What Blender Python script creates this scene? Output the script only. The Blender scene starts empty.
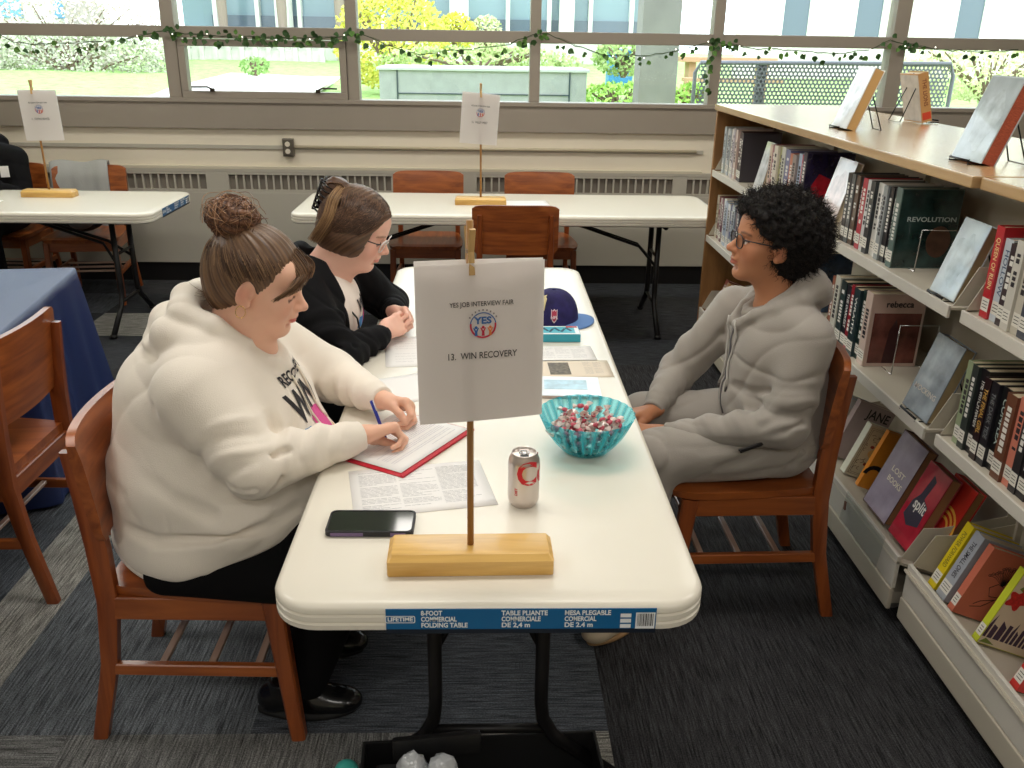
import bpy, bmesh, math, random
import numpy as np
from mathutils import Vector, Matrix, Euler, noise
from mathutils.bvhtree import BVHTree
PI = math.pi
random.seed(7); RNG = np.random.default_rng(7)
SC = bpy.context.scene
COL = SC.collection
# ------------------------------------------------------------------ materials
_M = {}
def lin(c):
    return tuple(((x/12.92) if x <= .04045 else ((x+.055)/1.055)**2.4) for x in [v/255. for v in c])
def mat(name, rgb=(200,200,200), rough=.5, metal=0., noise_amt=0., noise_scale=20., bump=0., bump_scale=60., spec=.5,
        emit=0., alpha=1., coat=0., trans=0., sheen=0., stretch=None, attr=None, ior=1.45):
    if name in _M: return _M[name]
    m = bpy.data.materials.new(name); m.use_nodes = True
    nt = m.node_tree; N = nt.nodes; L = nt.links
    b = N['Principled BSDF']
    c = lin(rgb)
    b.inputs['Base Color'].default_value = (*c, 1)
    b.inputs['Roughness'].default_value = rough
    b.inputs['Metallic'].default_value = metal
    b.inputs['Specular IOR Level'].default_value = spec
    b.inputs['Coat Weight'].default_value = coat
    b.inputs['Transmission Weight'].default_value = trans
    b.inputs['Alpha'].default_value = alpha
    b.inputs['IOR'].default_value = ior
    b.inputs['Sheen Weight'].default_value = sheen
    if emit:
        b.inputs['Emission Color'].default_value = (*c, 1); b.inputs['Emission Strength'].default_value = emit
    tc = N.new('ShaderNodeTexCoord'); vec = tc.outputs['Object']
    if stretch:
        mp = N.new('ShaderNodeMapping'); mp.inputs['Scale'].default_value = stretch
        L.new(vec, mp.inputs['Vector']); vec = mp.outputs['Vector']
    col = None
    if attr:
        a = N.new('ShaderNodeVertexColor'); a.layer_name = attr; col = a.outputs['Color']
        L.new(col, b.inputs['Base Color'])
    if noise_amt:
        n = N.new('ShaderNodeTexNoise'); n.inputs['Scale'].default_value = noise_scale; n.inputs['Detail'].default_value = 6
        L.new(vec, n.inputs['Vector'])
        mr = N.new('ShaderNodeMapRange'); mr.inputs['From Min'].default_value = .3; mr.inputs['From Max'].default_value = .7
        mr.inputs['To Min'].default_value = 1-noise_amt; mr.inputs['To Max'].default_value = 1+noise_amt
        L.new(n.outputs['Fac'], mr.inputs['Value'])
        mx = N.new('ShaderNodeVectorMath'); mx.operation = 'SCALE'
        if col is None: mx.inputs[0].default_value = c
        else: L.new(col, mx.inputs[0])
        L.new(mr.outputs['Result'], mx.inputs['Scale'])
        L.new(mx.outputs['Vector'], b.inputs['Base Color'])
    if bump:
        n2 = N.new('ShaderNodeTexNoise'); n2.inputs['Scale'].default_value = bump_scale; n2.inputs['Detail'].default_value = 5
        L.new(vec, n2.inputs['Vector'])
        bp = N.new('ShaderNodeBump'); bp.inputs['Strength'].default_value = bump; bp.inputs['Distance'].default_value = .004
        L.new(n2.outputs['Fac'], bp.inputs['Height']); L.new(bp.outputs['Normal'], b.inputs['Normal'])
    _M[name] = m
    return m
def wood(name, dark, light, scale=1., rough=.4, axis=0, coat=.15):
    if name in _M: return _M[name]
    m = bpy.data.materials.new(name); m.use_nodes = True
    nt = m.node_tree; N = nt.nodes; L = nt.links; b = N['Principled BSDF']
    tc = N.new('ShaderNodeTexCoord'); mp = N.new('ShaderNodeMapping')
    s = [9*scale]*3; s[axis] = .8*scale; mp.inputs['Scale'].default_value = s
    L.new(tc.outputs['Object'], mp.inputs['Vector'])
    n = N.new('ShaderNodeTexNoise'); n.inputs['Scale'].default_value = 4; n.inputs['Detail'].default_value = 8
    n.inputs['Distortion'].default_value = .6
    L.new(mp.outputs['Vector'], n.inputs['Vector'])
    r = N.new('ShaderNodeValToRGB'); r.color_ramp.elements[0].position = .32; r.color_ramp.elements[1].position = .68
    r.color_ramp.elements[0].color = (*lin(dark), 1); r.color_ramp.elements[1].color = (*lin(light), 1)
    L.new(n.outputs['Fac'], r.inputs['Fac']); L.new(r.outputs['Color'], b.inputs['Base Color'])
    b.inputs['Roughness'].default_value = rough; b.inputs['Coat Weight'].default_value = coat
    b.inputs['Coat Roughness'].default_value = .25
    _M[name] = m
    return m
def glass_pane(name, tint=(255,255,255), refl=.06, rough=.02, graz=.5):
    if name in _M: return _M[name]
    m = bpy.data.materials.new(name); m.use_nodes = True
    N = m.node_tree.nodes; L = m.node_tree.links; N.remove(N['Principled BSDF'])
    t = N.new('ShaderNodeBsdfTransparent'); t.inputs['Color'].default_value = (*lin(tint), 1)
    g = N.new('ShaderNodeBsdfGlossy'); g.inputs['Roughness'].default_value = rough
    fr = N.new('ShaderNodeLayerWeight'); fr.inputs['Blend'].default_value = .25
    ml = N.new('ShaderNodeMath'); ml.operation = 'MULTIPLY_ADD'; ml.inputs[1].default_value = graz; ml.inputs[2].default_value = refl
    L.new(fr.outputs['Fresnel'], ml.inputs[0])
    mx = N.new('ShaderNodeMixShader'); L.new(ml.outputs[0], mx.inputs[0]); L.new(t.outputs[0], mx.inputs[1]); L.new(g.outputs[0], mx.inputs[2])
    L.new(mx.outputs[0], N['Material Output'].inputs['Surface'])
    _M[name] = m
    return m
# ------------------------------------------------------------------ mesh building
class MB:
    """collects shapes, one mesh"""
    def __init__(s): s.bm = bmesh.new(); s.mi = 0
    def _fin(s, fs):
        for f in fs: f.material_index = s.mi
    def face(s, pts):
        vs = [s.bm.verts.new(p) for p in pts]; f = s.bm.faces.new(vs); f.material_index = s.mi; return f
    def box(s, c, size, rot=None, bev=0., seg=2):
        b = bmesh.new(); bmesh.ops.create_cube(b, size=1)
        bmesh.ops.scale(b, vec=size, verts=b.verts)
        if bev > 0: bmesh.ops.bevel(b, geom=b.edges[:], offset=bev, segments=seg, profile=.7, affect='EDGES')
        M = Matrix.Translation(c) @ (rot.to_matrix().to_4x4() if isinstance(rot, Euler) else (rot.to_4x4() if rot is not None else Matrix()))
        bmesh.ops.transform(b, matrix=M, verts=b.verts); s.merge(b); return s
    def bb(s, x0, x1, y0, y1, z0, z1, bev=0., seg=2):
        return s.box(((x0+x1)/2, (y0+y1)/2, (z0+z1)/2), (abs(x1-x0), abs(y1-y0), abs(z1-z0)), None, bev, seg)
    def merge(s, b, M=None):
        if M is not None: bmesh.ops.transform(b, matrix=M, verts=b.verts)
        mp = {}
        for v in b.verts: mp[v] = s.bm.verts.new(v.co)
        for f in b.faces:
            try: g = s.bm.faces.new([mp[v] for v in f.verts]); g.material_index = s.mi; g.smooth = f.smooth
            except ValueError: pass
        b.free()
    def rings(s, rings, cap=True, closed=True):
        R = [[s.bm.verts.new(p) for p in r] for r in rings]; n = len(R[0])
        for a, b in zip(R, R[1:]):
            for i in range(n if closed else n-1):
                j = (i+1) % n
                f = s.bm.faces.new((a[i], a[j], b[j], b[i])); f.material_index = s.mi
        if cap and closed:
            for r in (R[0][::-1], R[-1]):
                f = s.bm.faces.new(r); f.material_index = s.mi
        return s
    def tube(s, pts, r, n=8, closed=False):
        pts = [Vector(p) for p in pts]; rs = r if hasattr(r, '__len__') else [r]*len(pts)
        up = None; rings = []
        for i, p in enumerate(pts):
            if closed: t = (pts[(i+1) % len(pts)]-pts[i-1])
            else: t = pts[min(i+1, len(pts)-1)]-pts[max(i-1, 0)]
            t.normalize()
            if up is None: up = t.orthogonal().normalized()
            else:
                up = up - t*up.dot(t); up = up.normalized() if up.length > 1e-6 else t.orthogonal().normalized()
            w = t.cross(up)
            rings.append([p+(up*math.cos(2*PI*k/n)+w*math.sin(2*PI*k/n))*rs[i] for k in range(n)])
        if closed: rings.append(rings[0]); return s.rings(rings, cap=False)
        return s.rings(rings)
    def bar(s, a, b, w, h, up=(0,0,1), w2=None, h2=None):
        """rectangular bar a->b, w across, h along up"""
        a = Vector(a); b = Vector(b); t = (b-a).normalized(); u = Vector(up); u = (u-t*u.dot(t)).normalized(); x = t.cross(u)
        w2 = w if w2 is None else w2; h2 = h if h2 is None else h2
        rs = []
        for p, ww, hh in ((a, w, h), (b, w2, h2)):
            c = min(ww, hh)*.14
            q = [(ww/2-c, hh/2), (-ww/2+c, hh/2), (-ww/2, hh/2-c), (-ww/2, -hh/2+c), (-ww/2+c, -hh/2), (ww/2-c, -hh/2), (ww/2, -hh/2+c), (ww/2, hh/2-c)]
            rs.append([p+x*i+u*j for i, j in q])
        return s.rings(rs)
    def lathe(s, prof, n=32, c=(0,0,0), f=None):
        rs = []
        for k, (r, z) in enumerate(prof):
            rs.append([(c[0]+(r*(f(2*PI*i/n, z) if f else 1))*math.cos(2*PI*i/n), c[1]+(r*(f(2*PI*i/n, z) if f else 1))*math.sin(2*PI*i/n), c[2]+z) for i in range(n)])
        return s.rings(rs, cap=False)
    def prism(s, poly, t, M=None):
        """polygon in XY extruded 0..t in Z"""
        b = bmesh.new(); vs = [b.verts.new((x, y, 0)) for x, y in poly]; f = b.faces.new(vs)
        r = bmesh.ops.extrude_face_region(b, geom=[f]); bmesh.ops.translate(b, vec=(0, 0, t), verts=[v for v in r['geom'] if isinstance(v, bmesh.types.BMVert)])
        bmesh.ops.recalc_face_normals(b, faces=b.faces); s.merge(b, M); return s
    def ball(s, c, r, rot=None, sub=2):
        b = bmesh.new(); bmesh.ops.create_icosphere(b, subdivisions=sub, radius=1)
        rr = r if hasattr(r, '__len__') else (r, r, r)
        bmesh.ops.scale(b, vec=rr, verts=b.verts)
        if rot is not None: bmesh.ops.rotate(b, cent=(0,0,0), matrix=rot.to_matrix() if isinstance(rot, Euler) else rot, verts=b.verts)
        bmesh.ops.translate(b, vec=c, verts=b.verts); s.merge(b); return s
    def build(s, name, mats, parent=None, smooth=False, world=False, auto=None):
        bmesh.ops.recalc_face_normals(s.bm, faces=s.bm.faces)
        me = bpy.data.meshes.new(name); s.bm.to_mesh(me); s.bm.free()
        for m in (mats if isinstance(mats, (list, tuple)) else [mats]): me.materials.append(m)
        return link(name, me, parent, smooth, world, auto)
def link(name, me, parent=None, smooth=False, world=False, auto=None):
    o = bpy.data.objects.new(name, me); COL.objects.link(o)
    if parent is not None:
        o.parent = parent
        if world:
            W = parent.matrix_basis if parent.parent is None else parent.parent.matrix_basis @ parent.matrix_basis
            me.transform(W.inverted())
    if smooth or auto:
        me.polygons.foreach_set('use_smooth', [True]*len(me.polygons))
        if auto:
            try: me.set_sharp_from_angle(angle=math.radians(auto))
            except Exception: pass
    return o
def thing(name, label, cat, loc=(0,0,0), rz=0, group=None):
    o = bpy.data.objects.new(name, None); COL.objects.link(o); o.empty_display_size = .05
    o.location = loc; o.rotation_euler = (0, 0, rz); o['label'] = label; o['category'] = cat
    if group: o['group'] = group
    return o
def tag(o, label=None, cat=None, group=None, kind=None):
    if label: o['label'] = label
    if cat: o['category'] = cat
    if group: o['group'] = group
    if kind: o['kind'] = kind
    return o
def struct(o): o['kind'] = 'structure'; return o
def copy_tree(o, parent=None):
    c = o.copy(); COL.objects.link(c); c.parent = parent
    for ch in list(o.children): copy_tree(ch, c)
    return c
def text_mesh(txt, size=1., bold=0., align='CENTER', extrude=0.):
    """letters as a mesh in the XY plane"""
    cu = bpy.data.curves.new('t', 'FONT'); cu.body = txt; cu.size = size; cu.align_x = align; cu.align_y = 'CENTER'; cu.offset = bold; cu.extrude = extrude
    cu.resolution_u = 3
    o = bpy.data.objects.new('t', cu); COL.objects.link(o)
    dg = bpy.context.evaluated_depsgraph_get(); me = bpy.data.meshes.new_from_object(o.evaluated_get(dg))
    bpy.data.objects.remove(o); bpy.data.curves.remove(cu)
    return me
def add_text(mb, txt, size, M, bold=0., align='CENTER', wrap=None, w=None):
    """letters added to MB; M maps text plane to target; w = wanted width"""
    me = text_mesh(txt, size, bold, align); b = bmesh.new(); b.from_mesh(me); bpy.data.meshes.remove(me)
    if w and len(b.verts):
        xs = [v.co.x for v in b.verts]; k = w/(max(xs)-min(xs)); 
        for v in b.verts: v.co.x *= k
    if wrap:
        bmesh.ops.subdivide_edges(b, edges=[e for e in b.edges if e.calc_length() > .01], cuts=2)
        for v in b.verts: v.co = wrap(v.co)
    mb.merge(b, M)
def frame(o, x, y):
    """matrix with origin o, X axis x, Y axis y (made orthonormal)"""
    x = Vector(x).normalized(); y = Vector(y); y = (y-x*y.dot(x)).normalized(); z = x.cross(y)
    return Matrix(((x.x, y.x, z.x, o[0]), (x.y, y.y, z.y, o[1]), (x.z, y.z, z.z, o[2]), (0, 0, 0, 1)))
# ------------------------------------------------------------------ camera (pose recovered from the photograph)
CAM = Vector((-.0087, -1.2803, 1.6521)); P_, Y_, R_, F_ = .3732, -.0318, .0158, 877.6
_f = Vector((-math.sin(Y_)*math.cos(P_), math.cos(Y_)*math.cos(P_), -math.sin(P_)))
_r = Vector((math.cos(Y_), math.sin(Y_), 0)); _u = _r.cross(_f)
_r2 = _r*math.cos(R_)+_u*math.sin(R_); _u2 = -_r*math.sin(R_)+_u*math.cos(R_)
cam = bpy.data.cameras.new('camera'); co = bpy.data.objects.new('camera', cam); COL.objects.link(co)
co.matrix_world = Matrix(((_r2.x, _u2.x, -_f.x, CAM.x), (_r2.y, _u2.y, -_f.y, CAM.y), (_r2.z, _u2.z, -_f.z, CAM.z), (0, 0, 0, 1)))
cam.sensor_width = 36; cam.sensor_fit = 'HORIZONTAL'; cam.lens = 36*F_/1024; cam.clip_start = .05; cam.clip_end = 300
SC.camera = co
def _ray(px, py): return _r2*((px-512)/F_)-_u2*((py-384)/F_)+_f
def at_y(px, py, y): d = _ray(px, py); return CAM+d*((y-CAM.y)/d.y)
def at_z(px, py, z): d = _ray(px, py); return CAM+d*((z-CAM.z)/d.z)
def at_x(px, py, x): d = _ray(px, py); return CAM+d*((x-CAM.x)/d.x)
# ================================================================== THE ROOM
YB = 4.986
XL, XR, YR, ZC = -4.6, 4.6, -4.2, 2.9
m_wall = mat('wall_paint', (224,214,196), .75, noise_amt=.02, noise_scale=3)
m_taupe = mat('window_paint', (147,137,126), .45, noise_amt=.02, noise_scale=5)
m_metal_beige = mat('radiator_paint', (180,174,162), .55)
m_black = mat('black_rubber', (16,15,16), .5)
m_white = mat('white_paint', (235,233,228), .6)
m_dark = mat('dark_gap', (128,120,110), .8)
def carpet(name, direction):
    m = bpy.data.materials.new(name); m.use_nodes = True
    N = m.node_tree.nodes; L = m.node_tree.links; b = N['Principled BSDF']; b.inputs['Roughness'].default_value = .95
    b.inputs['Specular IOR Level'].default_value = .1
    a = N.new('ShaderNodeVertexColor'); a.layer_name = 'tone'
    tc = N.new('ShaderNodeTexCoord'); mp = N.new('ShaderNodeMapping')
    mp.inputs['Scale'].default_value = (9, 190, 1) if direction == 'x' else (190, 9, 1)
    L.new(tc.outputs['Object'], mp.inputs['Vector'])
    n = N.new('ShaderNodeTexNoise'); n.inputs['Scale'].default_value = 1; n.inputs['Detail'].default_value = 5; n.inputs['Roughness'].default_value = .7
    L.new(mp.outputs['Vector'], n.inputs['Vector'])
    n2 = N.new('ShaderNodeTexNoise'); n2.inputs['Scale'].default_value = 260; n2.inputs['Detail'].default_value = 2
    L.new(tc.outputs['Object'], n2.inputs['Vector'])
    r1 = N.new('ShaderNodeMapRange'); r1.inputs['From Min'].default_value = .36; r1.inputs['From Max'].default_value = .64
    r1.inputs['To Min'].default_value = .35; r1.inputs['To Max'].default_value = 1.8; L.new(n.outputs['Fac'], r1.inputs['Value'])
    r2 = N.new('ShaderNodeMapRange'); r2.inputs['From Min'].default_value = .3; r2.inputs['From Max'].default_value = .7
    r2.inputs['To Min'].default_value = .5; r2.inputs['To Max'].default_value = 1.5; L.new(n2.outputs['Fac'], r2.inputs['Value'])
    mu = N.new('ShaderNodeMath'); mu.operation = 'MULTIPLY'; L.new(r1.outputs[0], mu.inputs[0]); L.new(r2.outputs[0], mu.inputs[1])
    vs = N.new('ShaderNodeVectorMath'); vs.operation = 'SCALE'; L.new(a.outputs['Color'], vs.inputs[0]); L.new(mu.outputs[0], vs.inputs['Scale'])
    L.new(vs.outputs[0], b.inputs['Base Color'])
    bp = N.new('ShaderNodeBump'); bp.inputs['Strength'].default_value = .5; bp.inputs['Distance'].default_value = .003
    L.new(mu.outputs[0], bp.inputs['Height']); L.new(bp.outputs[0], b.inputs['Normal'])
    return m
def make_floor():
    xs = [XL]; 
    base = [-4.26, -3.8, -3.34, -2.89, -2.43, -1.975, -1.518, -1.32, -1.061, -.604, -.147, .31, .767, 1.224, 1.68, 2.14, 2.6, 3.05, 3.5, 3.97, XR]
    xs += base; ys = [YR+k*.457 for k in range(25)]
    off = .49-.457*10; ys = [YR]+[y for y in [off+.457*k for k in range(0, 30)] if YR+.05 < y < YB]+[YB]
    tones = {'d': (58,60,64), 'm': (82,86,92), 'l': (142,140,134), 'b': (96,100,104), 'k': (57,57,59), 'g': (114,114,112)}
    bm = bmesh.new(); lay = bm.loops.layers.float_color.new('tone'); rr = random.Random(3)
    for i in range(len(xs)-1):
        for j in range(len(ys)-1):
            x0, x1, y0, y1 = xs[i], xs[i+1], ys[j], ys[j+1]; cx = (x0+x1)/2; cy = (y0+y1)/2
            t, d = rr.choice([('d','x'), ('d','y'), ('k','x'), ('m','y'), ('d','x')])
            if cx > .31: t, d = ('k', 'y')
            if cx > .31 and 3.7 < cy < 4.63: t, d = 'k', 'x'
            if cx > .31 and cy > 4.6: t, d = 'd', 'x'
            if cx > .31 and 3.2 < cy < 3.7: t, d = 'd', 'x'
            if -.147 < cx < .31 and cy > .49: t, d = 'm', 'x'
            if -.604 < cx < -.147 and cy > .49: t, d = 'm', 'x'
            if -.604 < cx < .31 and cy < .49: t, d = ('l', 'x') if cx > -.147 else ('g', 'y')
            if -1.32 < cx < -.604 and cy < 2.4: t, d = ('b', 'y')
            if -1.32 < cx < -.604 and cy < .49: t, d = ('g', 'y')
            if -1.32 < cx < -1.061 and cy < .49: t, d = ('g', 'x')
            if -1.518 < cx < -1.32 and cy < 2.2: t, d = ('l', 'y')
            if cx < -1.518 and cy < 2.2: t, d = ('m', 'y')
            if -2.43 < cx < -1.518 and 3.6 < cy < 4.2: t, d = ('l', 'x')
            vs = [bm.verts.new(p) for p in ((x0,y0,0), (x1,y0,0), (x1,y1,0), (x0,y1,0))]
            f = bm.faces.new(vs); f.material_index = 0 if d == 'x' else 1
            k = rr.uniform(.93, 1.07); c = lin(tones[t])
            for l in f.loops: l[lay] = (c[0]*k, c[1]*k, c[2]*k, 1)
    bmesh.ops.remove_doubles(bm, verts=bm.verts, dist=1e-4)
    r = bmesh.ops.extrude_face_region(bm, geom=bm.faces[:])
    for v in [g for g in r['geom'] if isinstance(g, bmesh.types.BMVert)]: v.co.z -= .08
    bmesh.ops.recalc_face_normals(bm, faces=bm.faces)
    me = bpy.data.meshes.new('floor'); bm.to_mesh(me); bm.free()
    me.materials.append(carpet('carpet_x', 'x')); me.materials.append(carpet('carpet_y', 'y'))
    struct(link('floor', me))
make_floor()
# back wall under the windows + steel sill panel above it
struct(MB().bb(XL, XR, YB, YB+.18, 0, 1.07).build('wall_back', m_wall))
struct(MB().bb(XL, XR, YB-.02, YB+.16, 2.62, ZC).build('wall_back_lintel', m_wall))
struct(MB().bb(XL-.1, XL, YR, YB+.18, 0, ZC).build('wall_left', m_wall))
struct(MB().bb(XR, XR+.1, YR, YB+.18, 0, ZC).build('wall_right', m_wall))
struct(MB().bb(XL-.1, XR+.1, YR-.1, YR, 0, ZC).build('wall_front', m_wall))
struct(MB().bb(XL-.1, XR+.1, YR-.1, YB+.18, ZC, ZC+.1).build('ceiling', mat('ceiling_tile', (232,230,224), .9)))
struct(MB().bb(XL, XR, YB-.012, YB, 0, .135).build('baseboard_back', m_black))
# recessed ledge lines of the wall
mb = MB(); mb.bb(-4.5, 1.5, YB-.012, YB, .93, .955, .002)
struct(mb.build('trim_1', m_metal_beige))
struct(MB().bb(-4.5, 1.5, YB-.03, YB, .795, .815, .003).build('trim_2', mat('trim_paint', (205,196,176), .55)))
# convector cover with its grille
g = MB(); g.bb(XL, 3.6, YB-.028, YB, .135, .635, .004); g.bb(XL, 3.6, YB-.028, YB, .775, .80, .003)
edges = [(-4.5, -3.2), (-3.1, -2.52), (-2.50, -1.955), (-1.80, -.62), (-.60, -.19), (-.08, .55), (.57, 1.30), (1.4, 2.6)]
last = XL
for a, b in edges:
    g.bb(last, a, YB-.028, YB, .63, .78); last = b
g.bb(last, 3.6, YB-.028, YB, .63, .78)
g.bb(XL, 3.6, YB-.026, YB, .635, .655); g.bb(XL, 3.6, YB-.026, YB, .758, .776)
for a, b in edges:
    n = int((b-a)/.05)
    for k in range(1, n): x = a+(b-a)*k/n; g.bb(x-.006, x+.006, YB-.022, YB-.004, .65, .77)
bmesh.ops.translate(g.bm, vec=(0,-.001,0), verts=g.bm.verts); rad = g.build('radiator_cover', m_metal_beige); tag(rad, 'long beige metal radiator cover with slotted grille along the window wall', 'radiator')
struct(MB().bb(XL, 3.6, YB-.003, YB+.001, .64, .775).build('trim_3', m_dark))
# window frames: sill panel, rail, posts
posts = [(-4.15, .09), (-2.095, .085), (-.905, .075), (.31, .07), (1.527, .07), (2.75, .1), (4.1, .1)]
w = MB(); w.bb(XL, XR, YB-.035, YB+.10, 1.065, 1.255, .004); w.bb(XL, XR, YB-.05, YB+.10, 1.235, 1.262, .004)
w.bb(XL, XR, YB-.02, YB+.09, 1.635, 1.71, .006); w.bb(XL, XR, YB-.02, YB+.10, 2.55, 2.64, .004)
for x, t in posts: w.bb(x-t/2, x+t/2, YB-.03, YB+.09, 1.25, 2.6, .006)
struct(w.build('window_1', m_taupe))
w = MB()
for (x0, x1, zz0, zz1) in ((-2.045, -.945, 1.262, 1.632), (2.70-.0, 2.70+.0, 0, 0)):
    if x1 == x0: continue
    t = .045
    w.bb(x0, x1, YB-.045, YB+.03, zz0, zz0+t, .005); w.bb(x0, x1, YB-.045, YB+.03, zz1-t, zz1, .005)
    w.bb(x0, x0+t, YB-.044, YB+.03, zz0+t, zz1-t, .003); w.bb(x1-t, x1, YB-.044, YB+.03, zz0+t, zz1-t, .003)
w.mi = 1
sash = struct(w.build('window_2', [m_taupe, m_black]))
for x in (-1.84, -1.14):
    l = MB(); l.box((x, YB-.055, 1.315), (.03, .02, .022), None, .004); l.tube([(x, YB-.06, 1.32), (x-.03*(-1 if x < -1.5 else 1)*-1, YB-.068, 1.335), (x+(-.13 if x < -1.5 else .13), YB-.068, 1.333)], .006)
    l.build('latch_handle', mat('bronze', (70,62,55), .35, .8), sash)
gl = glass_pane('window_glass', (250,253,252), .03)
k = 3
xs = [XL]+[p[0] for p in posts]+[XR]
for a, b in zip(xs, xs[1:]):
    for z0, z1 in ((1.255, 1.64), (1.705, 2.56)):
        o = struct(MB().bb(a+.02, b-.02, YB+.03, YB+.036, z0, z1).build('window_%d' % k, gl)); k += 1
# outlet and conduit
out = thing('wall_outlet', 'grey steel double outlet box on the cream wall below the window', 'outlet', (-1.372, YB-.001, .945))
MB().box((0, -.02, 0), (.075, .04, .12), None, .006).build('outlet_box', mat('steel_paint', (120,114,104), .4, .5), out)
pl = MB().box((0, -.044, 0), (.062, .006, .105), None, .003).build('cover_plate', mat('plate', (95,88,78), .4, .3), out)
for s in (-1, 1):
    q = MB(); q.lathe([(0.0, .0), (.017, .0), (.017, .006), (.001, .006)], 20)
    bmesh.ops.rotate(q.bm, cent=(0,0,0), matrix=Matrix.Rotation(PI/2, 3, 'X'), verts=q.bm.verts)
    bmesh.ops.translate(q.bm, vec=(0, -.046, s*.024), verts=q.bm.verts); q.build('socket', mat('ivory', (215,205,190), .4), out)
tag(MB().tube([(-1.335, YB-.018, .948), (1.45, YB-.018, .948)], .011, 10).build('wall_conduit', mat('conduit_paint', (188,176,152), .5), None, True),
    'thin painted conduit pipe running along the cream wall from the outlet box', 'conduit')
# ceiling lights
for i, x in enumerate((-2.4, .0, 2.4)):
    for j, y in enumerate((-2.2, .9, 3.6)):
        t = thing('ceiling_light', 'recessed rectangular ceiling light panel above the room', 'ceiling light', (x, y, ZC-.001), 0, 'ceiling lights')
        MB().bb(-.64, .64, -.34, .34, -.03, 0, .003).build('frame', m_white, t)
        MB().bb(-.6, .6, -.3, .3, -.034, -.0305).build('diffuser', mat('light_panel', (255,244,228), .5, emit=1.2), t)
        li = bpy.data.lights.new('ceiling_lamp', 'AREA'); li.shape = 'RECTANGLE'; li.size = 1.2; li.size_y = .6; li.energy = 21; li.color = (1., .965, .91)
        lo = bpy.data.objects.new('lamp', li); COL.objects.link(lo); lo.parent = t; lo.location = (0, 0, -.045)
# ================================================================== OUTSIDE
m_grass = mat('lawn', (150,186,108), .9, noise_amt=.35, noise_scale=6)
W = bpy.data.worlds.new('world'); SC.world = W; W.use_nodes = True
bg = W.node_tree.nodes['Background']; bg.inputs['Color'].default_value = (.86, .94, 1, 1); bg.inputs['Strength'].default_value = 4.4
gr = MB(); gr.mi = 0
NX, NY = 30, 20
vv = [[gr.bm.verts.new((-30+60*i/NX, 5.6+34*(j/NY)**1.3, .72+.02*max(0, 34*(j/NY)**1.3-8)+.03*math.sin(i*1.7+j))) for i in range(NX+1)] for j in range(NY+1)]
for j in range(NY):
    for i in range(NX): gr.bm.faces.new((vv[j][i], vv[j][i+1], vv[j+1][i+1], vv[j+1][i]))
struct(gr.build('ground_lawn', m_grass, None, True))
struct(MB().bb(-5, 5, 5.17, 5.62, .4, .73).build('trim_4', mat('concrete', (190,188,182), .85, noise_amt=.1, noise_scale=4)))
def slab(px, Y, z): v = at_y(px[0], px[1], Y); return v
# concrete path
def patch(name, pts, z, m, label, cat):
    q = MB(); q.prism([(p[0], p[1]) for p in pts], .05, Matrix.Translation((0, 0, z))); o = q.build(name, m); return tag(o, label, cat) if cat else struct(o)
patch('trim_5', [(-4.2, 9), (-2.4, 9), (-3.6, 24), (-6.4, 24), (-5.2, 14)], .80, mat('concrete_path', (214,212,206), .9, noise_amt=.06, noise_scale=3), None, None)
# low picket-like wall beyond the lawn
lw = thing('garden_wall', 'low pale garden wall with dark gaps beyond the lawn', 'wall', (-7.4, 26.5, 1.15))
q = MB(); q.bb(-2.6, 2.6, -.1, .1, .42, .52, .01)
for i in range(14): q.bb(-2.6+i*.39, -2.6+i*.39+.13, -.08, .08, -.3, .44)
q.bb(-2.6, 2.6, -.02, .02, -.3, .12); q.build('coping', mat('pale_stone', (205,200,196), .9, noise_amt=.12, noise_scale=5), lw)
# building across the courtyard
m_stone = mat('pale_concrete', (206,202,198), .9, noise_amt=.06, noise_scale=2)
m_bglass = mat('blue_glass', (126,148,160), .15, spec=.8)
m_dglass = mat('dark_glass', (88,102,116), .12, spec=.8)
YBD = 28
bl = thing('glass_building', 'long glass fronted school building across the courtyard', 'building', (-1.5, YBD, .9))
def part(n, mb, m): return mb.build(n, m, bl)
part('slab', MB().bb(-8, 7.4, -.3, .3, -.2, .75), m_stone)
part('wall', MB().bb(-7.9, 7.4, .35, .6, .7, 5), m_bglass)
part('lower_glazing', MB().bb(-7, 6.6, .25, .33, .75, 1.35), m_dglass)
for i in range(11):
    part('window_post', MB().bb(-6.9+i*1.28, -6.78+i*1.28, .05, .35, .7, 5), m_white)
for x in (-6.35, -4.6, -2.9): part('column', MB().tube([(x, -.9, .7), (x, -.9, 3), (x, -.9, 5)], [.12, .18, .5], 10), mat('brown_column', (150,132,124), .8))
for x in (-4.9, -3.0, .35, 3.7): part('white_column', MB().bb(x, x+.42, -.5, .1, -.2, 5), m_white)
wb = thing('brick_building', 'pale brick wing with tall windows seen through the right hand panes', 'building', (10.6, 22, .9))
MB().bb(-4.4, 9, -.2, .2, -.2, 6).build('wall', mat('pale_brick', (222,214,208), .9, noise_amt=.1, noise_scale=8), wb)
for x in (-3.4, -1.6, .9, 3.3, 5.8): MB().bb(x, x+.62, -.26, -.18, .9, 6).build('window', m_dglass, wb); MB().bb(x-.08, x, -.3, -.18, .9, 6).build('window_frame', m_white, wb); MB().bb(x+.62, x+.74, -.3, -.18, .9, 6).build('window_frame', m_white, wb)
lb = thing('stone_building', 'pale stone building with small blue windows beyond the lawn', 'building', (-12.4, 23, .9))
MB().bb(-9, 2.8, -.2, .2, -.2, 6).build('wall', m_stone, lb)
for x in (-3.5, -2.2, -.6, .3, 1.6): MB().bb(x, x+.5, -.25, -.18, 1.1, 6).build('window', mat('sky_glass', (110,160,200), .15), lb)
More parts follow.
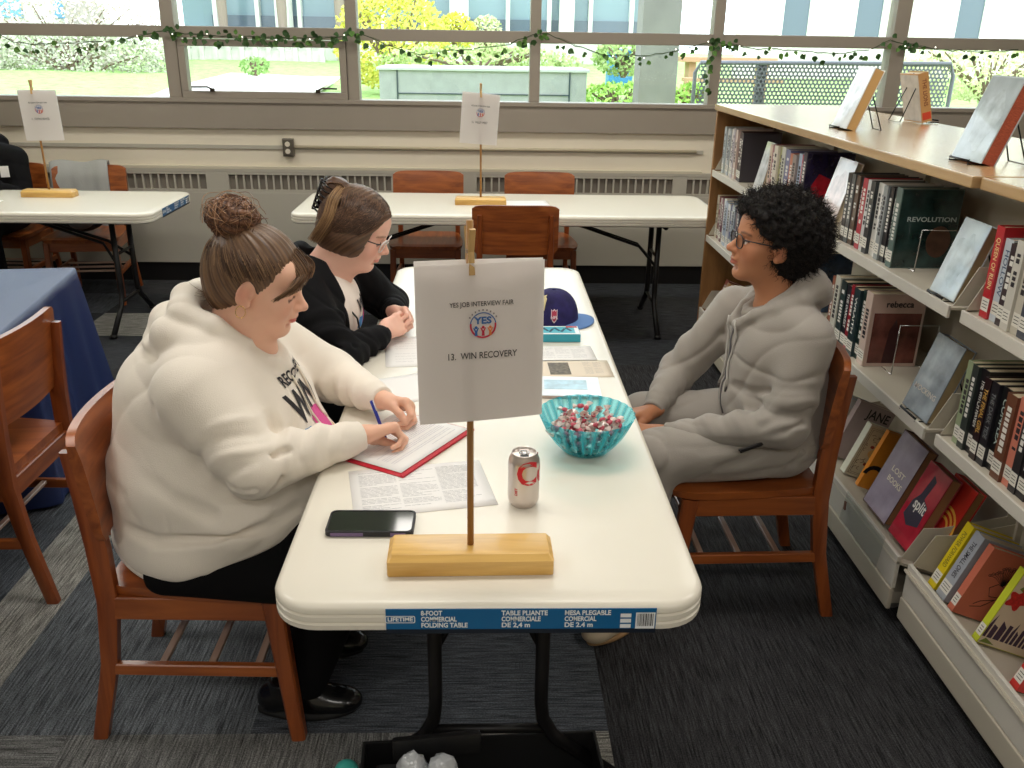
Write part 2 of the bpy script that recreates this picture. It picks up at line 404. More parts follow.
MB().bb(2.0, 2.8, -.6, -.2, -.2, 6).build('pillar', mat('grey_stone', (176,166,160), .9, noise_amt=.15, noise_scale=4), lb)
# concrete column outside
tag(MB().bb(1.68, 2.10, 9, 9.4, .6, 4.2, .01).build('concrete_column', mat('column_concrete', (128,124,122), .85, noise_amt=.12, noise_scale=3)), 'square grey concrete column standing outside the window', 'column')
# planter
pt = thing('planter_box', 'blue grey boarded planter box outside the window', 'planter', (-.05, 9.5, .72))
MB().bb(-1.21, 1.2, 0, 1.1, 0, .6, .01).build('box', mat('planter_paint', (156,156,158), .7, noise_amt=.1, noise_scale=7), pt)
for z in (.34,): MB().bb(-1.0, 1.0, -.012, 0, z-.006, z+.006).build('board_gap', mat('gap_dark', (60,72,80), .9), pt)
for x in (-1.0, 1.0): MB().bb(x-.008, x+.008, -.014, .0, 0, .6).build('board_gap', mat('gap_dark'), pt)
MB().bb(-1.24, 1.23, -.03, 1.12, .595, .625, .005).build('rim', mat('planter_rim', (184,184,186), .7), pt)
# blue bin
bn = thing('recycling_bin', 'tall blue bin standing beyond the courtyard hedge', 'bin', tuple(at_y(620, 88, 14))); 
MB().bb(-.2, .2, 0, .4, 0, .55, .02).build('body', mat('bin_blue', (60,130,180), .5), bn); MB().bb(-.22, .22, -.02, .42, .55, .6, .02).build('lid', mat('bin_blue2', (50,110,160), .5), bn)
# wooden picnic bench
pb = thing('picnic_bench', 'brown wooden bench behind the concrete column', 'bench', (3.35, 12, .85))
MB().bb(-.6, .8, 0, .5, .55, .62, .01).build('table_top', mat('bench_wood', (190,150,120), .8), pb)
for x in (-.45, .6): MB().bb(x, x+.1, .1, .4, -.1, .55).build('leg', mat('bench_wood'), pb)
MB().bb(-.6, .8, -.4, -.15, .3, .35, .01).build('seat', mat('bench_wood'), pb)
# perforated metal bench right outside
def perforated(x0, x1, z0, z1, y, r):
    """metal sheet with real round holes"""
    q = MB(); sx = .036; sz = .0312; nx = int((x1-x0)/sx); nz = int((z1-z0)/sz); sx = (x1-x0)/nx; sz = (z1-z0)/nz
    for j in range(nz):
        for i in range(nx+1):
            cx = x0+(i+(.5 if j % 2 else 0))*sx; cz = z0+(j+.5)*sz
            if cx-sx/2 < x0-1e-6 or cx+sx/2 > x1+1e-6: continue
            sq = [(cx+sx/2*a, cz+sz/2*b) for a, b in ((1,0),(1,1),(0,1),(-1,1),(-1,0),(-1,-1),(0,-1),(1,-1))]
            ci = [(cx+r*math.cos(k*PI/4), cz+r*math.sin(k*PI/4)) for k in range(8)]
            for k in range(8):
                n = (k+1) % 8; q.face([(sq[k][0], y, sq[k][1]), (sq[n][0], y, sq[n][1]), (ci[n][0], y, ci[n][1]), (ci[k][0], y, ci[k][1])])
    return q
pbn = thing('perforated_bench', 'dark perforated metal bench back right outside the window', 'bench', (0, 0, .72))
m_perf = mat('perf_metal', (112,114,124), .5, .1)
o = perforated(1.79, 3.96, 1.02, 1.50, 6.6, .0125).build('backrest', m_perf, pbn, world=True)
so = o.modifiers.new('solid', 'SOLIDIFY'); so.thickness = .006
rd = [(1.80, 1.5), (1.76, 1.42), (1.76, 1.05), (1.8, .98), (3.95, .98), (3.99, 1.05), (3.99, 1.42), (3.95, 1.52)]
MB().tube([(x, 6.6, z) for x, z in rd], .018, 8, closed=True).build('backrest_frame', m_perf, pbn, True, True)
MB().bb(2.30, 2.38, 6.62, 6.66, .6, 1.5, .01).build('post', m_perf, pbn, world=True); MB().bb(3.4, 3.48, 6.62, 6.66, .6, 1.5, .01).build('post', m_perf, pbn, world=True)
o = MB().bb(1.8, 3.95, 6.68, 7.1, 1.0, 1.02).build('seat', m_perf, pbn, world=True)
def bush(name, label, c, r, rgb, n=900, leaf=.05, wire=False, cat='bush'):
    t = thing(name, label, cat, (c[0], c[1], c[2]-r[2]))
    q = MB(); rr = random.Random(int(c[0]*100)+5)
    for _ in range(n):
        v = Vector((rr.gauss(0,1), rr.gauss(0,1), rr.gauss(0,1))).normalized()*rr.uniform(.75, 1.03)
        p = Vector((c[0]+v.x*r[0], c[1]+v.y*r[1], c[2]+v.z*r[2])); a = Vector((rr.gauss(0,1), rr.gauss(0,1), rr.gauss(0,1))).normalized()*leaf; b = a.orthogonal().normalized()*leaf*.6
        q.face([p-a, p-b, p+a, p+b])
    q.build('foliage', mat('leaf_%d_%d_%d' % rgb, rgb, .8, noise_amt=.25, noise_scale=5), t, world=True)
    q = MB()
    for _ in range(14):
        v = Vector((rr.uniform(-.7,.7)*r[0], rr.uniform(-.6,.6)*r[1], rr.uniform(.2,.8)*r[2]))
        q.tube([(c[0], c[1], c[2]-r[2]), (c[0]+v.x*.4, c[1]+v.y*.4, c[2]-r[2]*.2), (c[0]+v.x, c[1]+v.y, c[2]+v.z)], [.04, .025, .01], 5)
    q.build('branches', mat('bark', (120,100,84), .9), t, world=True)
    return t
bush('yellow_bush', 'large rounded yellow green bush outside the window', tuple(at_y(392, 40, 15)), (1.0, 1.0, .82), (206,204,88), 4200, .045)
bush('yellow_bush', 'small yellow bush next to the large rounded bush', tuple(at_y(456, 34, 16)), (.36, .4, .36), (208,206,70), 900, .04)
bush('pale_bush', 'small pale green bush in front of the far glass building', (at_y(486,34,17).x, 17, at_y(486,34,17).z-.08), (.36, .4, .42), (196,200,150), 900, .04)
bush('bare_hedge', 'pale twiggy hedge below the stone building windows', (at_y(60,24,21).x, 21, at_y(60,24,21).z-.2), (2.9, .4, .9), (226,214,206), 3000, .05)
bush('bare_hedge', 'grey green twiggy shrubs along the far side of the lawn', (at_y(70, 56, 19).x-.5, 20.5, at_y(70,56,19).z-.1), (2.2, .6, .7), (188,190,168), 3600, .05)
bush('planter_shrub', 'pale green foliage growing behind the planter box', tuple(at_y(480, 62, 12)), (1.5, .5, .22), (176,192,128), 1600, .04)
bush('planter_shrub', 'green foliage growing past the right end of the planter', (at_y(575,57,12).x+.7, 12, at_y(575,57,12).z), (.45, .5, .25), (150,176,104), 700, .04)
bush('low_shrub', 'light green plants at the foot of the concrete column', (at_y(620,104,11).x, 11, .93), (.6, .4, .24), (150,190,84), 900, .04)
bush('low_shrub', 'light green plants between the column and the perforated bench', tuple(at_y(692, 100, 10)), (.3, .3, .2), (150,190,84), 500, .035)
bush('low_shrub', 'small green clump beside the concrete path', tuple(at_y(255, 66, 14)), (.25, .2, .14), (140,176,100), 300, .03)
bush('grass_clump', 'tall pale grass behind the far panes by the brick wing', tuple(at_y(990, 72, 12)), (1.4, .6, .42), (206,214,160), 2400, .045)
# ivy garland with fairy lights along the rail
def garland():
    pts = [(0,34), (14,42), (34,44), (60,43), (90,42), (120,40), (150,34), (166,30), (185,34), (215,36), (250,37), (290,38), (330,38), (352,34), (362,34),
           (380,42), (400,50), (420,54), (445,51), (480,48), (510,44), (532,34), (548,34), (570,44), (600,54), (625,56), (650,55), (675,52), (700,45), (716,40),
           (726,44), (745,48), (790,50), (830,54), (870,50), (890,40), (905,44), (940,50), (985,52), (1024,50)]
    P = [at_y(x, y, YB-.075) for x, y in pts]
    t = thing('ivy_garland', 'artificial ivy garland with tiny lights strung along the window rail', 'garland', (P[0].x, YB-.06, 1.6))
    dn = []
    for a, b in zip(P, P[1:]):
        n = max(2, int((b-a).length/.04))
        for k in range(n):
            f = k/n; p = a.lerp(b, f); dn.append(p+Vector((0, random.uniform(-.008,.008), random.uniform(-.006,.006))))
    MB().tube(dn, .0028, 5).build('vine', mat('vine', (58,72,40), .7), t, world=True)
    MB().tube([p+Vector((0, -.01, .008*math.sin(i*.7))) for i, p in enumerate(dn)], .0015, 4).build('light_cord', mat('cord_green', (40,60,40), .6), t, world=True)
    q = MB(); bulbs = MB()
    def leafat(p, s):
        a = Vector((random.uniform(-1,1), random.uniform(-.4,.4), random.uniform(-1.2,.1))).normalized(); n = Vector((random.uniform(-.6,.6), -1, random.uniform(-.5,.5))).normalized()
        x = a.cross(n).normalized(); n = x.cross(a).normalized()
        o = [(0,0,0), (.35,.12,.08), (.5,.45,.1), (.22,.8,.05), (0,1.05,-.05), (-.22,.8,.05), (-.5,.45,.1), (-.35,.12,.08)]
        q.mi = random.choice((0, 0, 1))
        vs = [p+x*(u*s)+a*(v*s)+n*(w*s) for u, v, w in o]; c = p+a*(s*.5)-n*(s*.05)
        for k in range(8): q.face([vs[k], vs[(k+1) % 8], c])
    for i, p in enumerate(dn):
        xp = p.x
        dense = any(abs(xp-x) < .11 for x, _ in posts) or (-2.05 < xp < -.95)
        for _ in range(3 if dense else (1 if random.random() < .75 else 0)):
            leafat(p+Vector((random.uniform(-.02,.02), random.uniform(-.02,.0), random.uniform(-.04,.035) if dense else random.uniform(-.05,.01))), random.uniform(.026,.046))
        if i % 5 == 0: bulbs.ball(p+Vector((0, -.014, random.uniform(-.02,.02))), .0045, sub=1)
    # short hanging ends near the book shelf post
    tail = [at_y(x, y, YB-.075) for x, y in ((716,42), (712,56), (708,70), (706,84), (709,96))]
    for a, b in zip(tail, tail[1:]):
        for k in range(3): leafat(a.lerp(b, k/3), .038)
    q.build('leaves', [mat('ivy_dark', (52,84,40), .6), mat('ivy_mid', (84,124,52), .6)], t, world=True)
    bulbs.build('fairy_lights', mat('bulb', (255,250,235), .3, emit=3), t, world=True)
garland()
# ================================================================== TABLES
m_plastic = mat('white_plastic', (232,226,212), .27, spec=.6, bump=.06, bump_scale=900)
m_legblk = mat('black_steel', (24,23,24), .42, .3)
m_blue = mat('label_blue', (20,98,150), .35)
m_lblack = mat('label_black', (20,30,44), .35)
m_ink = mat('ink', (40,38,40), .6)
m_lwhite = mat('label_white', (235,238,240), .4)
def rrect(hx, hy, r, n=8):
    p = []
    for cx, cy, a in ((hx-r, hy-r, 0), (-hx+r, hy-r, PI/2), (-hx+r, -hy+r, PI), (hx-r, -hy+r, 1.5*PI)):
        for k in range(n+1): p.append((cx+r*math.cos(a+PI/2*k/n), cy+r*math.sin(a+PI/2*k/n)))
    return p
def make_table(label, sticker_end):
    """long axis X, centre at origin"""
    t = thing('folding_table', label, 'table')
    hx, hy = 1.223, .388
    prof = [(.05, .74), (.014, .74), (.004, .736), (0, .729), (0, .722), (.004, .7195), (.004, .718), (0, .7155), (0, .706), (.004, .703), (.004, .7015), (0, .699), (.001, .689), (.008, .683), (.04, .682)]
    q = MB(); q.rings([[(x, y, z) for x, y in rrect(hx-i, hy-i, .085-min(i, .04))] for i, z in prof])
    q.build('tabletop', m_plastic, t, auto=40)
    for s in (-1, 1):
        X = s*.90
        for sy in (-1, 1):
            pts = [(X, sy*.12, .688), (X, sy*.12, .25), (X, sy*.125, .20), (X, sy*.15, .15), (X, sy*.32, .012)]
            q = MB(); q.tube(pts, [.016]*5, 12); q.tube([(X, sy*.313, .02), (X, sy*.322, .0)], .02, 12); q.build('leg', m_legblk, t, True)
        for yy, zz, r_ in ((.12, .45, .009), (.14, .17, .011), (.32, .668, .014)): MB().tube([(X, -yy, zz), (X, yy, zz)], r_, 8).build('crossbar', m_legblk, t, True)
        for sy in (-1, 1):
            q = MB(); q.tube([(X, sy*.12, .39), (X-s*.10, sy*.035, .50), (X-s*.62, sy*.02, .672)], .009, 8); q.build('brace', m_legblk, t, True)
    # printed label strip on one end
    X = sticker_end*(hx+.0008)
    M = frame((X, -.055*sticker_end*-1, .7085), (0, sticker_end, 0), (0, 0, 1))
    q = MB(); q.box((0,0,0), (.472, .050, .0012)); q.bm.transform(M); lab = q.build('printed_label', m_blue, t)
    q = MB(); q.box((0,-.021,.0008), (.472, .0085, .0012)); q.bm.transform(M); q.build('label_strip', m_lblack, lab)
    M2 = M @ Matrix.Translation((0, 0, .0012))
    for x0, ls in ((-.155, ('8-FOOT', 'COMMERCIAL', 'FOLDING TABLE')), (-.015, ('TABLE PLIANTE', 'COMMERCIALE', 'DE 2,4 m')), (.095, ('MESA PLEGABLE', 'COMERCIAL', 'DE 2.4 m'))):
        q = MB()
        for k, l in enumerate(ls): add_text(q, l, .0135, M2 @ Matrix.Translation((x0-.020, .0165-.0125*k, 0)), .00045, 'LEFT', w=.0062*len(l))
        q.build('lettering', m_lwhite, lab)
    q = MB()
    o = rrect(.026, .0075, .003, 3); i = rrect(.0245, .006, .002, 3)
    for k in range(len(o)): 
        a = [M2 @ Vector((u[0]-.211, u[1]+.004, 0)) for u in (o[k-1], o[k], i[k], i[k-1])]; q.face(a)
    add_text(q, 'LIFETIME', .0115, M2 @ Matrix.Translation((-.211, .004, 0)), .0004)
    q.build('printed_logo', m_lwhite, lab); q = MB()
    for bx, w in ((.217, .034),): q.face([M2 @ Vector(p) for p in ((bx-w/2, -.017, 0), (bx+w/2, -.017, 0), (bx+w/2, .017, 0), (bx-w/2, .017, 0))])
    for k in range(3): q.face([M2 @ Vector(p) for p in ((.173, -.015+k*.011, 0), (.192, -.015+k*.011, 0), (.192, -.007+k*.011, 0), (.173, -.007+k*.011, 0))])
    q.build('printed_boxes', m_lwhite, lab)
    q = MB(); x = .203
    rr = random.Random(4)
    while x < .231:
        w = rr.choice((.0007, .0012, .0018)); q.face([M2 @ Vector(p) for p in ((x, -.011, .0004), (x+w, -.011, .0004), (x+w, .015, .0004), (x, .015, .0004))]); x += w+rr.choice((.0008, .0014))
    q.build('barcode', m_ink, lab)
    return t
main_t = make_table('white plastic folding table in the middle, with the candy bowl and soda can on it', -1)
main_t.location = (0, 1.219, 0); main_t.rotation_euler = (0, 0, PI/2)
t2 = copy_tree(main_t); t2['label'] = 'white folding table parallel to the window with two chairs behind it'
t2.location = (.115, 4.0, 0); t2.rotation_euler = (0, 0, PI)
t3 = copy_tree(main_t); t3['label'] = 'white folding table at the window beside the chair with the grey jacket'
t3.location = (-1.855-1.219, 3.95, 0); t3.rotation_euler = (0, 0, PI)
# ================================================================== CHAIRS
m_cherry = wood('cherry_wood', (116,54,22), (160,84,38), 1., .33, 2, .35)
m_cherry_y = wood('cherry_wood_y', (124,60,24), (172,94,42), 1., .33, 1, .35)
m_cherry_x = wood('cherry_wood_x', (132,66,28), (174,96,44), .8, .3, 0, .4)
m_slat = wood('slat_wood_glare', (176,140,122), (214,184,166), 1., .2, 1, 1.)  # pale tone paints in the ceiling and window light reflected on the slats
def make_chair(label):
    t = thing('wooden_chair', label, 'chair')
    for s in (-1, 1):
        # rear post, one piece from foot to backrest
        path = [(-.275, 0), (-.225, .22), (-.203, .40), (-.206, .55), (-.220, .68), (-.238, .79)]
        q = MB(); rings = []
        for (x, z), wx, wy in zip(path, (.036, .040, .048, .050, .040, .026), (.028, .030, .032, .032, .028, .022)):
            y = s*(.192+.012*(z < .1)); c = .005
            rings.append([(x+a*wx/2, y+b*wy/2, z) for a, b in ((.75,1), (-.75,1), (-1,.75), (-1,-.75), (-.75,-1), (.75,-1), (1,-.75), (1,.75))])
        q.rings(rings); q.build('rear_leg', m_cherry, t, auto=40)
        q = MB(); q.bar((.222, s*.213, 0), (.188, s*.205, .41), .034, .036, (1,0,0), .036, .050); q.build('front_leg', m_cherry, t, auto=40)
        q = MB(); q.bar((-.215, s*.195, .383), (.19, s*.205, .383), .022, .062); q.build('side_rail', m_cherry_x, t)
        q = MB(); q.bar((-.222, s*.196, .205), (.20, s*.209, .205), .020, .032); q.build('side_stretcher', m_cherry_x, t)
        q = MB(); q.lathe([(0,.003), (.004,.003), (.006,0)], 10); M = frame((-.2, s*.2095, .66), (1,0,0), (0,0,1))
    MB().bar((-.205, -.18, .383), (-.205, .18, .383), .022, .062).build('rear_rail', m_cherry_y, t)
    MB().bar((.19, -.19, .383), (.19, .19, .383), .022, .062).build('front_rail', m_cherry_y, t)
    for x in (-.10, .02, .135): MB().bar((x, -.20, .212), (x, .20, .212), .018, .012).build('slat', m_slat, t)
    # seat: dished trapezoid
    N = 14; q = MB(); top = []; bot = []
    def outline(u):   # u 0..1 around
        pass
    def sx(u, v):     # u along depth 0..1, v -1..1
        x = -.205+.445*u; hw = .192+.042*math.sin(min(1, u*1.25)*PI/2); 
        if u > .86: hw -= .03*((u-.86)/.14)**2
        x2 = x+.012*(1-v*v)*u
        dish = .008*math.sin(PI*min(1, u*1.05))*(1-abs(v)**2.5)
        return (x2, v*hw, .445-dish-(.006 if u > .97 else 0)-(.004 if abs(v) > .95 else 0))
    U = [0, .02]+[k/N for k in range(1, N)]+[.98, 1]; V = [-1, -.97]+[-1+2*k/N for k in range(1, N)]+[.97, 1]
    T = [[q.bm.verts.new(sx(u, v)) for v in V] for u in U]; B = [[q.bm.verts.new((sx(u, v*.98)[0]-.004*u, sx(u, v)[1]*.975, .416)) for v in V] for u in U]
    for i in range(len(U)-1):
        for j in range(len(V)-1):
            q.bm.faces.new((T[i][j], T[i+1][j], T[i+1][j+1], T[i][j+1])); q.bm.faces.new((B[i][j], B[i][j+1], B[i+1][j+1], B[i+1][j]))
    for i in range(len(U)-1):
        q.bm.faces.new((T[i][0], B[i][0], B[i+1][0], T[i+1][0])); q.bm.faces.new((T[i][-1], T[i+1][-1], B[i+1][-1], B[i][-1]))
    for j in range(len(V)-1):
        q.bm.faces.new((T[0][j], T[0][j+1], B[0][j+1], B[0][j])); q.bm.faces.new((T[-1][j], B[-1][j], B[-1][j+1], T[-1][j+1]))
    q.build('seat', m_cherry_x, t, auto=40)
    # curved backrest, rounded lower corners
    N = 24; q = MB(); F = []; K = []
    for i in range(N+1):
        v = -1+2*i/N; y = v*.232; e = abs(v)
        zt = .842-.012*e**6-.01*max(0, e-.9)*10; zb = .572+(.03 if e > .985 else .012*max(0, (e-.86)/.14)**2)
        cx = -.203-.030*(1-v*v)
        rowF = []; rowB = []
        for k in range(7):
            z = zb+(zt-zb)*k/6; lean = -.10*(z-.70)-.2*max(0, z-.70)**2
            th = .013 if 0 < k < 6 else .010
            rowF.append(q.bm.verts.new((cx+th+lean+.012, y, z))); rowB.append(q.bm.verts.new((cx-th+lean+.012, y, z)))
        F.append(rowF); K.append(rowB)
    for i in range(N):
        for k in range(6):
            q.bm.faces.new((F[i][k], F[i+1][k], F[i+1][k+1], F[i][k+1])); q.bm.faces.new((K[i][k], K[i][k+1], K[i+1][k+1], K[i+1][k]))
        q.bm.faces.new((F[i][6], F[i+1][6], K[i+1][6], K[i][6])); q.bm.faces.new((F[i][0], K[i][0], K[i+1][0], F[i+1][0]))
    for k in range(6):
        q.bm.faces.new((F[0][k], F[0][k+1], K[0][k+1], K[0][k])); q.bm.faces.new((F[N][k], K[N][k], K[N][k+1], F[N][k+1]))
    q.build('backrest', m_cherry_y, t, auto=35)
    return t
chair0 = make_chair('reddish wooden chair that the person in the cream hoodie sits on')
chair0.location = (-.700, .692, 0)
def chair(x, y, rz, label):
    c = copy_tree(chair0); c.location = (x, y, 0); c.rotation_euler = (0, 0, rz); c['label'] = label; return c
chair(.778, 1.185, PI, 'reddish wooden chair that the person in the grey hoodie sits on')
chair(-.735, 1.50, 0, 'reddish wooden chair under the person in the black jacket with glasses')
chair(-1.628, 1.262, PI, 'empty reddish wooden chair facing the navy clothed table')
chair(.145, 3.60, PI/2, 'dark reddish wooden chair standing empty behind the large paper sign, back to the viewer')
chair(-.395, 4.42, -PI/2, 'wooden chair behind the window table just left of its sign stand')
chair(.34, 4.42, -PI/2, 'wooden chair behind the window table just right of its sign stand')
chair(-2.62, 4.52, -PI/2+.12, 'wooden chair with a grey jacket hung over it')
# ================================================================== NAVY CLOTH TABLE
CR, CP = .15, Vector((-1.722, 2.365, 0))
def cl_w(x, y): v = Vector((x-.375, y-1.215, 0)); v.rotate(Euler((0, 0, CR))); return v+CP
t4 = thing('folding_table', 'folding table hidden under the navy blue tablecloth', 'table', tuple(cl_w(0, 0)), CR)
q = MB(); q.rings([[(x, y, z) for x, y in rrect(.36, 1.19, .05)] for z in (.69, .735)]); q.build('tabletop', m_plastic, t4)
for sx_ in (-1, 1):
    for sy in (-1, 1): MB().tube([(sx_*.15, sy*.85, .69), (sx_*.15, sy*.85, .2), (sx_*.28, sy*.85, .0)], .014).build('leg', m_legblk, t4, True)
def cloth():
    hx, hy = .375, 1.215; cx, cy = -1.97, 1.15
    base = rrect(hx, hy, .03, 6); n0 = len(base); pts = []
    for i in range(n0):
        a = base[i]; b = base[(i+1) % n0]; d = math.dist(a, b); m = max(1, int(d/.03))
        for k in range(m): f = k/m; pts.append((a[0]+(b[0]-a[0])*f, a[1]+(b[1]-a[1])*f))
    q = MB(); R = []
    n = len(pts)
    top = [(x*.2, y*.2, .742) for x, y in pts]
    R.append(top); R.append([(x*.97, y*.985, .742) for x, y in pts]); R.append([(x, y, .7405) for x, y in pts])
    s = 0
    for zi in range(1, 19):
        z = .7405-.7255*zi/18; f = zi/18; row = []
        for i, (x, y) in enumerate(pts):
            cornerness = max(0, 1-min(abs(abs(x)-hx)+abs(abs(y)-hy), .35)/.35)
            # normal outwards
            nx = (1 if x > hx-.032 else -1 if x < -hx+.032 else 0); ny = (1 if y > hy-.032 else -1 if y < -hy+.032 else 0)
            L = math.hypot(nx, ny) or 1; nx /= L; ny /= L
            t_ = y if abs(nx) > abs(ny) else x
            w = .016*math.sin(t_*21+1.3*math.sin(t_*5))+.010*math.sin(t_*37+2)
            out = f*(.03+.10*cornerness**2)+w*f**.7*(1-.4*cornerness)
            X, Y = x+nx*out, y+ny*out
            wv = cl_w(X, Y)
            if nx > .5:     # pressed inwards by the chair pushed under it
                k = max(0, min(1, (wv.y-.90)/.1))*max(0, min(1, (1.64-wv.y)/.12)); k2 = max(0, min(1, (.62-z)/.14))
                wv.x = wv.x*(1-k*k2)+(-1.93)*k*k2
            row.append((wv.x, wv.y, z)); continue
            row.append((X, Y, z))
        R.append(row)
    R = [[tuple(cl_w(x, y))[:2]+(z,) for x, y, z in r] if ri < 3 else r for ri, r in enumerate(R)]
    R = R[::-1]
    q.rings(R, cap=False); q.face(R[-1])
    o = q.build('tablecloth', mat('navy_cloth', (26,42,90), .42, spec=.7, bump=.15, bump_scale=500), None, True)
    tag(o, 'navy blue cloth draped to the floor over the table at the left', 'tablecloth')
cloth()
# ================================================================== SIGN STANDS
m_pine = wood('pine_wood', (206,158,78), (234,190,110), 1.2, .35, 0, .3)
m_dowel = wood('dowel_wood', (150,104,52), (182,134,72), 1.5, .45, 2, .1)
m_paper = mat('paper', (240,236,233), .75)
_nt = m_paper.node_tree; _tr = _nt.nodes.new('ShaderNodeBsdfTranslucent'); _tr.inputs['Color'].default_value = (.95,.91,.88,1); _mx = _nt.nodes.new('ShaderNodeMixShader'); _mx.inputs[0].default_value = .5
_nt.links.new(_nt.nodes['Principled BSDF'].outputs[0], _mx.inputs[1]); _nt.links.new(_tr.outputs[0], _mx.inputs[2]); _nt.links.new(_mx.outputs[0], _nt.nodes['Material Output'].inputs['Surface'])
m_red = mat('logo_red', (196,44,70), .6); m_lb = mat('logo_blue', (52,104,168), .6); m_or = mat('logo_orange', (226,130,70), .6)
def make_stand(label):
    t = thing('sign_stand', label, 'sign stand')
    hx, hy = .152, .044
    q = MB(); q.rings([[(x, y, z) for x, y in rrect(hx-i, hy-i, .004, 2)] for i, z in ((.001,0), (0,.002), (0,.030), (.0015,.031), (.008,.041), (.009,.0415))]); q.build('base', m_pine, t, auto=30)
    MB().tube([(0, 0, .035), (0, 0, .642)], .0062, 12).build('dowel', m_dowel, t, True)
    return t
def make_paper_sign(label, lines, back=True):
    """two sheets around the dowel; local origin = top centre, XZ plane facing -Y"""
    t = thing('paper_sign', label, 'sign')
    w, h = .2159, .2794; q = MB()
    for y0, tw in ((-.0085, 0), (.0085, .02)):
        n = 10; rows = [[(-w/2+w*i/n+ tw*0, y0+.004*math.cos(PI*(i/n-.5))*(-1 if y0 < 0 else 1)-(-.003 if y0 < 0 else .003), -h*j/6+(.004*(1-i/n) if y0 > 0 else 0)) for i in range(n+1)] for j in range(7)]
        V = [[q.bm.verts.new(p) for p in r] for r in rows]; V2 = [[q.bm.verts.new((p[0], p[1]+.0004, p[2])) for p in r] for r in rows]
        for j in range(6):
            for i in range(n): q.bm.faces.new((V[j][i], V[j][i+1], V[j+1][i+1], V[j+1][i])); q.bm.faces.new((V2[j][i], V2[j+1][i], V2[j+1][i+1], V2[j][i+1]))
    q.build('sheet', m_paper, t, True)
    M = frame((0, -.0133, 0), (1,0,0), (0,0,1))
    def wrap(v): return v
    q = MB(); add_text(q, lines[0], .0115, M @ Matrix.Translation((0, -.068, .0)), .00008, w=.108)
    add_text(q, lines[1], .0165, M @ Matrix.Translation((0, -.158, .0)), .0001, w=lines[2]); q.build('lettering', m_ink, t)
    lg = MB(); c = (0.002, -.105); R1 = .0225
    def arc(q, r0, r1, a0, a1, mi, n=28, z=0):
        q.mi = mi
        for k in range(n):
            a = a0+(a1-a0)*k/n; b = a0+(a1-a0)*(k+1)/n
            q.face([M @ Vector((c[0]+r*math.cos(x), c[1]+r*math.sin(x), z)) for r, x in ((r0,a), (r1,a), (r1,b), (r0,b))])
    arc(lg, R1-.003, R1, PI*.95, PI*2.05, 0); arc(lg, R1-.0018, R1, PI*.05, PI*.95, 1)
    lg.mi = 1; add_text(lg, 'YES', .0165, M @ Matrix.Translation((c[0], c[1]+.008, .0001)), .0006, w=.030)
    for dx, mi, hh in ((-.012, 1, .011), (0, 0, .013), (.012, 2, .011)):
        lg.mi = mi
        lg.face([M @ Vector((c[0]+dx+r*math.cos(a), c[1]-.0035+r*math.sin(a), .0002)) for r, a in [(.0026, 2*PI*k/10) for k in range(10)]])
        x, y = c[0]+dx, c[1]
        lg.face([M @ Vector((x+a, y+b, .0002)) for a, b in ((-.005,-.004), (-.003,-.004), (0,-.009), (.003,-.004), (.005,-.004), (.002,-.011), (.0025,-.018), (-.0025,-.018), (-.002,-.011))])
    for k in range(9):      # small arched words above the disc
        a = PI*(.18+.64*k/8); lg.mi = 3; r = R1+.004
        p = (c[0]+r*math.cos(a), c[1]+r*math.sin(a)); lg.face([M @ Vector((p[0]+u, p[1]+v, 0)) for u, v in ((-.0012,-.0014), (.0012,-.0014), (.0012,.0014), (-.0012,.0014))])
    lg.build('printed_logo', [m_red, m_lb, m_or, mat('logo_grey', (150,140,140), .6)], t)
    return t
def make_clip():
    t = thing('clothespin', 'c', 'clothespin')
    q = MB(); m = wood('clip_wood', (190,150,92), (214,176,118), 2, .5, 2, 0)
    for s in (-1, 1):
        q = MB(); q.bar((0, s*.016, .048), (0, s*.0065, .010), .010, .006, (0,1,0)); q.bar((0, s*.0065, .010), (0, s*.012, -.028), .010, .006, (0,1,0)); q.build('jaw', m, t)
    q = MB(); q.tube([(.006*math.cos(a*.9)*1.0, .008*math.sin(a*.9), .006+.0015*a*.25) for a in range(22)], .0009, 6); q.build('spring', mat('spring_steel', (150,150,150), .3, 1), t)
    return t
def put_sign(stand_label, sign_label, clip_label, base, lines, pap, yaw, roll, first=[None, None, None], dx=0, lean=0):
    if first[0] is None: s = first[0] = make_stand(stand_label)
    else: s = copy_tree(first[0]); s['label'] = stand_label
    s.location = base; s.rotation_euler = (0, lean, yaw*.1); s['group'] = 'wooden sign stands'
    p = make_paper_sign(sign_label, lines); p.location = pap; p.rotation_euler = Euler((0, roll, yaw))
    if first[2] is None: c = first[2] = make_clip()
    else: c = copy_tree(first[2])
    c['label'] = clip_label
    c.location = (base[0], base[1], pap[2]+.008) if not lean else (pap[0], pap[1], pap[2]+.008)
    c.rotation_euler = (0, 0, yaw+.1)
T_ = .7405
put_sign('pine sign stand at the near end of the middle table', 'large white paper sign reading 13. WIN RECOVERY', 'wooden clothespin gripping the large near sign',
    (-.036, .128, T_), ('YES JOB INTERVIEW FAIR', '13.  WIN RECOVERY', .118), (-.0195, .128, 1.315), .20, -.01)
put_sign('pine sign stand on the window table right of the grey jacket', 'small looking white paper sign above the two chairs by the window', 'clothespin on the sign above the two window chairs',
    (-.045, 3.99, T_), ('YES JOB INTERVIEW FAIR', '12.  VALLEY WEST', .09), (-.042, 3.99, 1.366), .03, .07)
put_sign('pine sign stand on the window table beside the grey jacket chair', 'small looking white paper sign over the far left table', 'clothespin on the far left sign',
    (-2.625, 4.10, T_), ('YES JOB INTERVIEW FAIR', '11.  STAFFING SERVICES', .1), (-2.600, 4.10, 1.345), 0, -.02, lean=.0)
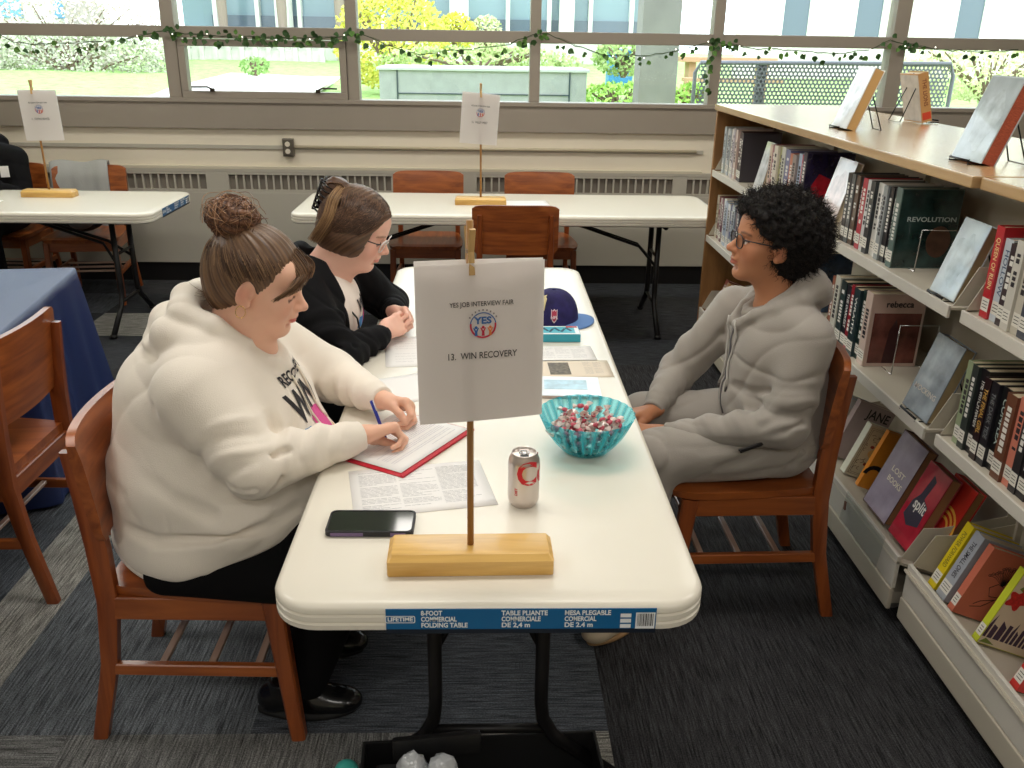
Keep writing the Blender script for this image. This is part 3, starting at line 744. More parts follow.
# ================================================================== THE BOOK SHELVES
FX = 1.220                       # front plane of the lips
m_shelf = mat('shelf_paint', (198,190,174), .42, noise_amt=.02, noise_scale=6)
m_lip = mat('shelf_lip', (214,209,199), .38)
m_oak = wood('oak_laminate', (178,142,98), (200,166,120), .7, .24, 1, .7)
m_oak_e = wood('oak_panel', (132,92,50), (158,114,66), .7, .45, 2, .1)
m_chrome = mat('chrome', (200,200,200), .15, 1)
m_wire = mat('black_wire', (14,14,14), .35, .4)
def end_plate(x0, y, z0, h, d=.27, tilt=0):
    q = MB(); q.face([(x0, y, z0), (x0+d, y, z0-tilt), (x0+d, y, z0+h+.04), (x0+.10, y, z0+h), (x0+.05, y, z0+h)]); 
    return q
def unit(name_label, y0, y1, wood_end):
    FX = globals()['FX']+(0 if wood_end else .016)
    t = thing('book_shelf', name_label, 'book shelf', (FX, (y0+y1)/2, 0)); kw = dict(parent=t, world=True)
    XB = 1.90; XC = 1.555
    MB().bb(FX-.012, XB, y0, y1, 1.322, 1.352, .004).build('wooden_top', m_oak, **kw)
    MB().bb(XC-.012, XC+.012, y0+.02, y1-.02, .1, 1.322).build('back_panel', m_shelf, **kw)
    if wood_end: MB().bb(FX, XB, y1-.028, y1-.002, .0, 1.320, .002).build('end_panel', m_oak_e, **kw)
    a, b = y0+.012, y1-(.03 if wood_end else .012)
    for z in (1.012, .655):
        q = MB(); q.bb(FX+.004, XC-.012, a, b, z-.012, z-.006); q.build('shelf_board', m_shelf, **kw)
        q = MB(); q.bb(FX, FX+.008, a, b, z-.034, z, .002); q.build('shelf_lip', m_lip, **kw)
        MB().bb(XC+.012, XB-.01, a, b, z-.03, z-.006).build('rear_shelf_board', m_shelf, **kw)
    # sloping bottom shelf and base
    q = MB(); q.box(((FX+XC)/2, (a+b)/2, .158), (.355, b-a, .008), Euler((0, .33, 0))); q.build('bottom_board', m_shelf, **kw)
    q = MB(); q.bb(FX, FX+.012, a, b, .125, .236, .003); q.build('bottom_lip', m_lip, **kw)
    q = MB(); q.bb(FX-.004, FX+.01, a, b, .05, .122, .005); q.build('base_panel', m_shelf, **kw)
    MB().bb(FX+.02, XB-.02, a+.03, b-.03, .05, .09).build('base_frame', m_shelf, **kw)
    MB().bb(XC+.012, XB, a, b, .05, .2).build('rear_base', m_shelf, **kw)
    for yy in (y0+.10, y1-.10):
        for xx in (FX+.06, XB-.06):
            q = MB(); q.tube([(xx, yy-.014, .027), (xx, yy+.014, .027)], .026, 18); q.mi = 1; q.box((xx, yy, .048), (.05, .04, .01)); q.tube([(xx-.03, yy, .045), (xx-.045, yy-.0, .04)], .008, 8)
            q.build('caster', [mat('caster_grey', (120,120,122), .3), m_chrome], smooth=False, **kw)
    n = max(1, round((y1-y0)/.9)); ys = [a+.002+(b-a-.004)*k/n for k in range(n+1)]
    for i, y in enumerate(ys):
        for z, h, tl in ((1.012, .105, 0), (.655, .105, 0), (.232, .10, .11)):
            for dy in ((-.012, .012) if 0 < i < n else (0,)):
                q = end_plate(FX+.012, y+dy, z, h, .29, tl)
                o = q.build('end_plate', m_shelf, **kw); m_ = o.modifiers.new('s', 'SOLIDIFY'); m_.thickness = .0022
        MB().bb(XC-.03, XC+.03, y-.012 if i else y, y+.012 if i < n else y, .05, 1.322).build('upright', m_shelf, **kw)
    return t
YA0, YA1 = .925, 3.60
shelfA = unit('long beige metal book shelf with an oak top behind the person in grey', YA0, YA1, True)
shelfB = unit('nearer beige metal book shelf on casters at the right edge, holding the yellow book', -.02, .912, False)
# ---------------------------------------------------------------- books
def col_mat(rgb, rough=.3): return mat('cover_%d_%d_%d' % rgb, rgb, rough, coat=.3)
m_pages = mat('page_block', (206,190,160), .8, noise_amt=.08, noise_scale=200, stretch=(1,40,1))
m_stick = mat('spine_sticker', (226,222,212), .5)
ORD = ['first', 'second', 'third', 'fourth', 'fifth', 'sixth', 'seventh', 'eighth', 'ninth', 'tenth', 'eleventh', 'twelfth', 'thirteenth', 'fourteenth', 'fifteenth', 'sixteenth', 'seventeenth', 'eighteenth', 'nineteenth', 'twentieth']
def shape(q, o, pts, e=.0006): q.face([(o[0]+u, -e, o[2]+v) for u, v in pts])
def book(label, th, dep, h, rgb, loc, lean=0, face=False, tilt=0, group=None, sticker=True, title=None, design=None, seed=0, tcol=(230,228,222), pages=None):
    """spine faces -X, front cover faces -Y, origin at the bottom near spine corner"""
    t = thing('book', label, 'book', (0,0,0), 0, group)
    c = .0024; m = col_mat(rgb); rr = random.Random(seed)
    q = MB(); q.bb(0, dep, 0, c, 0, h); q.bb(0, dep, th-c, th, 0, h); q.bb(0, c, c, th-c, 0, h); q.build('cover', m, t)
    MB().bb(c+.001, dep-.004, c, th-c, .003, h-.004).build('page_block', pages or m_pages, t)
    if sticker:
        q = MB(); q.face([(-.0004, .001, .018), (-.0004, th-.001, .018), (-.0004, th-.001, .052), (-.0004, .001, .052)]); s_ = q.build('spine_sticker', m_stick, t)
        if th > .016:
            q = MB()
            for k in range(3): q.face([(-.0008, .006, .026+k*.008), (-.0008, th-.006, .026+k*.008), (-.0008, th-.006, .0278+k*.008), (-.0008, .006, .0278+k*.008)])
            q.build('sticker_print', m_ink, s_)
    if title is not False:
        tm = mat('print_%d_%d_%d' % tcol, tcol, .5)
        q = MB()
        if title:
            add_text(q, title, min(th*.95, .024), frame((-.0005, th/2, h*.60), (0,0,-1), (0,-1,0)), .0003, w=h*.55)
        else:
            z = h*.86; 
            while z > h*.36:
                w = rr.uniform(.006, .014)
                if rr.random() < .85: q.face([(-.0005, th*.28, z-w), (-.0005, th*.72, z-w), (-.0005, th*.72, z), (-.0005, th*.28, z)])
                z -= w+.004
        if len(q.bm.verts): q.build('spine_title', tm, t)
        else: q.bm.free()
    if design: design(t, th, dep, h)
    M = Matrix.Translation(loc) @ Matrix.Rotation(lean, 4, 'Y') @ (Matrix.Rotation(-PI/2, 4, 'Z') if face else Matrix.Rotation(tilt, 4, 'X'))
    t.matrix_basis = M
    return t
def row(where, y_far, specs, z, x=FX+.035, lean=0, seed=1, dep=.17, tilt=0):
    """specs from the far end towards the viewer: (thickness, height, rgb, colour words[, title, text colour])"""
    y = y_far; rr = random.Random(seed); zz = z
    for i, s in enumerate(specs):
        th, h, rgb, words_ = s[:4]; title = s[4] if len(s) > 4 else None; tc = s[5] if len(s) > 5 else ((225,222,215) if sum(rgb) < 420 else (50,46,50))
        y -= th
        lab = s[6] if len(s) > 6 else '%s book, %s from the window in %s' % (words_, ORD[i], where)
        book(lab, th-.0012, dep+rr.uniform(-.012, .008), h, rgb, (x+rr.uniform(-.006, .008), y, zz), lean=lean, tilt=tilt, seed=seed*50+i, title=title, tcol=tc, design=s[7] if len(s) > 7 else None)
    return y
def decal(t, name, m, pieces, part_=None):
    q = MB()
    for kind, *a in pieces:
        if kind == 'r': x0, x1, z0, z1, e = a; q.face([(x0, -e, z0), (x1, -e, z0), (x1, -e, z1), (x0, -e, z1)])
        elif kind == 'e': cx, cz, rx, rz, e = a; q.face([(cx+rx*math.cos(2*PI*k/24), -e, cz+rz*math.sin(2*PI*k/24)) for k in range(24)])
        elif kind == 'p': pts, e = a; q.face([(u, -e, v) for u, v in pts])
        elif kind == 't': txt, size, cx, cz, w, e = a; add_text(q, txt, size, frame((cx, -e, cz), (1,0,0), (0,0,1)), size*.02, w=w)
        elif kind == 'l': pts, r, e = a; q.tube([(u, -e, v) for u, v in pts], r, 4)
    return q.build(name, m, t)
K = mat('print_black', (28,24,28), .5)
Z1, Z2 = 1.007, .650
Wt = (222,220,214); Bk = (30,28,32); Gy = (120,122,124)
# --- top shelf, far group
row('the far upper shelf group', 3.545, [(.040,.235,(206,210,206),'pale grey spined'), (.035,.235,(190,200,204),'pale blue grey'), (.05,.23,(214,214,208),'white spined'), (.035,.235,(170,178,184),'grey spined'), (.05,.235,(220,214,206),'off white'),
    (.035,.245,(196,190,196),'pale lilac grey'), (.04,.24,(214,196,186),'pinkish white'), (.03,.235,(190,150,140),'dusty pink'), (.05,.24,(64,40,44),'dark maroon glossy covered'), (.03,.235,(70,66,74),'dark grey')], Z1, seed=2, dep=.19)
def dsg_pale(base, blot, title=None):
    blot = tuple(int(a*.75+b*.25) for a, b in zip(base, blot))
    def f(t, th, dep, h):
        decal(t, 'cover_art', mat('art_%d_%d_%d' % base, base, .14, noise_amt=.16, noise_scale=14, coat=.6), [('r', .004, dep-.002, .004, h-.004, .0005)])
        decal(t, 'art_patch', mat('art_%d_%d_%d' % blot, blot, .2, noise_amt=.3, noise_scale=22, coat=.5), [('p', [(dep*(.5+(.36+.07*math.sin(3*a_))*math.cos(a_)), h*(.48+(.34+.05*math.cos(5*a_))*math.sin(a_))) for a_ in [2*PI*k_/26 for k_ in range(26)]], .0009)])
        if title: decal(t, 'cover_title', K, [('t', title, .03, dep/2, h*.84, dep*.7, .0014)])
    return f
def easel(x, y, z, w=.10, lean=.30, label='', h=.17, cat='book easel'):
    """wire display stand, book leans on it; origin under the front lip"""
    t = thing('book_easel', label, cat, (x, y, z), 0, None)
    q = MB(); s_, c_ = math.sin(lean), math.cos(lean)
    q.tube([(-.012, w/2, .016), (-.016, w/2, .004), (.03, w/2, .002)], .0022, 6); q.tube([(-.012, -w/2, .016), (-.016, -w/2, .004), (.03, -w/2, .002)], .0022, 6)
    q.tube([(-.014, -w/2, .012), (-.014, w/2, .012)], .0035, 6); q.build('front_lip', m_wire, t, True)
    q = MB(); b = .034
    arch = [(b, w/2, .003), (b+h*s_, w*.42, h*c_*.75), (b+h*1.2*s_, w*.2, h*c_*1.15), (b+h*1.22*s_, 0, h*c_*1.2), (b+h*1.2*s_, -w*.2, h*c_*1.15), (b+h*s_, -w*.42, h*c_*.75), (b, -w/2, .003)]
    q.tube(arch, .0022, 6); q.build('back_rest', m_wire, t, True)
    q = MB(); q.tube([(b+h*1.1*s_, w*.3, h*.95*c_), (b+h*1.15*s_+.055, w*.42, .003), (b+h*1.15*s_+.055, -w*.42, .003), (b+h*1.1*s_, -w*.3, h*.95*c_)], .0022, 6); q.build('support', m_wire, t, True)
    return t
def faceout(label, x, y_left, z, w, h, th, lean, rgb, design, tcol=Wt, easel_label=None, pages=None, sticker=False):
    book(label, th, w, h, rgb, (x, y_left, z+.006), lean=lean, face=True, title=False, sticker=sticker, design=design, pages=pages)
    if easel_label: easel(x-.004, y_left-w/2, z-.003, w*.62, lean, easel_label)
faceout('pale face out book on a small easel in the far upper shelf', FX+.03, 2.905, Z1, .12, .225, .022, .22, (216,220,220), dsg_pale((220,224,226), (190,198,204)), easel_label='small black easel holding the pale book on the far upper shelf')
def dsg_dark(t, th, dep, h):
    decal(t, 'cover_art', mat('art_navy_red', (34,28,54), .12, coat=.6, noise_amt=.5, noise_scale=18), [('r', .004, dep-.002, .004, h-.004, .0005)])
    decal(t, 'art_patch', mat('art_red', (168,30,44), .2, noise_amt=.4, noise_scale=30), [('p', [(.02,.02), (dep*.8,.015), (dep*.7,h*.55), (dep*.3,h*.68), (.03,h*.5)], .0009)])
row('the middle upper shelf group', 2.725, [(.04,.23,(214,190,176),'pale tan'), (.045,.235,(150,92,100),'dusty maroon'), (.05,.235,(222,214,200),'cream'), (.05,.235,(168,166,108),'olive green'), (.045,.24,(206,206,196),'pale green grey'), (.055,.235,(118,122,160),'blue violet'),
    (.045,.225,(196,120,92),'orange tan'), (.045,.225,(150,138,134),'grey brown'), (.045,.235,(184,200,222),'pale blue'), (.04,.235,(176,64,88),'raspberry red'), (.04,.25,(34,30,60),'navy and red glossy covered', None, Wt, 'navy book with a red cover picture, nearest of the middle upper group', dsg_dark)], Z1, seed=3, dep=.19)
faceout('pinkish white face out book leaning behind the curly hair', FX+.03, 2.06, Z1, .17, .26, .024, .26, (226,212,208), dsg_pale((230,214,210), (206,170,172)), easel_label='small black easel holding the pinkish book on the upper shelf')
def dsg_rev(t, th, dep, h):
    decal(t, 'cover_art', mat('art_teal_dark', (36,58,56), .1, coat=.8, noise_amt=.7, noise_scale=16), [('r', .003, dep-.002, .003, h-.003, .0005)])
    decal(t, 'art_figure', mat('art_brown', (92,66,52), .3, noise_amt=.4, noise_scale=20), [('e', dep*.72, h*.34, dep*.2, h*.2, .0009)])
    decal(t, 'cover_title', mat('print_pale', (190,206,204), .4), [('t', 'REVOLUTION', .02, dep*.55, h*.62, dep*.8, .0014)])
row('the near upper shelf group', 1.80, [(.032,.235,(34,34,38),'black and grey'), (.032,.235,(84,88,90),'dark grey'), (.034,.235,(92,74,62),'dull brown'), (.032,.235,(52,54,58),'charcoal'), (.036,.235,(178,44,62),'red spined'),
    (.030,.235,(206,206,206),'white and black'), (.034,.235,(44,50,54),'dark slate'), (.032,.235,(212,210,204),'off white'), (.03,.235,(228,226,222),'white spined'), (.030,.235,(150,156,158),'silver grey'), (.032,.235,(38,42,46),'black lettered'),
    (.034,.235,(28,30,34),'black', 'SELECTION', Wt), (.038,.245,(88,112,108),'grey green glossy covered', None, Wt, 'dark teal book with REVOLUTION on its cover beside the wire bookend', dsg_rev)], Z1, seed=4, dep=.185)
def bookend(label, x, y, z, w=.12, h=.13):
    t = thing('wire_bookend', label, 'bookend', (x, y, z)); q = MB(); q.tube([(0, 0, .002), (.002, 0, h), (w, 0, h), (w+.002, 0, .002)], .0022, 6); q.build('frame', m_chrome, t, True)
    MB().tube([(0, 0, .002), (0, .1, .002), (w, .1, .002), (w, 0, .002)], .0018, 6).build('foot', m_chrome, t, True)
bookend('thin wire bookend in front of the dark teal book', FX+.09, 1.335, Z1-.003)
bookend('thin wire bookend in front of the navy and red book', FX+.07, 2.235, Z1-.003)
faceout('silvery glossy face out book on an easel at the near upper shelf end', FX+.028, 1.105, Z1, .135, .215, .030, .30, (196,204,210), dsg_pale((206,216,222), (168,184,192)), easel_label='black easel at the near end of the upper shelf', pages=mat('page_tan', (168,146,110), .85))
faceout('grey book lying tilted behind the silvery glossy book', FX+.20, 1.06, Z1+.0, .14, .22, .02, .35, (120,112,104), dsg_pale((132,122,112), (112,104,98)))
# --- second shelf
row('the far middle shelf group', 3.55, [(.035,.23,(212,206,184),'cream'), (.035,.23,(120,58,66),'dark red'), (.045,.225,(222,218,212),'white spined'), (.035,.235,(110,52,74),'plum'), (.05,.235,(220,220,220),'white'), (.05,.23,(160,176,200),'light blue'),
    (.05,.225,(206,206,210),'pale grey'), (.04,.23,(86,96,140),'blue violet'), (.05,.235,(148,160,172),'slate grey'), (.05,.235,(180,150,150),'dusty pink'), (.04,.23,(70,72,90),'dark blue grey')], Z2, seed=5, dep=.18)
def dsg_blue(t, th, dep, h):
    decal(t, 'cover_art', mat('art_blue_dark', (34,52,72), .12, coat=.7, noise_amt=.8, noise_scale=20), [('r', .003, dep-.002, .003, h-.003, .0005)])
row('the dark blue middle shelf group', 2.2, [(.04,.235,(40,52,68),'dark blue'), (.04,.24,(60,72,80),'slate'), (.04,.24,(34,48,66),'navy', None, Wt, 'dark blue glossy book just right of the curly hair', dsg_blue)], Z2, seed=6, dep=.19)
def dsg_reb(t, th, dep, h):
    decal(t, 'cover_art', mat('art_rose', (198,170,158), .25, noise_amt=.08, noise_scale=10), [('r', .003, dep-.002, .003, h-.003, .0005)])
    decal(t, 'art_photo', mat('art_brown_red', (106,58,50), .18, coat=.5, noise_amt=.6, noise_scale=14), [('r', .014, dep-.008, .012, h*.74, .0009)])
    decal(t, 'art_figure', mat('art_deep', (64,32,34), .3), [('p', [(dep*.35,.012), (dep*.6,.012), (dep*.58,h*.5), (dep*.5,h*.66), (dep*.4,h*.5)], .0012)])
    decal(t, 'cover_title', K, [('t', 'rebecca', .03, dep*.52, h*.86, dep*.5, .0014)])
row('the near middle shelf group', 1.80, [(.03,.225,(150,96,76),'brick brown'), (.045,.235,(206,204,192),'off white'), (.05,.23,(40,58,58),'dark green'), (.04,.225,(32,36,44),'black', 'THE DARKEST', Wt), (.035,.235,(150,30,46),'red and black'), (.05,.235,(36,56,60),'deep teal', 'WRAITH', Wt), (.045,.24,(30,50,46),'black green'),
    (.05,.25,(206,184,172),'rose beige', None, Bk, 'rose beige book with a dark red cover photo on the middle shelf', dsg_reb)], Z2, seed=7, dep=.19)
bookend('thin wire bookend in front of the rose beige book', FX+.10, 1.38, Z2-.003, .13, .17)
def dsg_sil(t, th, dep, h):
    decal(t, 'cover_art', mat('art_silver', (150,160,168), .12, coat=.7, noise_amt=.4, noise_scale=13), [('r', .003, dep-.002, .003, h-.003, .0005)])
    decal(t, 'cover_title', mat('print_soft', (196,188,180), .3), [('t', 'MOCKING', .022, dep*.5, h*.30, dep*.8, .0012)])
faceout('silver grey face out book on an easel at the near middle shelf end', FX+.02, 1.12, Z2, .155, .235, .034, .30, (126,134,142), dsg_sil, easel_label='black easel at the near end of the middle shelf', pages=mat('page_tan'))
# --- bottom sloping shelf
LN = .36
def zb(x): return .222-(x-FX-.02)*.34
row('the far bottom shelf corner', 3.52, [(.05,.215,(150,82,72),'brick red'), (.045,.21,(206,176,150),'tan'), (.05,.215,(196,150,96),'golden brown'), (.05,.21,(214,196,170),'cream'), (.05,.215,(170,120,96),'dull orange')], zb(FX+.045), x=FX+.045, lean=LN, seed=8, dep=.14)
def dsg_jane(t, th, dep, h):
    decal(t, 'cover_art', mat('art_jane', (158,140,138), .35, noise_amt=.1, noise_scale=12), [('r', .003, dep-.002, .003, h-.003, .0005)])
    decal(t, 'cover_title', K, [('t', 'JANE', .05, dep*.62, h*.84, dep*.62, .0014)])
def dsg_orn(t, th, dep, h):
    decal(t, 'cover_art', mat('art_ivory', (190,190,168), .4, noise_amt=.05, noise_scale=12), [('r', .003, dep-.002, .003, h-.003, .0005)])
    q = MB()
    for a in (.010, .016):
        p = [(a, -.001, a), (dep-a, -.001, a), (dep-a, -.001, h-a), (a, -.001, h-a)]; q.tube(p, .0007, 4, closed=True)
    rr = random.Random(5)
    for _ in range(46):
        x = rr.uniform(.025, dep-.025); z = rr.uniform(.025, h-.025)
        if abs(x-dep/2) < .035 and abs(z-h*.5) < .03: continue
        a0 = rr.uniform(0, 6); r = rr.uniform(.004, .010); q.tube([(x+r*math.cos(a0+k*.5), -.001, z+r*math.sin(a0+k*.5)*(1-.08*k)) for k in range(7)], .0008, 4)
    q.build('cover_ornament', mat('print_brownblack', (66,50,46), .6), t)
    decal(t, 'cover_center', mat('art_gold', (204,178,120), .4), [('e', dep/2, h*.5, .036, .022, .0012)])
    decal(t, 'cover_red', mat('art_dkred', (140,60,58), .5), [('e', dep*.3, h*.62, .008, .006, .0012), ('e', dep*.72, h*.75, .008, .006, .0012), ('e', dep*.35, h*.28, .007, .006, .0012)])
def dsg_or(t, th, dep, h):
    decal(t, 'cover_art', mat('art_orange', (228,146,42), .3, coat=.4), [('r', .002, dep-.001, .002, h-.002, .0005)])
    decal(t, 'art_red_letter', mat('art_vermilion', (206,72,36), .35), [('t', 'A', .12, dep*.66, h*.82, .055, .0012)])
    decal(t, 'art_black', K, [('r', dep*.30, dep*.56, h*.52, h*.68, .0012), ('p', [(dep*.5,.01), (dep*.66,.01), (dep*.9,h*.42), (dep*.75,h*.42)], .0012), ('p', [(dep*.2+.04*math.cos(a)*r, h*.24+.04*math.sin(a)*r) for r, a in [(1, PI*k/8) for k in range(9)]+[(.6, PI*(8-k)/8) for k in range(9)]], .0013)])
    decal(t, 'art_disc', mat('art_cream', (230,222,190), .4), [('e', dep*.68, h*.50, .019, .021, .0018)])
X3 = FX+.075
book('pale blue white book standing behind the chair post on the bottom shelf', .03, .14, .205, (196,208,214), (X3, 1.86, zb(X3)), lean=LN, seed=70)
book('grey white book farther left on the bottom shelf beside the chair post', .025, .14, .20, (214,214,210), (X3, 1.82, zb(X3)), lean=LN, seed=71)
book('dusty mauve book with JANE on its cover', .03, .15, .235, (160,142,140), (X3+.01, 1.70, zb(X3)), lean=LN, design=dsg_jane, sticker=False, seed=72, title=False)
book('ivory book with an ornamental dark bordered cover', .036, .155, .205, (206,206,190), (X3, 1.545, zb(X3)), lean=LN, design=dsg_orn, seed=73, sticker=False, title=False)
book('orange book with a large red letter A on its cover', .022, .15, .225, (222,140,44), (X3+.01, 1.445, zb(X3)), lean=LN, design=dsg_or, seed=74, sticker=False, title=False)
def dsg_lost(t, th, dep, h):
    decal(t, 'cover_art', mat('art_lilac', (168,158,176), .07, coat=1, noise_amt=.22, noise_scale=12), [('r', .003, dep-.001, .003, h-.003, .0005)])
    decal(t, 'cover_title', mat('print_cream', (236,226,210), .4), [('t', 'LOST', .026, dep*.55, h*.56, dep*.5, .0012), ('t', 'BOOKS', .026, dep*.6, h*.44, dep*.55, .0012)])
def dsg_split(t, th, dep, h):
    decal(t, 'cover_art', mat('art_crimson', (190,46,66), .07, coat=1, noise_amt=.3, noise_scale=12), [('r', .003, dep-.001, .003, h-.003, .0005)])
    decal(t, 'art_silhouette', mat('art_navygrey', (66,62,78), .3), [('p', [(dep*.15,h*.3), (dep*.45,h*.22), (dep*.85,h*.3), (dep*.8,h*.55), (dep*.55,h*.6), (dep*.6,h*.85), (dep*.42,h*.9), (dep*.35,h*.62), (dep*.2,h*.5)], .0009)])
    decal(t, 'cover_title', mat('print_white', (240,236,232), .3), [('t', 'split', .05, dep*.55, h*.50, dep*.5, .0014)])
def dsg_third(t, th, dep, h):
    decal(t, 'cover_art', mat('art_scarlet', (196,50,40), .15, coat=.6), [('r', .003, dep-.001, .003, h-.003, .0005)])
    q = MB()
    for r0 in (.028, .046, .062):
        for k in range(12):
            a, b = PI*k/12, PI*(k+1)/12; q.face([(dep/2+r*math.cos(x), -.001, h*.42+r*math.sin(x)) for r, x in ((r0, a), (r0+.009, a), (r0+.009, b), (r0, b))])
    q.build('art_arches', mat('art_yellow', (232,176,70), .3), t)
m_brownp = mat('page_brown', (150,112,76), .8)
faceout('glossy lilac grey face out book reading LOST BOOKS on the bottom shelf', FX+.055, 1.325, zb(FX+.055), .17, .28, .035, LN, (86,54,50), dsg_lost, pages=m_brownp)
faceout('glossy crimson face out book reading split on the bottom shelf', FX+.055, 1.125, zb(FX+.055), .135, .265, .036, LN, (160,40,56), dsg_split, pages=m_brownp)
faceout('scarlet face out book with yellow arches beside the near end plate', FX+.10, 1.06, zb(FX+.10), .13, .27, .03, LN, (180,44,40), dsg_third, pages=m_brownp)
hd = thing('display_holder', 'clear plastic book holder hooked on the bottom shelf lip', 'display holder', (FX-.004, 1.18, .20))
q = MB(); q.box((-.002, 0, -.01), (.003, .30, .11), Euler((0, .12, 0))); q.build('clear_front', glass_pane('clear_plastic', (246,248,248), .02, .3, .06), hd)
MB().box((-.006, .13, .0), (.004, .012, .03)).build('holder_tab', mat('holder_brown', (110,70,50), .5), hd)
# --- near shelf unit
row('the nearer unit upper shelf', .868, [(.036,.235,(186,34,44),'bright red', 'QUEEN OF RUIN', (236,210,150)), (.036,.21,(196,204,212),'pale silver blue', 'HOLLOW', (70,90,120)), (.032,.205,(60,46,50),'dark speckled'), (.034,.22,(204,200,190),'off white'), (.034,.225,(196,190,176),'cream'), (.036,.22,(70,74,86),'slate blue'), (.04,.23,(150,60,50),'brick red'), (.036,.22,(206,200,188),'pale tan'), (.04,.23,(50,50,60),'charcoal')], Z1, seed=9, x=FX+.045)
row('the nearer unit middle shelf', .868, [(.030,.235,(150,164,130),'pale green'), (.030,.235,(52,60,58),'black and grey'), (.036,.235,(30,28,32),'black', 'THE WITCH HAVEN', Wt), (.030,.225,(40,24,28),'black with gold lettering', 'THE FINAL GIRL', (206,160,80)), (.034,.225,(34,34,40),'charcoal', 'THE DARK TIDE', Gy), (.042,.225,(24,26,28),'plain black', 'COMPLEX', (180,196,190)), (.042,.225,(110,70,52),'brown'), (.034,.23,(214,130,110),'salmon and white'), (.030,.225,(44,44,48),'graphite'), (.036,.22,(30,30,36),'ink black'), (.03,.225,(190,60,44),'vermilion'), (.036,.22,(60,60,70),'slate')], Z2, seed=10, x=FX+.045)
X4 = FX+.05
book('bright yellow book leaning on the bottom shelf of the nearer unit', .036, .15, .215, (224,200,34), (X4, .805, zb(X4)), lean=LN, title='POWER FORWARD', tcol=(120,108,40), seed=80)
book('silver grey book with bold black spine lettering next to the yellow one', .045, .15, .215, (168,172,180), (X4, .748, zb(X4)), lean=LN, title='THE SMALL ONES', tcol=(40,36,44), seed=81)
def dsg_sal(t, th, dep, h):
    decal(t, 'cover_art', mat('art_salmon', (204,112,88), .45, noise_amt=.06, noise_scale=10), [('r', .002, dep-.001, .002, h-.002, .0005)])
    q = MB(); cx, cz = dep*.55, h*.62; rr = random.Random(2)
    for k in range(16):
        a = .5+k*.17; r = .03+.02*rr.random(); q.tube([(cx, -.001, cz-.015), (cx+r*.6*math.cos(a), -.001, cz+r*.5*math.sin(a)), (cx+r*math.cos(a), -.001, cz+r*math.sin(a))], .0007, 4)
        x, z = cx+r*math.cos(a), cz+r*math.sin(a); q.tube([(x+.005*math.cos(b_), -.001, z+.004*math.sin(b_)) for b_ in (0, 1.2, 2.4, 3.6, 4.8)], .0007, 4, closed=True)
    for path in ([(cx-.012,cz-.012), (cx-.03,cz-.03), (cx-.016,cz-.055), (cx+.01,cz-.05)], [(cx-.012,cz-.012), (cx+.022,cz-.02), (cx+.03,cz-.045), (cx+.005,cz-.06), (cx-.03,cz-.075), (cx-.045,cz-.09)], [(cx+.005,cz-.06), (cx-.02,cz-.09), (cx-.05,cz-.10)]):
        q.tube([(u, -.001, v) for u, v in path], .0009, 4)
    q.build('line_drawing', K, t)
book('salmon pink book with a black line drawing of flowers', .026, .155, .215, (206,116,92), (X4, .700, zb(X4)), lean=LN, design=dsg_sal, seed=82, title=False)
def dsg_flo(t, th, dep, h):
    decal(t, 'cover_art', mat('art_cream2', (226,214,186), .4), [('r', .002, dep-.001, .002, h-.002, .0005)])
    q = MB(); rr = random.Random(8)
    x = .0
    while x < dep-.004:
        w = rr.uniform(.008, .02); q.face([(x+.002, -.001, h*.10), (min(x+w, dep-.002), -.001, h*.10), (min(x+w, dep-.002), -.001, h*rr.uniform(.24, .42)), (x+.002, -.001, h*rr.uniform(.24, .42))]); x += w+.002
    q.build('skyline', mat('art_plum', (70,54,74), .5), t)
    for i, (u, v, r) in enumerate(((.30,.84,.022), (.18,.64,.026), (.62,.9,.014), (.85,.78,.016))):
        decal(t, 'flower', mat('art_flower', (200,46,40), .4, noise_amt=.3, noise_scale=120), [('p', [(dep*u+r*(1+.25*math.cos(5*a))*math.cos(a), h*v+r*(1+.25*math.cos(5*a))*math.sin(a)) for a in [2*PI*k/30 for k in range(30)]], .0012)])
    decal(t, 'leaf_sprays', mat('art_leaf', (120,140,60), .5), [('p', [(dep*.4,h*.75), (dep*.55,h*.80), (dep*.42,h*.82)], .0011), ('p', [(dep*.1,h*.78), (dep*.22,h*.74), (dep*.14,h*.82)], .0011), ('p', [(dep*.02,h*.02), (dep*.3,h*.03), (dep*.1,h*.09)], .0013)])
    decal(t, 'cover_title', mat('print_brown', (96,60,50), .5), [('t', 'Love', .022, dep*.6, h*.66, .04, .0014), ('t', 'City', .03, dep*.62, h*.54, .05, .0014)])
book('floral covered book with a lime yellow spine and a dark skyline', .024, .16, .23, (206,214,60), (X4, .570, zb(X4)), lean=LN, design=dsg_flo, seed=83, title=False)
book('red and white small book nearest the viewer on the bottom shelf', .03, .15, .19, (206,60,56), (X4, .385, zb(X4)), lean=LN, seed=84)
book('grey book standing in the dark behind the salmon book', .03, .15, .2, (120,124,130), (X4+.10, .62, zb(X4+.10)-.0), lean=LN, seed=85)
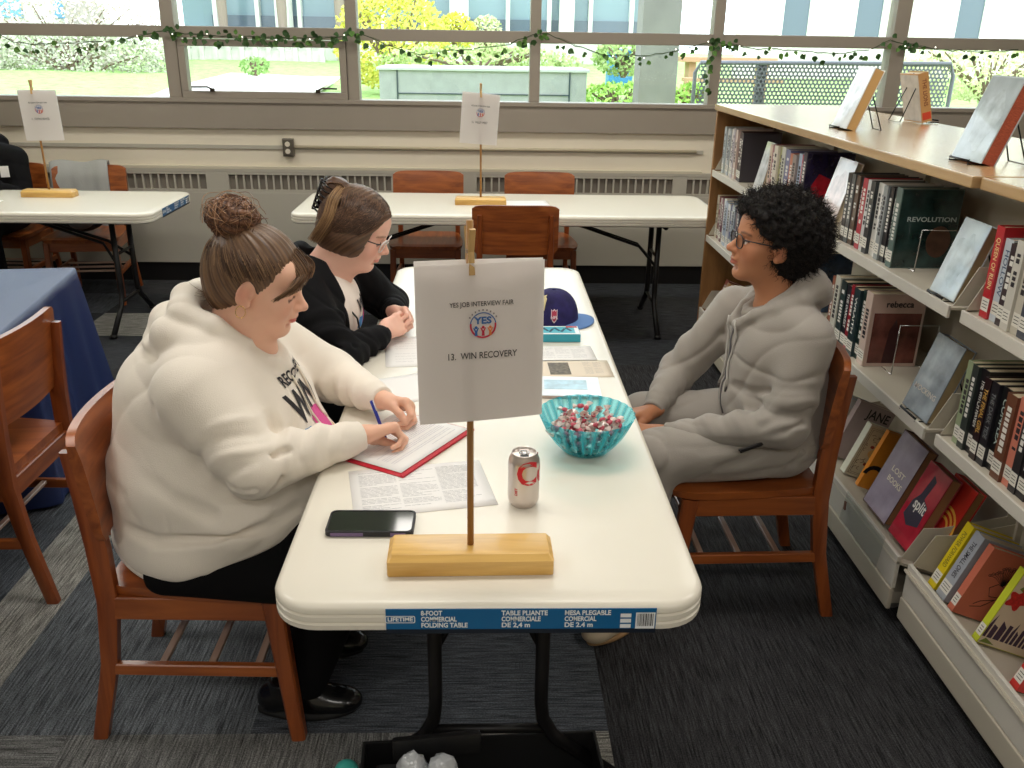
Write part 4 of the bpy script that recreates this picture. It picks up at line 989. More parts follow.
# --- on the oak top
def dsg_t1(t, th, dep, h): dsg_pale((224,226,228), (200,204,208))(t, th, dep, h)
ZT = 1.3535
faceout('pale plastic covered book on a wire easel, farthest on the oak top', 1.345, 2.27, ZT, .15, .235, .040, .34, (226,224,220), dsg_t1, easel_label='black wire easel under the pale book on the oak top', pages=mat('page_gold', (198,160,104), .8))
def dsg_t3(t, th, dep, h): dsg_pale((178,190,196), (212,222,226))(t, th, dep, h)
faceout('large clear wrapped grey book with red page edges on the oak top', 1.330, 1.285, ZT, .165, .235, .042, .33, (190,200,206), dsg_t3, easel_label='black wire easel under the clear wrapped book on the oak top', pages=mat('page_red', (172,84,60), .7, noise_amt=.35, noise_scale=120, stretch=(1,1,8)))
t = book('thick tan spined book seen from behind on its easel on the oak top', .042, .155, .20, (196,150,96), (0,0,0), sticker=False, title='THE LIONS', tcol=(120,60,40))
t.matrix_basis = Matrix.Translation((1.850, 2.49, ZT+.012)) @ Matrix.Rotation(-.26, 4, 'Y') @ Matrix.Rotation(PI/2+.05, 4, 'Z')
q = MB(); q.face([(-.0007, .003, .01), (-.0007, .039, .01), (-.0007, .039, .04), (-.0007, .003, .04)]); q.build('red_sticker', mat('sticker_red', (206,70,44), .5), t)
q = MB(); q.bb(.004, .152, .0422, .0428, .006, .194); q.build('back_cover_art', mat('art_greywhite', (190,184,176), .3, noise_amt=.15, noise_scale=25), t)
e = easel(1.865, 2.56, ZT, .12, .30, 'tall black wire easel holding the tan spined book on the oak top', .17); e.rotation_euler = (0, 0, PI+.05)
# ================================================================== THINGS ON THE MIDDLE TABLE
TZ = .7402
def lines_page(mb, M, x0, x1, y0, y1, n, rr, gap=.004, th=.0009, cols=1):
    """rows of small printed lines"""
    for c in range(cols):
        a = x0+(x1-x0)*c/cols; b = a+(x1-x0)/cols-.006
        for k in range(n):
            y = y1-(y1-y0)*k/n; x = a
            if rr.random() < .12: continue
            e = b if rr.random() < .7 else a+(b-a)*rr.uniform(.3, .9)
            while x < e:
                w = min(rr.uniform(.006, .022), e-x); mb.face([M @ Vector(p) for p in ((x, y, 0), (x+w, y, 0), (x+w, y+th, 0), (x, y+th, 0))]); x += w+.0022
def page(label, c, rz, w=.2159, h=.2794, z=TZ, cat='paper', rows=36, x0=-.09, cols=1, name='paper_sheet', m=None, curl=0, group=None, ink=None, th=.0009, box=None):
    t = thing(name, label, cat, (c[0], c[1], z), rz, group)
    q = MB(); n = 8
    V = [[q.bm.verts.new((-w/2+w*i/n, -h/2+h*j/n, .0003+curl*((i/n)**4)*((j/n)**3)+curl*.4*(1-i/n)**5)) for i in range(n+1)] for j in range(n+1)]
    V2 = [[q.bm.verts.new((v.co.x, v.co.y, v.co.z+.0004)) for v in r] for r in V]
    for j in range(n):
        for i in range(n): q.bm.faces.new((V[j][i], V[j+1][i], V[j+1][i+1], V[j][i+1])); q.bm.faces.new((V2[j][i], V2[j][i+1], V2[j+1][i+1], V2[j+1][i]))
    for i in range(n):
        for a, b in (((0, i), (0, i+1)), ((n, i), (n, i+1)), ((i, 0), (i+1, 0)), ((i, n), (i+1, n))):
            q.bm.faces.new((V[a[0]][a[1]], V[b[0]][b[1]], V2[b[0]][b[1]], V2[a[0]][a[1]]))
    q.build('sheet', m or mat('paper_white', (238,236,234), .7), t, True)
    if rows:
        q = MB(); lines_page(q, Matrix.Translation((0, 0, .0011+curl*.25)), x0, w/2-.02, -h/2+.02, h/2-.02, rows, random.Random(int(c[0]*999)+rows), cols=cols, th=th)
        q.build('print', ink or mat('print_grey', (120,122,130), .8), t)
    return t
# red folder with a form on it
def quad_frame(p0, p1, p2):   # corner, along x, along y (pixels on table height)
    a, b, c = (at_z(*p, TZ) for p in (p0, p1, p2)); return a, b, c
A_, B_, C_ = Vector((-.203,.452,0)), Vector((-.053,.712,0)), Vector((-.330,.548,0))
ang = math.atan2((B_-A_).y, (B_-A_).x)
fold = thing('red_folder', 'open red folder under the form being filled in', 'folder', (-.214, .655, TZ+.0012), ang-.02)
q = MB(); q.box((0, 0, .001), (.300, .232, .0022), None, .0006); q.build('cover', mat('folder_red', (190,20,44), .45), fold)
q = MB(); q.box((.0, -.112, .0035), (.300, .008, .005), Euler((.3,0,0)), .001); q.build('spine_edge', mat('folder_red'), fold)
page('filled form lying on the red folder', (-.217, .661), ang-.02+PI, .282, .214, TZ+.0045, 'form', 26, -.12, name='form_sheet', ink=mat('print_violet', (150,148,170), .8))
page('printed sheet lying half under the red folder near the phone', (-.150, .425), .20, .30, .216, TZ, 'paper', 30, -.13, cols=3)
page('blank looking white sheet in front of the person in the black jacket', (-.21, 1.02), .45, .26, .2, TZ, 'paper', 0)
page('white sheet lying under the clasped hands at the far left table edge', (-.205, 1.33), .12, .24, .28, TZ, 'paper', 10)
page('white sheet beside the trifold leaflet, its lines facing the grey hoodie', (.20, 1.31), .05, .26, .14, TZ, 'paper', 12, cols=4)
# trifold leaflet with a photo panel
lf = page('cream trifold leaflet with a dark photo panel behind the candy bowl', (.255, 1.175), .03, .22, .145, TZ, 'leaflet', 14, .03, name='leaflet', m=mat('leaflet_cream', (226,212,192), .6), cols=2)
q = MB(); q.box((-.045, 0, .0014), (.062, .10, .0006)); q.build('photo_panel', mat('photo_brown', (96,84,66), .5, noise_amt=.7, noise_scale=90), lf)
bk = thing('booklet', 'thin pale blue covered booklet stack just behind the candy bowl', 'booklet', (.205, 1.01, TZ+.001), -.04)
q = MB(); q.box((0, 0, .004), (.21, .145, .007), None, .001); q.build('pages', mat('page_edge', (200,180,172), .7), bk)
q = MB(); q.box((0, 0, .0082), (.212, .147, .0012)); q.build('cover', mat('booklet_cover', (224,232,238), .3, noise_amt=.12, noise_scale=12), bk)
q = MB(); q.box((.01, .01, .0092), (.12, .07, .0006)); q.build('printed_picture', mat('pale_blue_print', (176,208,224), .4, noise_amt=.2, noise_scale=40), bk)
# deck shaped card box
dk = thing('card_box', 'flat turquoise patterned card box in front of the cap', 'box', (.222, 1.462, TZ+.001), .02)
MB().box((0, 0, .0135), (.150, .088, .026), None, .002).build('body', mat('deck_turq', (54,158,178), .4), dk)
q = MB(); q.box((0, 0, .0272), (.146, .084, .001)); q.build('lid_panel', mat('deck_white', (225,232,232), .4), dk)
q = MB(); q.box((-.004, 0, .028), (.126, .062, .0008)); q.build('printed_band', mat('deck_turq2', (70,176,196), .4), dk)
q = MB()
for k in range(6): q.box((-.055+k*.019, (.004 if k % 2 else -.004), .0288), (.008, .036, .0006), Euler((0, 0, .4 if k % 2 else -.4)))
q.build('printed_marks', mat('deck_ink', (24,70,96), .5), dk)
MB().box((.052, .030, .0288), (.036, .014, .0006)).build('red_corner', mat('deck_red', (190,50,50), .4), dk)
# phone
ph = thing('smartphone', 'dark smartphone in a black and purple case', 'phone', (-.237, .262, TZ+.0005), -.005)
q = MB(); q.rings([[(x, y, z) for x, y in rrect(.0865-i, .0435-i, .011, 5)] for i, z in ((.002,0), (0,.002), (0,.011), (.0015,.0125), (.004,.0125), (.004,.0112))]); q.build('case', mat('case_black', (26,25,30), .45), ph, auto=40)
q = MB(); q.rings([[(x, y, z) for x, y in rrect(.0822, .0392, .008, 5)] for z in (.0105, .0116)]); q.build('screen', mat('screen_glass', (18,20,24), .06, spec=.8), ph)
for bx_, bw_ in ((-.043, .064), (.057, .03)): MB().box((bx_, -.0427, .006), (bw_, .0022, .008), None, .0008).build('purple_band', mat('case_purple', (112,92,130), .5), ph)
# soda can
cn = thing('soda_can', 'silver and red soda can with its tab open', 'can', (.071, .356, TZ))
prof = [(0,.006), (.018,.005), (.022,.001), (.0245,.0), (.0262,.002), (.030,.008), (.0325,.014), (.0330,.020), (.0330,.100), (.0322,.106), (.0285,.114), (.0268,.118), (.0268,.1205), (.0255,.1212), (.0245,.1195), (.0238,.1155), (.022,.1155), (0,.1165)]
MB().lathe(prof, 40).build('body', mat('can_silver', (206,196,190), .28, .85), cn, True)
def cyl_wrap(R, a0):
    def f(v):
        a = a0+v.x/R; return Vector((R*math.cos(a), R*math.sin(a), v.y))
    return f
q = MB(); add_text(q, 'Coke', .072, Matrix.Translation((0,0,0)), .0022, 'LEFT', wrap=lambda v: cyl_wrap(.0334, -PI/2-.52)(Vector((v.x*.92, v.y+.082, 0)))); q.build('red_script', mat('can_red', (200,24,40), .35), cn)
q = MB()
def vw(v):
    a = -PI/2-.52-v.y/.0334; return Vector((.0333*math.cos(a), .0333*math.sin(a), v.x))
me = text_mesh('DIET', .0085, .0003); b_ = bmesh.new(); b_.from_mesh(me)
for v in b_.verts: v.co = vw(v.co)+Vector((0, 0, .042))
q.merge(b_); q.build('side_lettering', mat('can_red'), cn)
q = MB(); q.tube([(.010*math.cos(a), .004+.0075*math.sin(a), .1178) for a in [2*PI*k/16 for k in range(16)]], .0011, 6, closed=True); q.box((0, .0, .1175), (.006, .012, .0012)); q.build('pull_tab', mat('tab_metal', (190,190,190), .25, 1), cn)
q = MB(); q.lathe([(0, .1172), (.0095, .1172)], 16, (0, -.0125, 0)); q.build('opening', m_black, cn)
# bowl with candies
BX, BY = .229, .612
bw = thing('candy_bowl', 'fluted turquoise translucent plastic bowl full of candy', 'bowl', (BX, BY, TZ))
def flute(a, z): return 1+(.012*math.cos(26*a))*min(1, z/.05)
m_bowl = bpy.data.materials.new('turquoise_plastic'); m_bowl.use_nodes = True
nt = m_bowl.node_tree; pb_ = nt.nodes['Principled BSDF']; pb_.inputs['Base Color'].default_value = (*lin((58,190,206)), 1); pb_.inputs['Roughness'].default_value = .12
tr_ = nt.nodes.new('ShaderNodeBsdfTransparent'); tr_.inputs['Color'].default_value = (.62, .93, .96, 1); mx_ = nt.nodes.new('ShaderNodeMixShader')
geo = nt.nodes.new('ShaderNodeTexCoord'); gra = nt.nodes.new('ShaderNodeTexGradient'); gra.gradient_type = 'RADIAL'
nt.links.new(geo.outputs['Object'], gra.inputs['Vector']); sn = nt.nodes.new('ShaderNodeMath'); sn.operation = 'MULTIPLY'; sn.inputs[1].default_value = 26*2*PI
s2 = nt.nodes.new('ShaderNodeMath'); s2.operation = 'SINE'; mr_ = nt.nodes.new('ShaderNodeMapRange'); mr_.inputs['From Min'].default_value = -1; mr_.inputs['To Min'].default_value = .50; mr_.inputs['To Max'].default_value = .93
nt.links.new(gra.outputs['Fac'], sn.inputs[0]); nt.links.new(sn.outputs[0], s2.inputs[0]); nt.links.new(s2.outputs[0], mr_.inputs['Value'])
nt.links.new(mr_.outputs[0], mx_.inputs[0]); nt.links.new(pb_.outputs[0], mx_.inputs[1]); nt.links.new(tr_.outputs[0], mx_.inputs[2]); nt.links.new(mx_.outputs[0], nt.nodes['Material Output'].inputs['Surface'])
prof = [(0,.001), (.042,.001), (.047,.003), (.056,.008), (.074,.027), (.090,.050), (.102,.073), (.111,.094), (.1135,.0985), (.1115,.1), (.108,.0945), (.099,.074), (.087,.051), (.071,.029), (.048,.012), (.040,.006), (0,.0055)]
MB().lathe(prof, 208, f=flute).build('shell', m_bowl, bw, True)
def candy_proto():
    t = thing('wrapped_candy', 'small pink and white twist wrapped candy in the turquoise bowl', 'candy', (0,0,0), 0, 'wrapped candies in the bowl')
    q = MB(); q.ball((0,0,0), (.0095, .0065, .006), sub=2); q.build('sweet', mat('candy_red', (192,82,98), .3, noise_amt=.6, noise_scale=160), t, True)
    q = MB()
    for s in (-1, 1):
        q.rings([[(s*.008+s*.011*k/3, (.002+.0062*(k/3))*math.cos(2*PI*i/10)*(1+.3*(i % 2)), (.002+.004*(k/3))*math.sin(2*PI*i/10)) for i in range(10)] for k in range(4)], cap=False)
    q.build('wrapper', mat('candy_wrap', (232,214,206), .2, spec=.8), t)
    return t
cp = None; rr = random.Random(11); placed = []
lev = 0
for k in range(110):
    z = .013+.068*(k/110)**.85; R = .036+(z-.006)*.75
    for _ in range(30):
        a = rr.uniform(0, 2*PI); r = R*math.sqrt(rr.random()); p = Vector((r*math.cos(a), r*math.sin(a), z+rr.uniform(-.002,.002)))
        if all((p-o).length > .012 for o in placed): break
    placed.append(p)
    if cp is None: c = cp = candy_proto()
    else: c = copy_tree(cp)
    c.location = (BX+p.x, BY+p.y, TZ+p.z); c.rotation_euler = (rr.uniform(-.5,.5), rr.uniform(-.6,.6) if k < 50 else rr.uniform(-.9,.9), rr.uniform(0, PI))
# cap
cap = thing('baseball_cap', 'navy baseball cap with a light blue brim resting on the far table end', 'cap', (.225, 1.66, TZ))
q = MB(); N = 40; rings = []
for j in range(11):
    a = j/10*PI/2; rr_ = math.cos(a)**.75; z = .112*math.sin(a)**.9
    rings.append([(.088*rr_*math.cos(2*PI*i/N)*(1+.012*math.cos(6*2*PI*i/N)*(j > 1)), .096*rr_*math.sin(2*PI*i/N)*(1+.012*math.cos(6*2*PI*i/N)), z) for i in range(N)])
q.rings(rings[:-1]+[rings[-1]], cap=False); q.build('crown', mat('cap_navy', (36,30,84), .85, noise_amt=.35, noise_scale=28, bump=.4, bump_scale=220), cap, True)
q = MB(); q.ball((0,0,.112), (.007,.007,.004)); q.build('button', mat('cap_navy'), cap, True)
q = MB()    # faded panel patch
pat = [(-.9,.35), (-.35,.35), (-.1,.62), (.05,.95), (-.15,1.15), (-.5,1.2), (-.95,1.0)]
def on_cap(u, v):   # azimuth u (rad, 0 = towards viewer), elevation v
    a = -PI/2+u; rr_ = math.cos(v)**.75*1.02; return Vector((.0895*rr_*math.cos(a), .0975*rr_*math.sin(a), .1135*math.sin(v)**.9+.001))
G = [[on_cap(-1.15+.85*i/8, .42+.68*j/6+.05*math.sin(i*2.1)) for i in range(9)] for j in range(7)]
for j in range(6):
    for i in range(8):
        if i+j > 11 or (j == 0 and i > 5): continue
        q.face([G[j][i], G[j][i+1], G[j+1][i+1], G[j+1][i]])
q.build('cream_patch', mat('cap_cream', (206,192,150), .85), cap)
q = MB()
sh = [(-.13,.55), (-.065,.50), (0,.56), (.065,.50), (.13,.55), (.12,.28), (.07,.18), (0,.12), (-.07,.18), (-.12,.28)]
q.face([on_cap(.12+u, v+.02)*1.01 for u, v in sh]); q.build('shield_patch', mat('shield_white', (226,206,212), .6), cap)
q = MB()
q.face([on_cap(.12+u*.8, (v-.33)*.82+.35)*1.02 for u, v in sh]); q.build('shield_field', mat('shield_red', (178,60,84), .6), cap)
q = MB(); add_text(q, 'NFL', .014, frame(on_cap(.12, .30)*1.035, (math.cos(.12), math.sin(.12)*1, 0), (0, .35, 1)), .0004); q.build('shield_lettering', mat('shield_white'), cap)
q = MB(); T2 = []; 
for j in range(7):
    v = j/6; row = []
    for i in range(17):
        u = -1+2*i/16; a = u*1.05; r0 = .086; r1 = .086+.062*math.sqrt(max(0, 1-u*u*.96)); r = r0+(r1-r0)*v-.004
        row.append((r*math.cos(a)*(1.0), (.096/.088)*r*math.sin(a)*.98, .012+.0-.004*v-.010*u*u*v))
    T2.append(row)
top = [[q.bm.verts.new(p) for p in r] for r in T2]; bot = [[q.bm.verts.new((p[0], p[1], p[2]-.004)) for p in r] for r in T2]
for j in range(6):
    for i in range(16): q.bm.faces.new((top[j][i], top[j][i+1], top[j+1][i+1], top[j+1][i])); q.bm.faces.new((bot[j][i], bot[j+1][i], bot[j+1][i+1], bot[j][i+1]))
for i in range(16): q.bm.faces.new((top[6][i], top[6][i+1], bot[6][i+1], bot[6][i]))
for j in range(6): q.bm.faces.new((top[j][0], top[j+1][0], bot[j+1][0], bot[j][0])); q.bm.faces.new((top[j][16], bot[j][16], bot[j+1][16], top[j+1][16]))
q.build('brim', mat('cap_blue', (92,130,186), .8, bump=.3, bump_scale=200), cap, True)
cap.rotation_euler = (0, 0, -.15)
# pen cap / small dark thing beside the sign
# ================================================================== UNDER THE TABLE
cs = thing('equipment_case', 'open black hard case on the floor under the near table end', 'case', (-.01, .17, 0), .06)
m_case = mat('case_plastic', (22,22,23), .42)
q = MB(); 
for (x0, x1, y0, y1) in ((-.27,.27,-.15,-.142), (-.27,.27,.142,.15), (-.27,-.262,-.15,.15), (.262,.27,-.15,.15)): q.bb(x0, x1, y0, y1, .0, .15, .003)
q.bb(-.27, .27, -.15, .15, 0, .008); q.build('tub', m_case, cs)
q = MB(); q.box((-.10, .10, .175), (.20, .022, .05), Euler((-.2, 0, .06)), .01); q.build('handle', m_case, cs, auto=40)
q = MB(); q.box((-.19, .02, .06), (.10, .2, .10), None, .01); q.build('insert', mat('case_foam', (34,34,36), .9), cs)
for i, (x, y) in enumerate(((-.165, .195), (-.100, .19))):
    q = MB(); q.ball((0,0,0), (.034,.03,.05), sub=3)
    for v in q.bm.verts: v.co *= 1+.28*noise.noise(v.co*60+Vector((i*7,0,0)))
    o = q.build('crumpled_bag', mat('clear_bag', (196,200,204), .15, spec=.9, bump=.8, bump_scale=70), None, True); o.location = (x, y, .165)
    tag(o, ('crumpled clear plastic bag in the black case, the left one' if i == 0 else 'crumpled clear plastic bag in the black case, the right one'), 'plastic bag')
q = MB(); q.ball((0,0,0), (.03,.03,.03), sub=3); o = q.build('teal_ball', mat('teal', (70,190,176), .5), None, True); o.location = at_z(346, 766, .05); o.location.z = .03; tag(o, 'round teal thing on the floor left of the black case', 'ball')
# grey jacket on the far chair
jk = thing('grey_jacket', 'light grey jacket draped over the back of the far left chair', 'jacket', (-2.70, 4.73, .5))
q = MB(); N = 20; F = []
for i in range(N+1):
    u = i/N; row = []
    for k in range(17):
        v = k/16
        s = (v-.5)*2
        fold_ = .010*math.sin(u*17+2*s)+.006*math.sin(u*31)
        if s < 0: p = (-.19+.36*u, -.040-.02*abs(s)-fold_*abs(s), .845-.62*abs(s)**1.2*.75)
        else: p = (-.19+.36*u, .030+.02*s+fold_, .845-.5*s**1.2)
        if abs(s) < .15: p = (p[0], p[1]*.6, .852+.008*math.sin(u*9))
        row.append((p[0], p[1]+.03, p[2]-.5))
    F.append(row)
V = [[q.bm.verts.new(p) for p in r] for r in F]
for i in range(N):
    for k in range(16): q.bm.faces.new((V[i][k], V[i+1][k], V[i+1][k+1], V[i][k+1]))
o = q.build('cloth', mat('jacket_grey', (168,168,166), .85, bump=.3, bump_scale=120), jk, True); m_ = o.modifiers.new('s', 'SOLIDIFY'); m_.thickness = .012; m_.offset = 1
jk.rotation_euler = (0,0,.12)
# backpack under the left window table
bp_ = thing('dark_backpack', 'dark and grey bag lying on the seat of the grey jacket chair', 'bag', (-2.66, 4.50, .447))
q = MB(); q.ball((0,0,.09), (.17,.13,.09), sub=3)
for v in q.bm.verts: v.co *= 1+.08*noise.noise(v.co*9)
q.build('body', mat('bag_dark', (44,46,50), .7), bp_, True)
q = MB(); q.ball((.04,-.08,.09), (.09,.06,.06), sub=3); q.build('pocket', mat('bag_grey', (120,122,124), .6), bp_, True)
# ================================================================== PEOPLE: smooth signed-distance bodies turned into meshes
class SDF:
    def __init__(s): s.p = []; s.post = []
    def add(s, kind, lo, hi, k, fn): s.p.append((kind, np.array(lo), np.array(hi), k, fn)); return s
    def ell(s, c, r, R=None, k=.01, op='u'):
        c = np.array(c, float); r = np.array(r, float); m = r.max(); Rm = None if R is None else np.array(R)
        def f(P):
            q = P-c
            if Rm is not None: q = q @ Rm          # world -> local (columns are local axes)
            k0 = np.sqrt(((q/r)**2).sum(1)); k1 = np.sqrt(((q/(r*r))**2).sum(1))+1e-9
            return k0*(k0-1)/k1
        return s.add(op, c-m, c+m, k, f)
    def cone(s, a, b, ra, rb, k=.01, op='u', flat=False, sq=None):
        a = np.array(a, float); b = np.array(b, float); d = b-a; L = np.linalg.norm(d); L2 = L*L+1e-12; m = max(ra, rb)
        def f(P):
            q = P-a; h = np.clip(q @ d/L2, 0, 1); e = q-h[:, None]*d
            if sq is not None:
                n, f_ = sq; n = np.array(n)/np.linalg.norm(n); e = e-(e @ n)[:, None]*n*(1-f_)
            o = np.sqrt((e*e).sum(1))-(ra+h*(rb-ra))
            if flat: o = np.maximum(o, (P-b) @ d/L)
            return o
        return s.add(op, np.minimum(a, b)-m, np.maximum(a, b)+m, k, f)
    def chain(s, pts, rs, k=.01, **kw):
        for i in range(len(pts)-1): s.cone(pts[i], pts[i+1], rs[i], rs[i+1], k, **kw)
        return s
    def plane(s, pt, n, k=.004):
        """keep only what lies on the side the normal points AWAY from"""
        pt = np.array(pt, float); n = np.array(n, float); n /= np.linalg.norm(n)
        return s.add('i', np.full(3, -9.), np.full(3, 9.), k, lambda P: (P-pt) @ n)
    def crease(s, pts, w, dep):
        s.post.append(('c', [np.array(p, float) for p in pts], w, dep)); return s
    def fold(s, fn): s.post.append(('f', fn)); return s
    def ev(s, P):
        D = np.full(len(P), .08)
        for kind, lo, hi, k, fn in s.p:
            mg = .08+k
            if kind == 'i' : idx = slice(None)
            else:
                idx = np.nonzero(((P > lo-mg) & (P < hi+mg)).all(1))[0]
                if len(idx) == 0: continue
            a = D[idx]; b = fn(P[idx])
            if kind == 'u':
                h = np.clip(.5+.5*(a-b)/k, 0, 1); D[idx] = a*(1-h)+b*h-k*h*(1-h)
            elif kind == 's':
                b = -b; h = np.clip(.5-.5*(a-b)/k, 0, 1); D[idx] = a*(1-h)+b*h+k*h*(1-h)
            else:
                h = np.clip(.5-.5*(a-b)/k, 0, 1); D[idx] = a*(1-h)+b*h+k*h*(1-h)
        for q in s.post:
            if q[0] == 'c':
                _, pts, w, dep = q; A = np.array(pts); lo = A.min(0)-3*w; hi = A.max(0)+3*w
                idx = np.nonzero(((P > lo) & (P < hi)).all(1))[0]
                if len(idx) == 0: continue
                X = P[idx]; m = np.full(len(X), 9.)
                for a, b in zip(pts, pts[1:]):
                    d = b-a; h = np.clip((X-a) @ d/(d @ d), 0, 1); m = np.minimum(m, np.sqrt((((X-a)-h[:, None]*d)**2).sum(1)))
                D[idx] += dep*np.exp(-(m/w)**2)
            else: D = D-q[1](P)
        return D
    def bounds(s):
        lo = np.min([p[1] for p in s.p if p[0] == 'u'], 0)-.025; hi = np.max([p[2] for p in s.p if p[0] == 'u'], 0)+.025; return lo, hi
    def mesh(s, h=.005, newton=2):
        lo, hi = s.bounds(); C = 4; n = (np.ceil((hi-lo)/(h*C)).astype(int)+1)
        gx = [lo[i]+np.arange(n[i]+1)*h*C for i in range(3)]
        G = np.stack(np.meshgrid(*gx, indexing='ij'), -1).reshape(-1, 3); Dc = s.ev(G).reshape(n+1)
        near = np.abs(Dc) < h*C*1.6
        act = np.zeros(n, bool)
        for i in (0, 1):
            for j in (0, 1):
                for k in (0, 1): act |= near[i:i+n[0], j:j+n[1], k:k+n[2]]
        fn = n*C+1; D = np.repeat(np.repeat(np.repeat(np.where(Dc[:-1,:-1,:-1] < 0, -1., 1.).astype(np.float32), C, 0), C, 1), C, 2)
        D = np.pad(D, ((0,1),)*3, mode='edge'); mask = np.zeros(fn, bool)
        A = np.repeat(np.repeat(np.repeat(act, C, 0), C, 1), C, 2); mask[:-1,:-1,:-1] |= A
        for i in (0, 1):
            for j in (0, 1):
                for k in (0, 1): mask[i:i+A.shape[0], j:j+A.shape[1], k:k+A.shape[2]] |= A
        idx = np.argwhere(mask); P = lo+idx*h; v = np.empty(len(P))
        for a in range(0, len(P), 400000): v[a:a+400000] = s.ev(P[a:a+400000])
        D[mask] = v
        S = D < 0; m = fn-1; cnt = np.zeros(m, np.int8)
        for i in (0, 1):
            for j in (0, 1):
                for k in (0, 1): cnt += S[i:i+m[0], j:j+m[1], k:k+m[2]]
        cell = (cnt > 0) & (cnt < 8) & A; cid = np.full(m, -1, np.int64); ci = np.argwhere(cell); cid[cell] = np.arange(len(ci))
        acc = np.zeros((len(ci), 3)); w = np.zeros(len(ci)); faces = []
        I = ci
        corner = lambda o: D[I[:,0]+o[0], I[:,1]+o[1], I[:,2]+o[2]]
        E = []
        for ax in range(3):
            o1, o2 = [(1,2),(0,2),(0,1)][ax]
            for a in (0, 1):
                for b in (0, 1):
                    p = [0,0,0]; p[o1] = a; p[o2] = b; q = list(p); q[ax] = 1; E.append((p, q))
        for p, q in E:
            d0 = corner(p); d1 = corner(q); x = (d0 < 0) != (d1 < 0); t = np.where(x, d0/(d0-d1+1e-20), 0)
            pos = np.array(p)[None]+t[:, None]*(np.array(q)-np.array(p))[None]; acc += pos*x[:, None]; w += x
        V = lo+(ci+acc/np.maximum(w, 1)[:, None])*h
        for ax in range(3):
            o = [(1,2),(2,0),(0,1)][ax]; sl = [slice(None)]*3
            a = S.take(range(0, fn[ax]-1), ax); b = S.take(range(1, fn[ax]), ax); X = np.argwhere(a != b); fl = a[tuple(X.T)]
            ok = (X[:, o[0]] > 0) & (X[:, o[1]] > 0) & (X[:, o[0]] < m[o[0]]) & (X[:, o[1]] < m[o[1]]); X = X[ok]; fl = fl[ok]
            c = []
            for u, w_ in ((1,1), (0,1), (0,0), (1,0)):
                Y = X.copy(); Y[:, o[0]] -= u; Y[:, o[1]] -= w_; c.append(cid[tuple(Y.T)])
            q = np.stack(c, 1); ok = (q >= 0).all(1); q = q[ok]; fl = fl[ok]; q[~fl] = q[~fl][:, ::-1]; faces.append(q)
        F = np.concatenate(faces); T = np.array([[1,1,1],[1,-1,-1],[-1,1,-1],[-1,-1,1]], float)
        for _ in range(newton):
            e = h*.35; g = np.zeros_like(V); d = np.zeros(len(V))
            for t in T: x = s.ev(V+t*e); g += x[:, None]*t; d += x
            d /= 4; g /= 4*e; gn = (g*g).sum(1)+1e-6; st = np.clip(d/np.maximum(gn, .15), -h*.6, h*.6); V = V-g*st[:, None]
        return V, F
def np_mesh(name, V, F, mats, parent=None, smooth=True, colors=None, k=4, mi=None):
    me = bpy.data.meshes.new(name); me.vertices.add(len(V)); me.vertices.foreach_set('co', np.asarray(V, np.float32).ravel())
    n = len(F); me.loops.add(n*k); me.polygons.add(n)
    me.loops.foreach_set('vertex_index', np.asarray(F, np.int32).ravel()); me.polygons.foreach_set('loop_start', np.arange(n, dtype=np.int32)*k)
    if mi is not None: me.polygons.foreach_set('material_index', mi.astype(np.int32))
    me.update(calc_edges=True); me.validate()
    for m in (mats if isinstance(mats, (list, tuple)) else [mats]): me.materials.append(m)
    if colors is not None:
        a = me.color_attributes.new('col', 'FLOAT_COLOR', 'POINT'); c = np.ones((len(V), 4), np.float32); c[:, :3] = colors; a.data.foreach_set('color', c.ravel())
    return link(name, me, parent, smooth, parent is not None)
def strands(name, L, r, m, parent, colors=None, taper=True):
    """L: list of (n,3) arrays of equal n; one mesh of thin three sided strands"""
    L = np.asarray(L, float); S, n, _ = L.shape; T = np.gradient(L, axis=1); T /= np.linalg.norm(T, axis=2, keepdims=True)+1e-9
    ref = np.tile(np.array([.3,.5,.81]), (S, n, 1)); U = np.cross(T, ref); U /= np.linalg.norm(U, axis=2, keepdims=True)+1e-9; Wd = np.cross(T, U)
    rr = np.full(n, r)*(np.concatenate([np.linspace(1, 1, n-n//2), np.linspace(1, .25, n//2)]) if taper else 1); rr = rr[None, :, None]
    ring = np.stack([L+(U*math.cos(a)+Wd*math.sin(a))*rr for a in (0, 2.094, 4.189)], 2).reshape(-1, 3)
    base = (np.arange(S)*n*3)[:, None, None]+(np.arange(n-1)*3)[None, :, None]; j = np.arange(3)[None, None, :]; j2 = (np.arange(3)+1) % 3
    F = np.stack([base+j, base+j2, base+3+j2, base+3+j], -1).reshape(-1, 4)
    c = None if colors is None else np.repeat(np.asarray(colors), n*3, axis=0)
    return np_mesh(name, ring, F, m, parent, True, c)
def rot_frame(yaw, pitch, roll=0):
    """columns: forward, left, up"""
    f = np.array([math.cos(yaw)*math.cos(pitch), math.sin(yaw)*math.cos(pitch), math.sin(pitch)]); l = np.array([-math.sin(yaw), math.cos(yaw), 0]); u = np.cross(f, l)
    l2 = l*math.cos(roll)+u*math.sin(roll); u2 = -l*math.sin(roll)+u*math.cos(roll); return np.stack([f, l2, u2], 1)
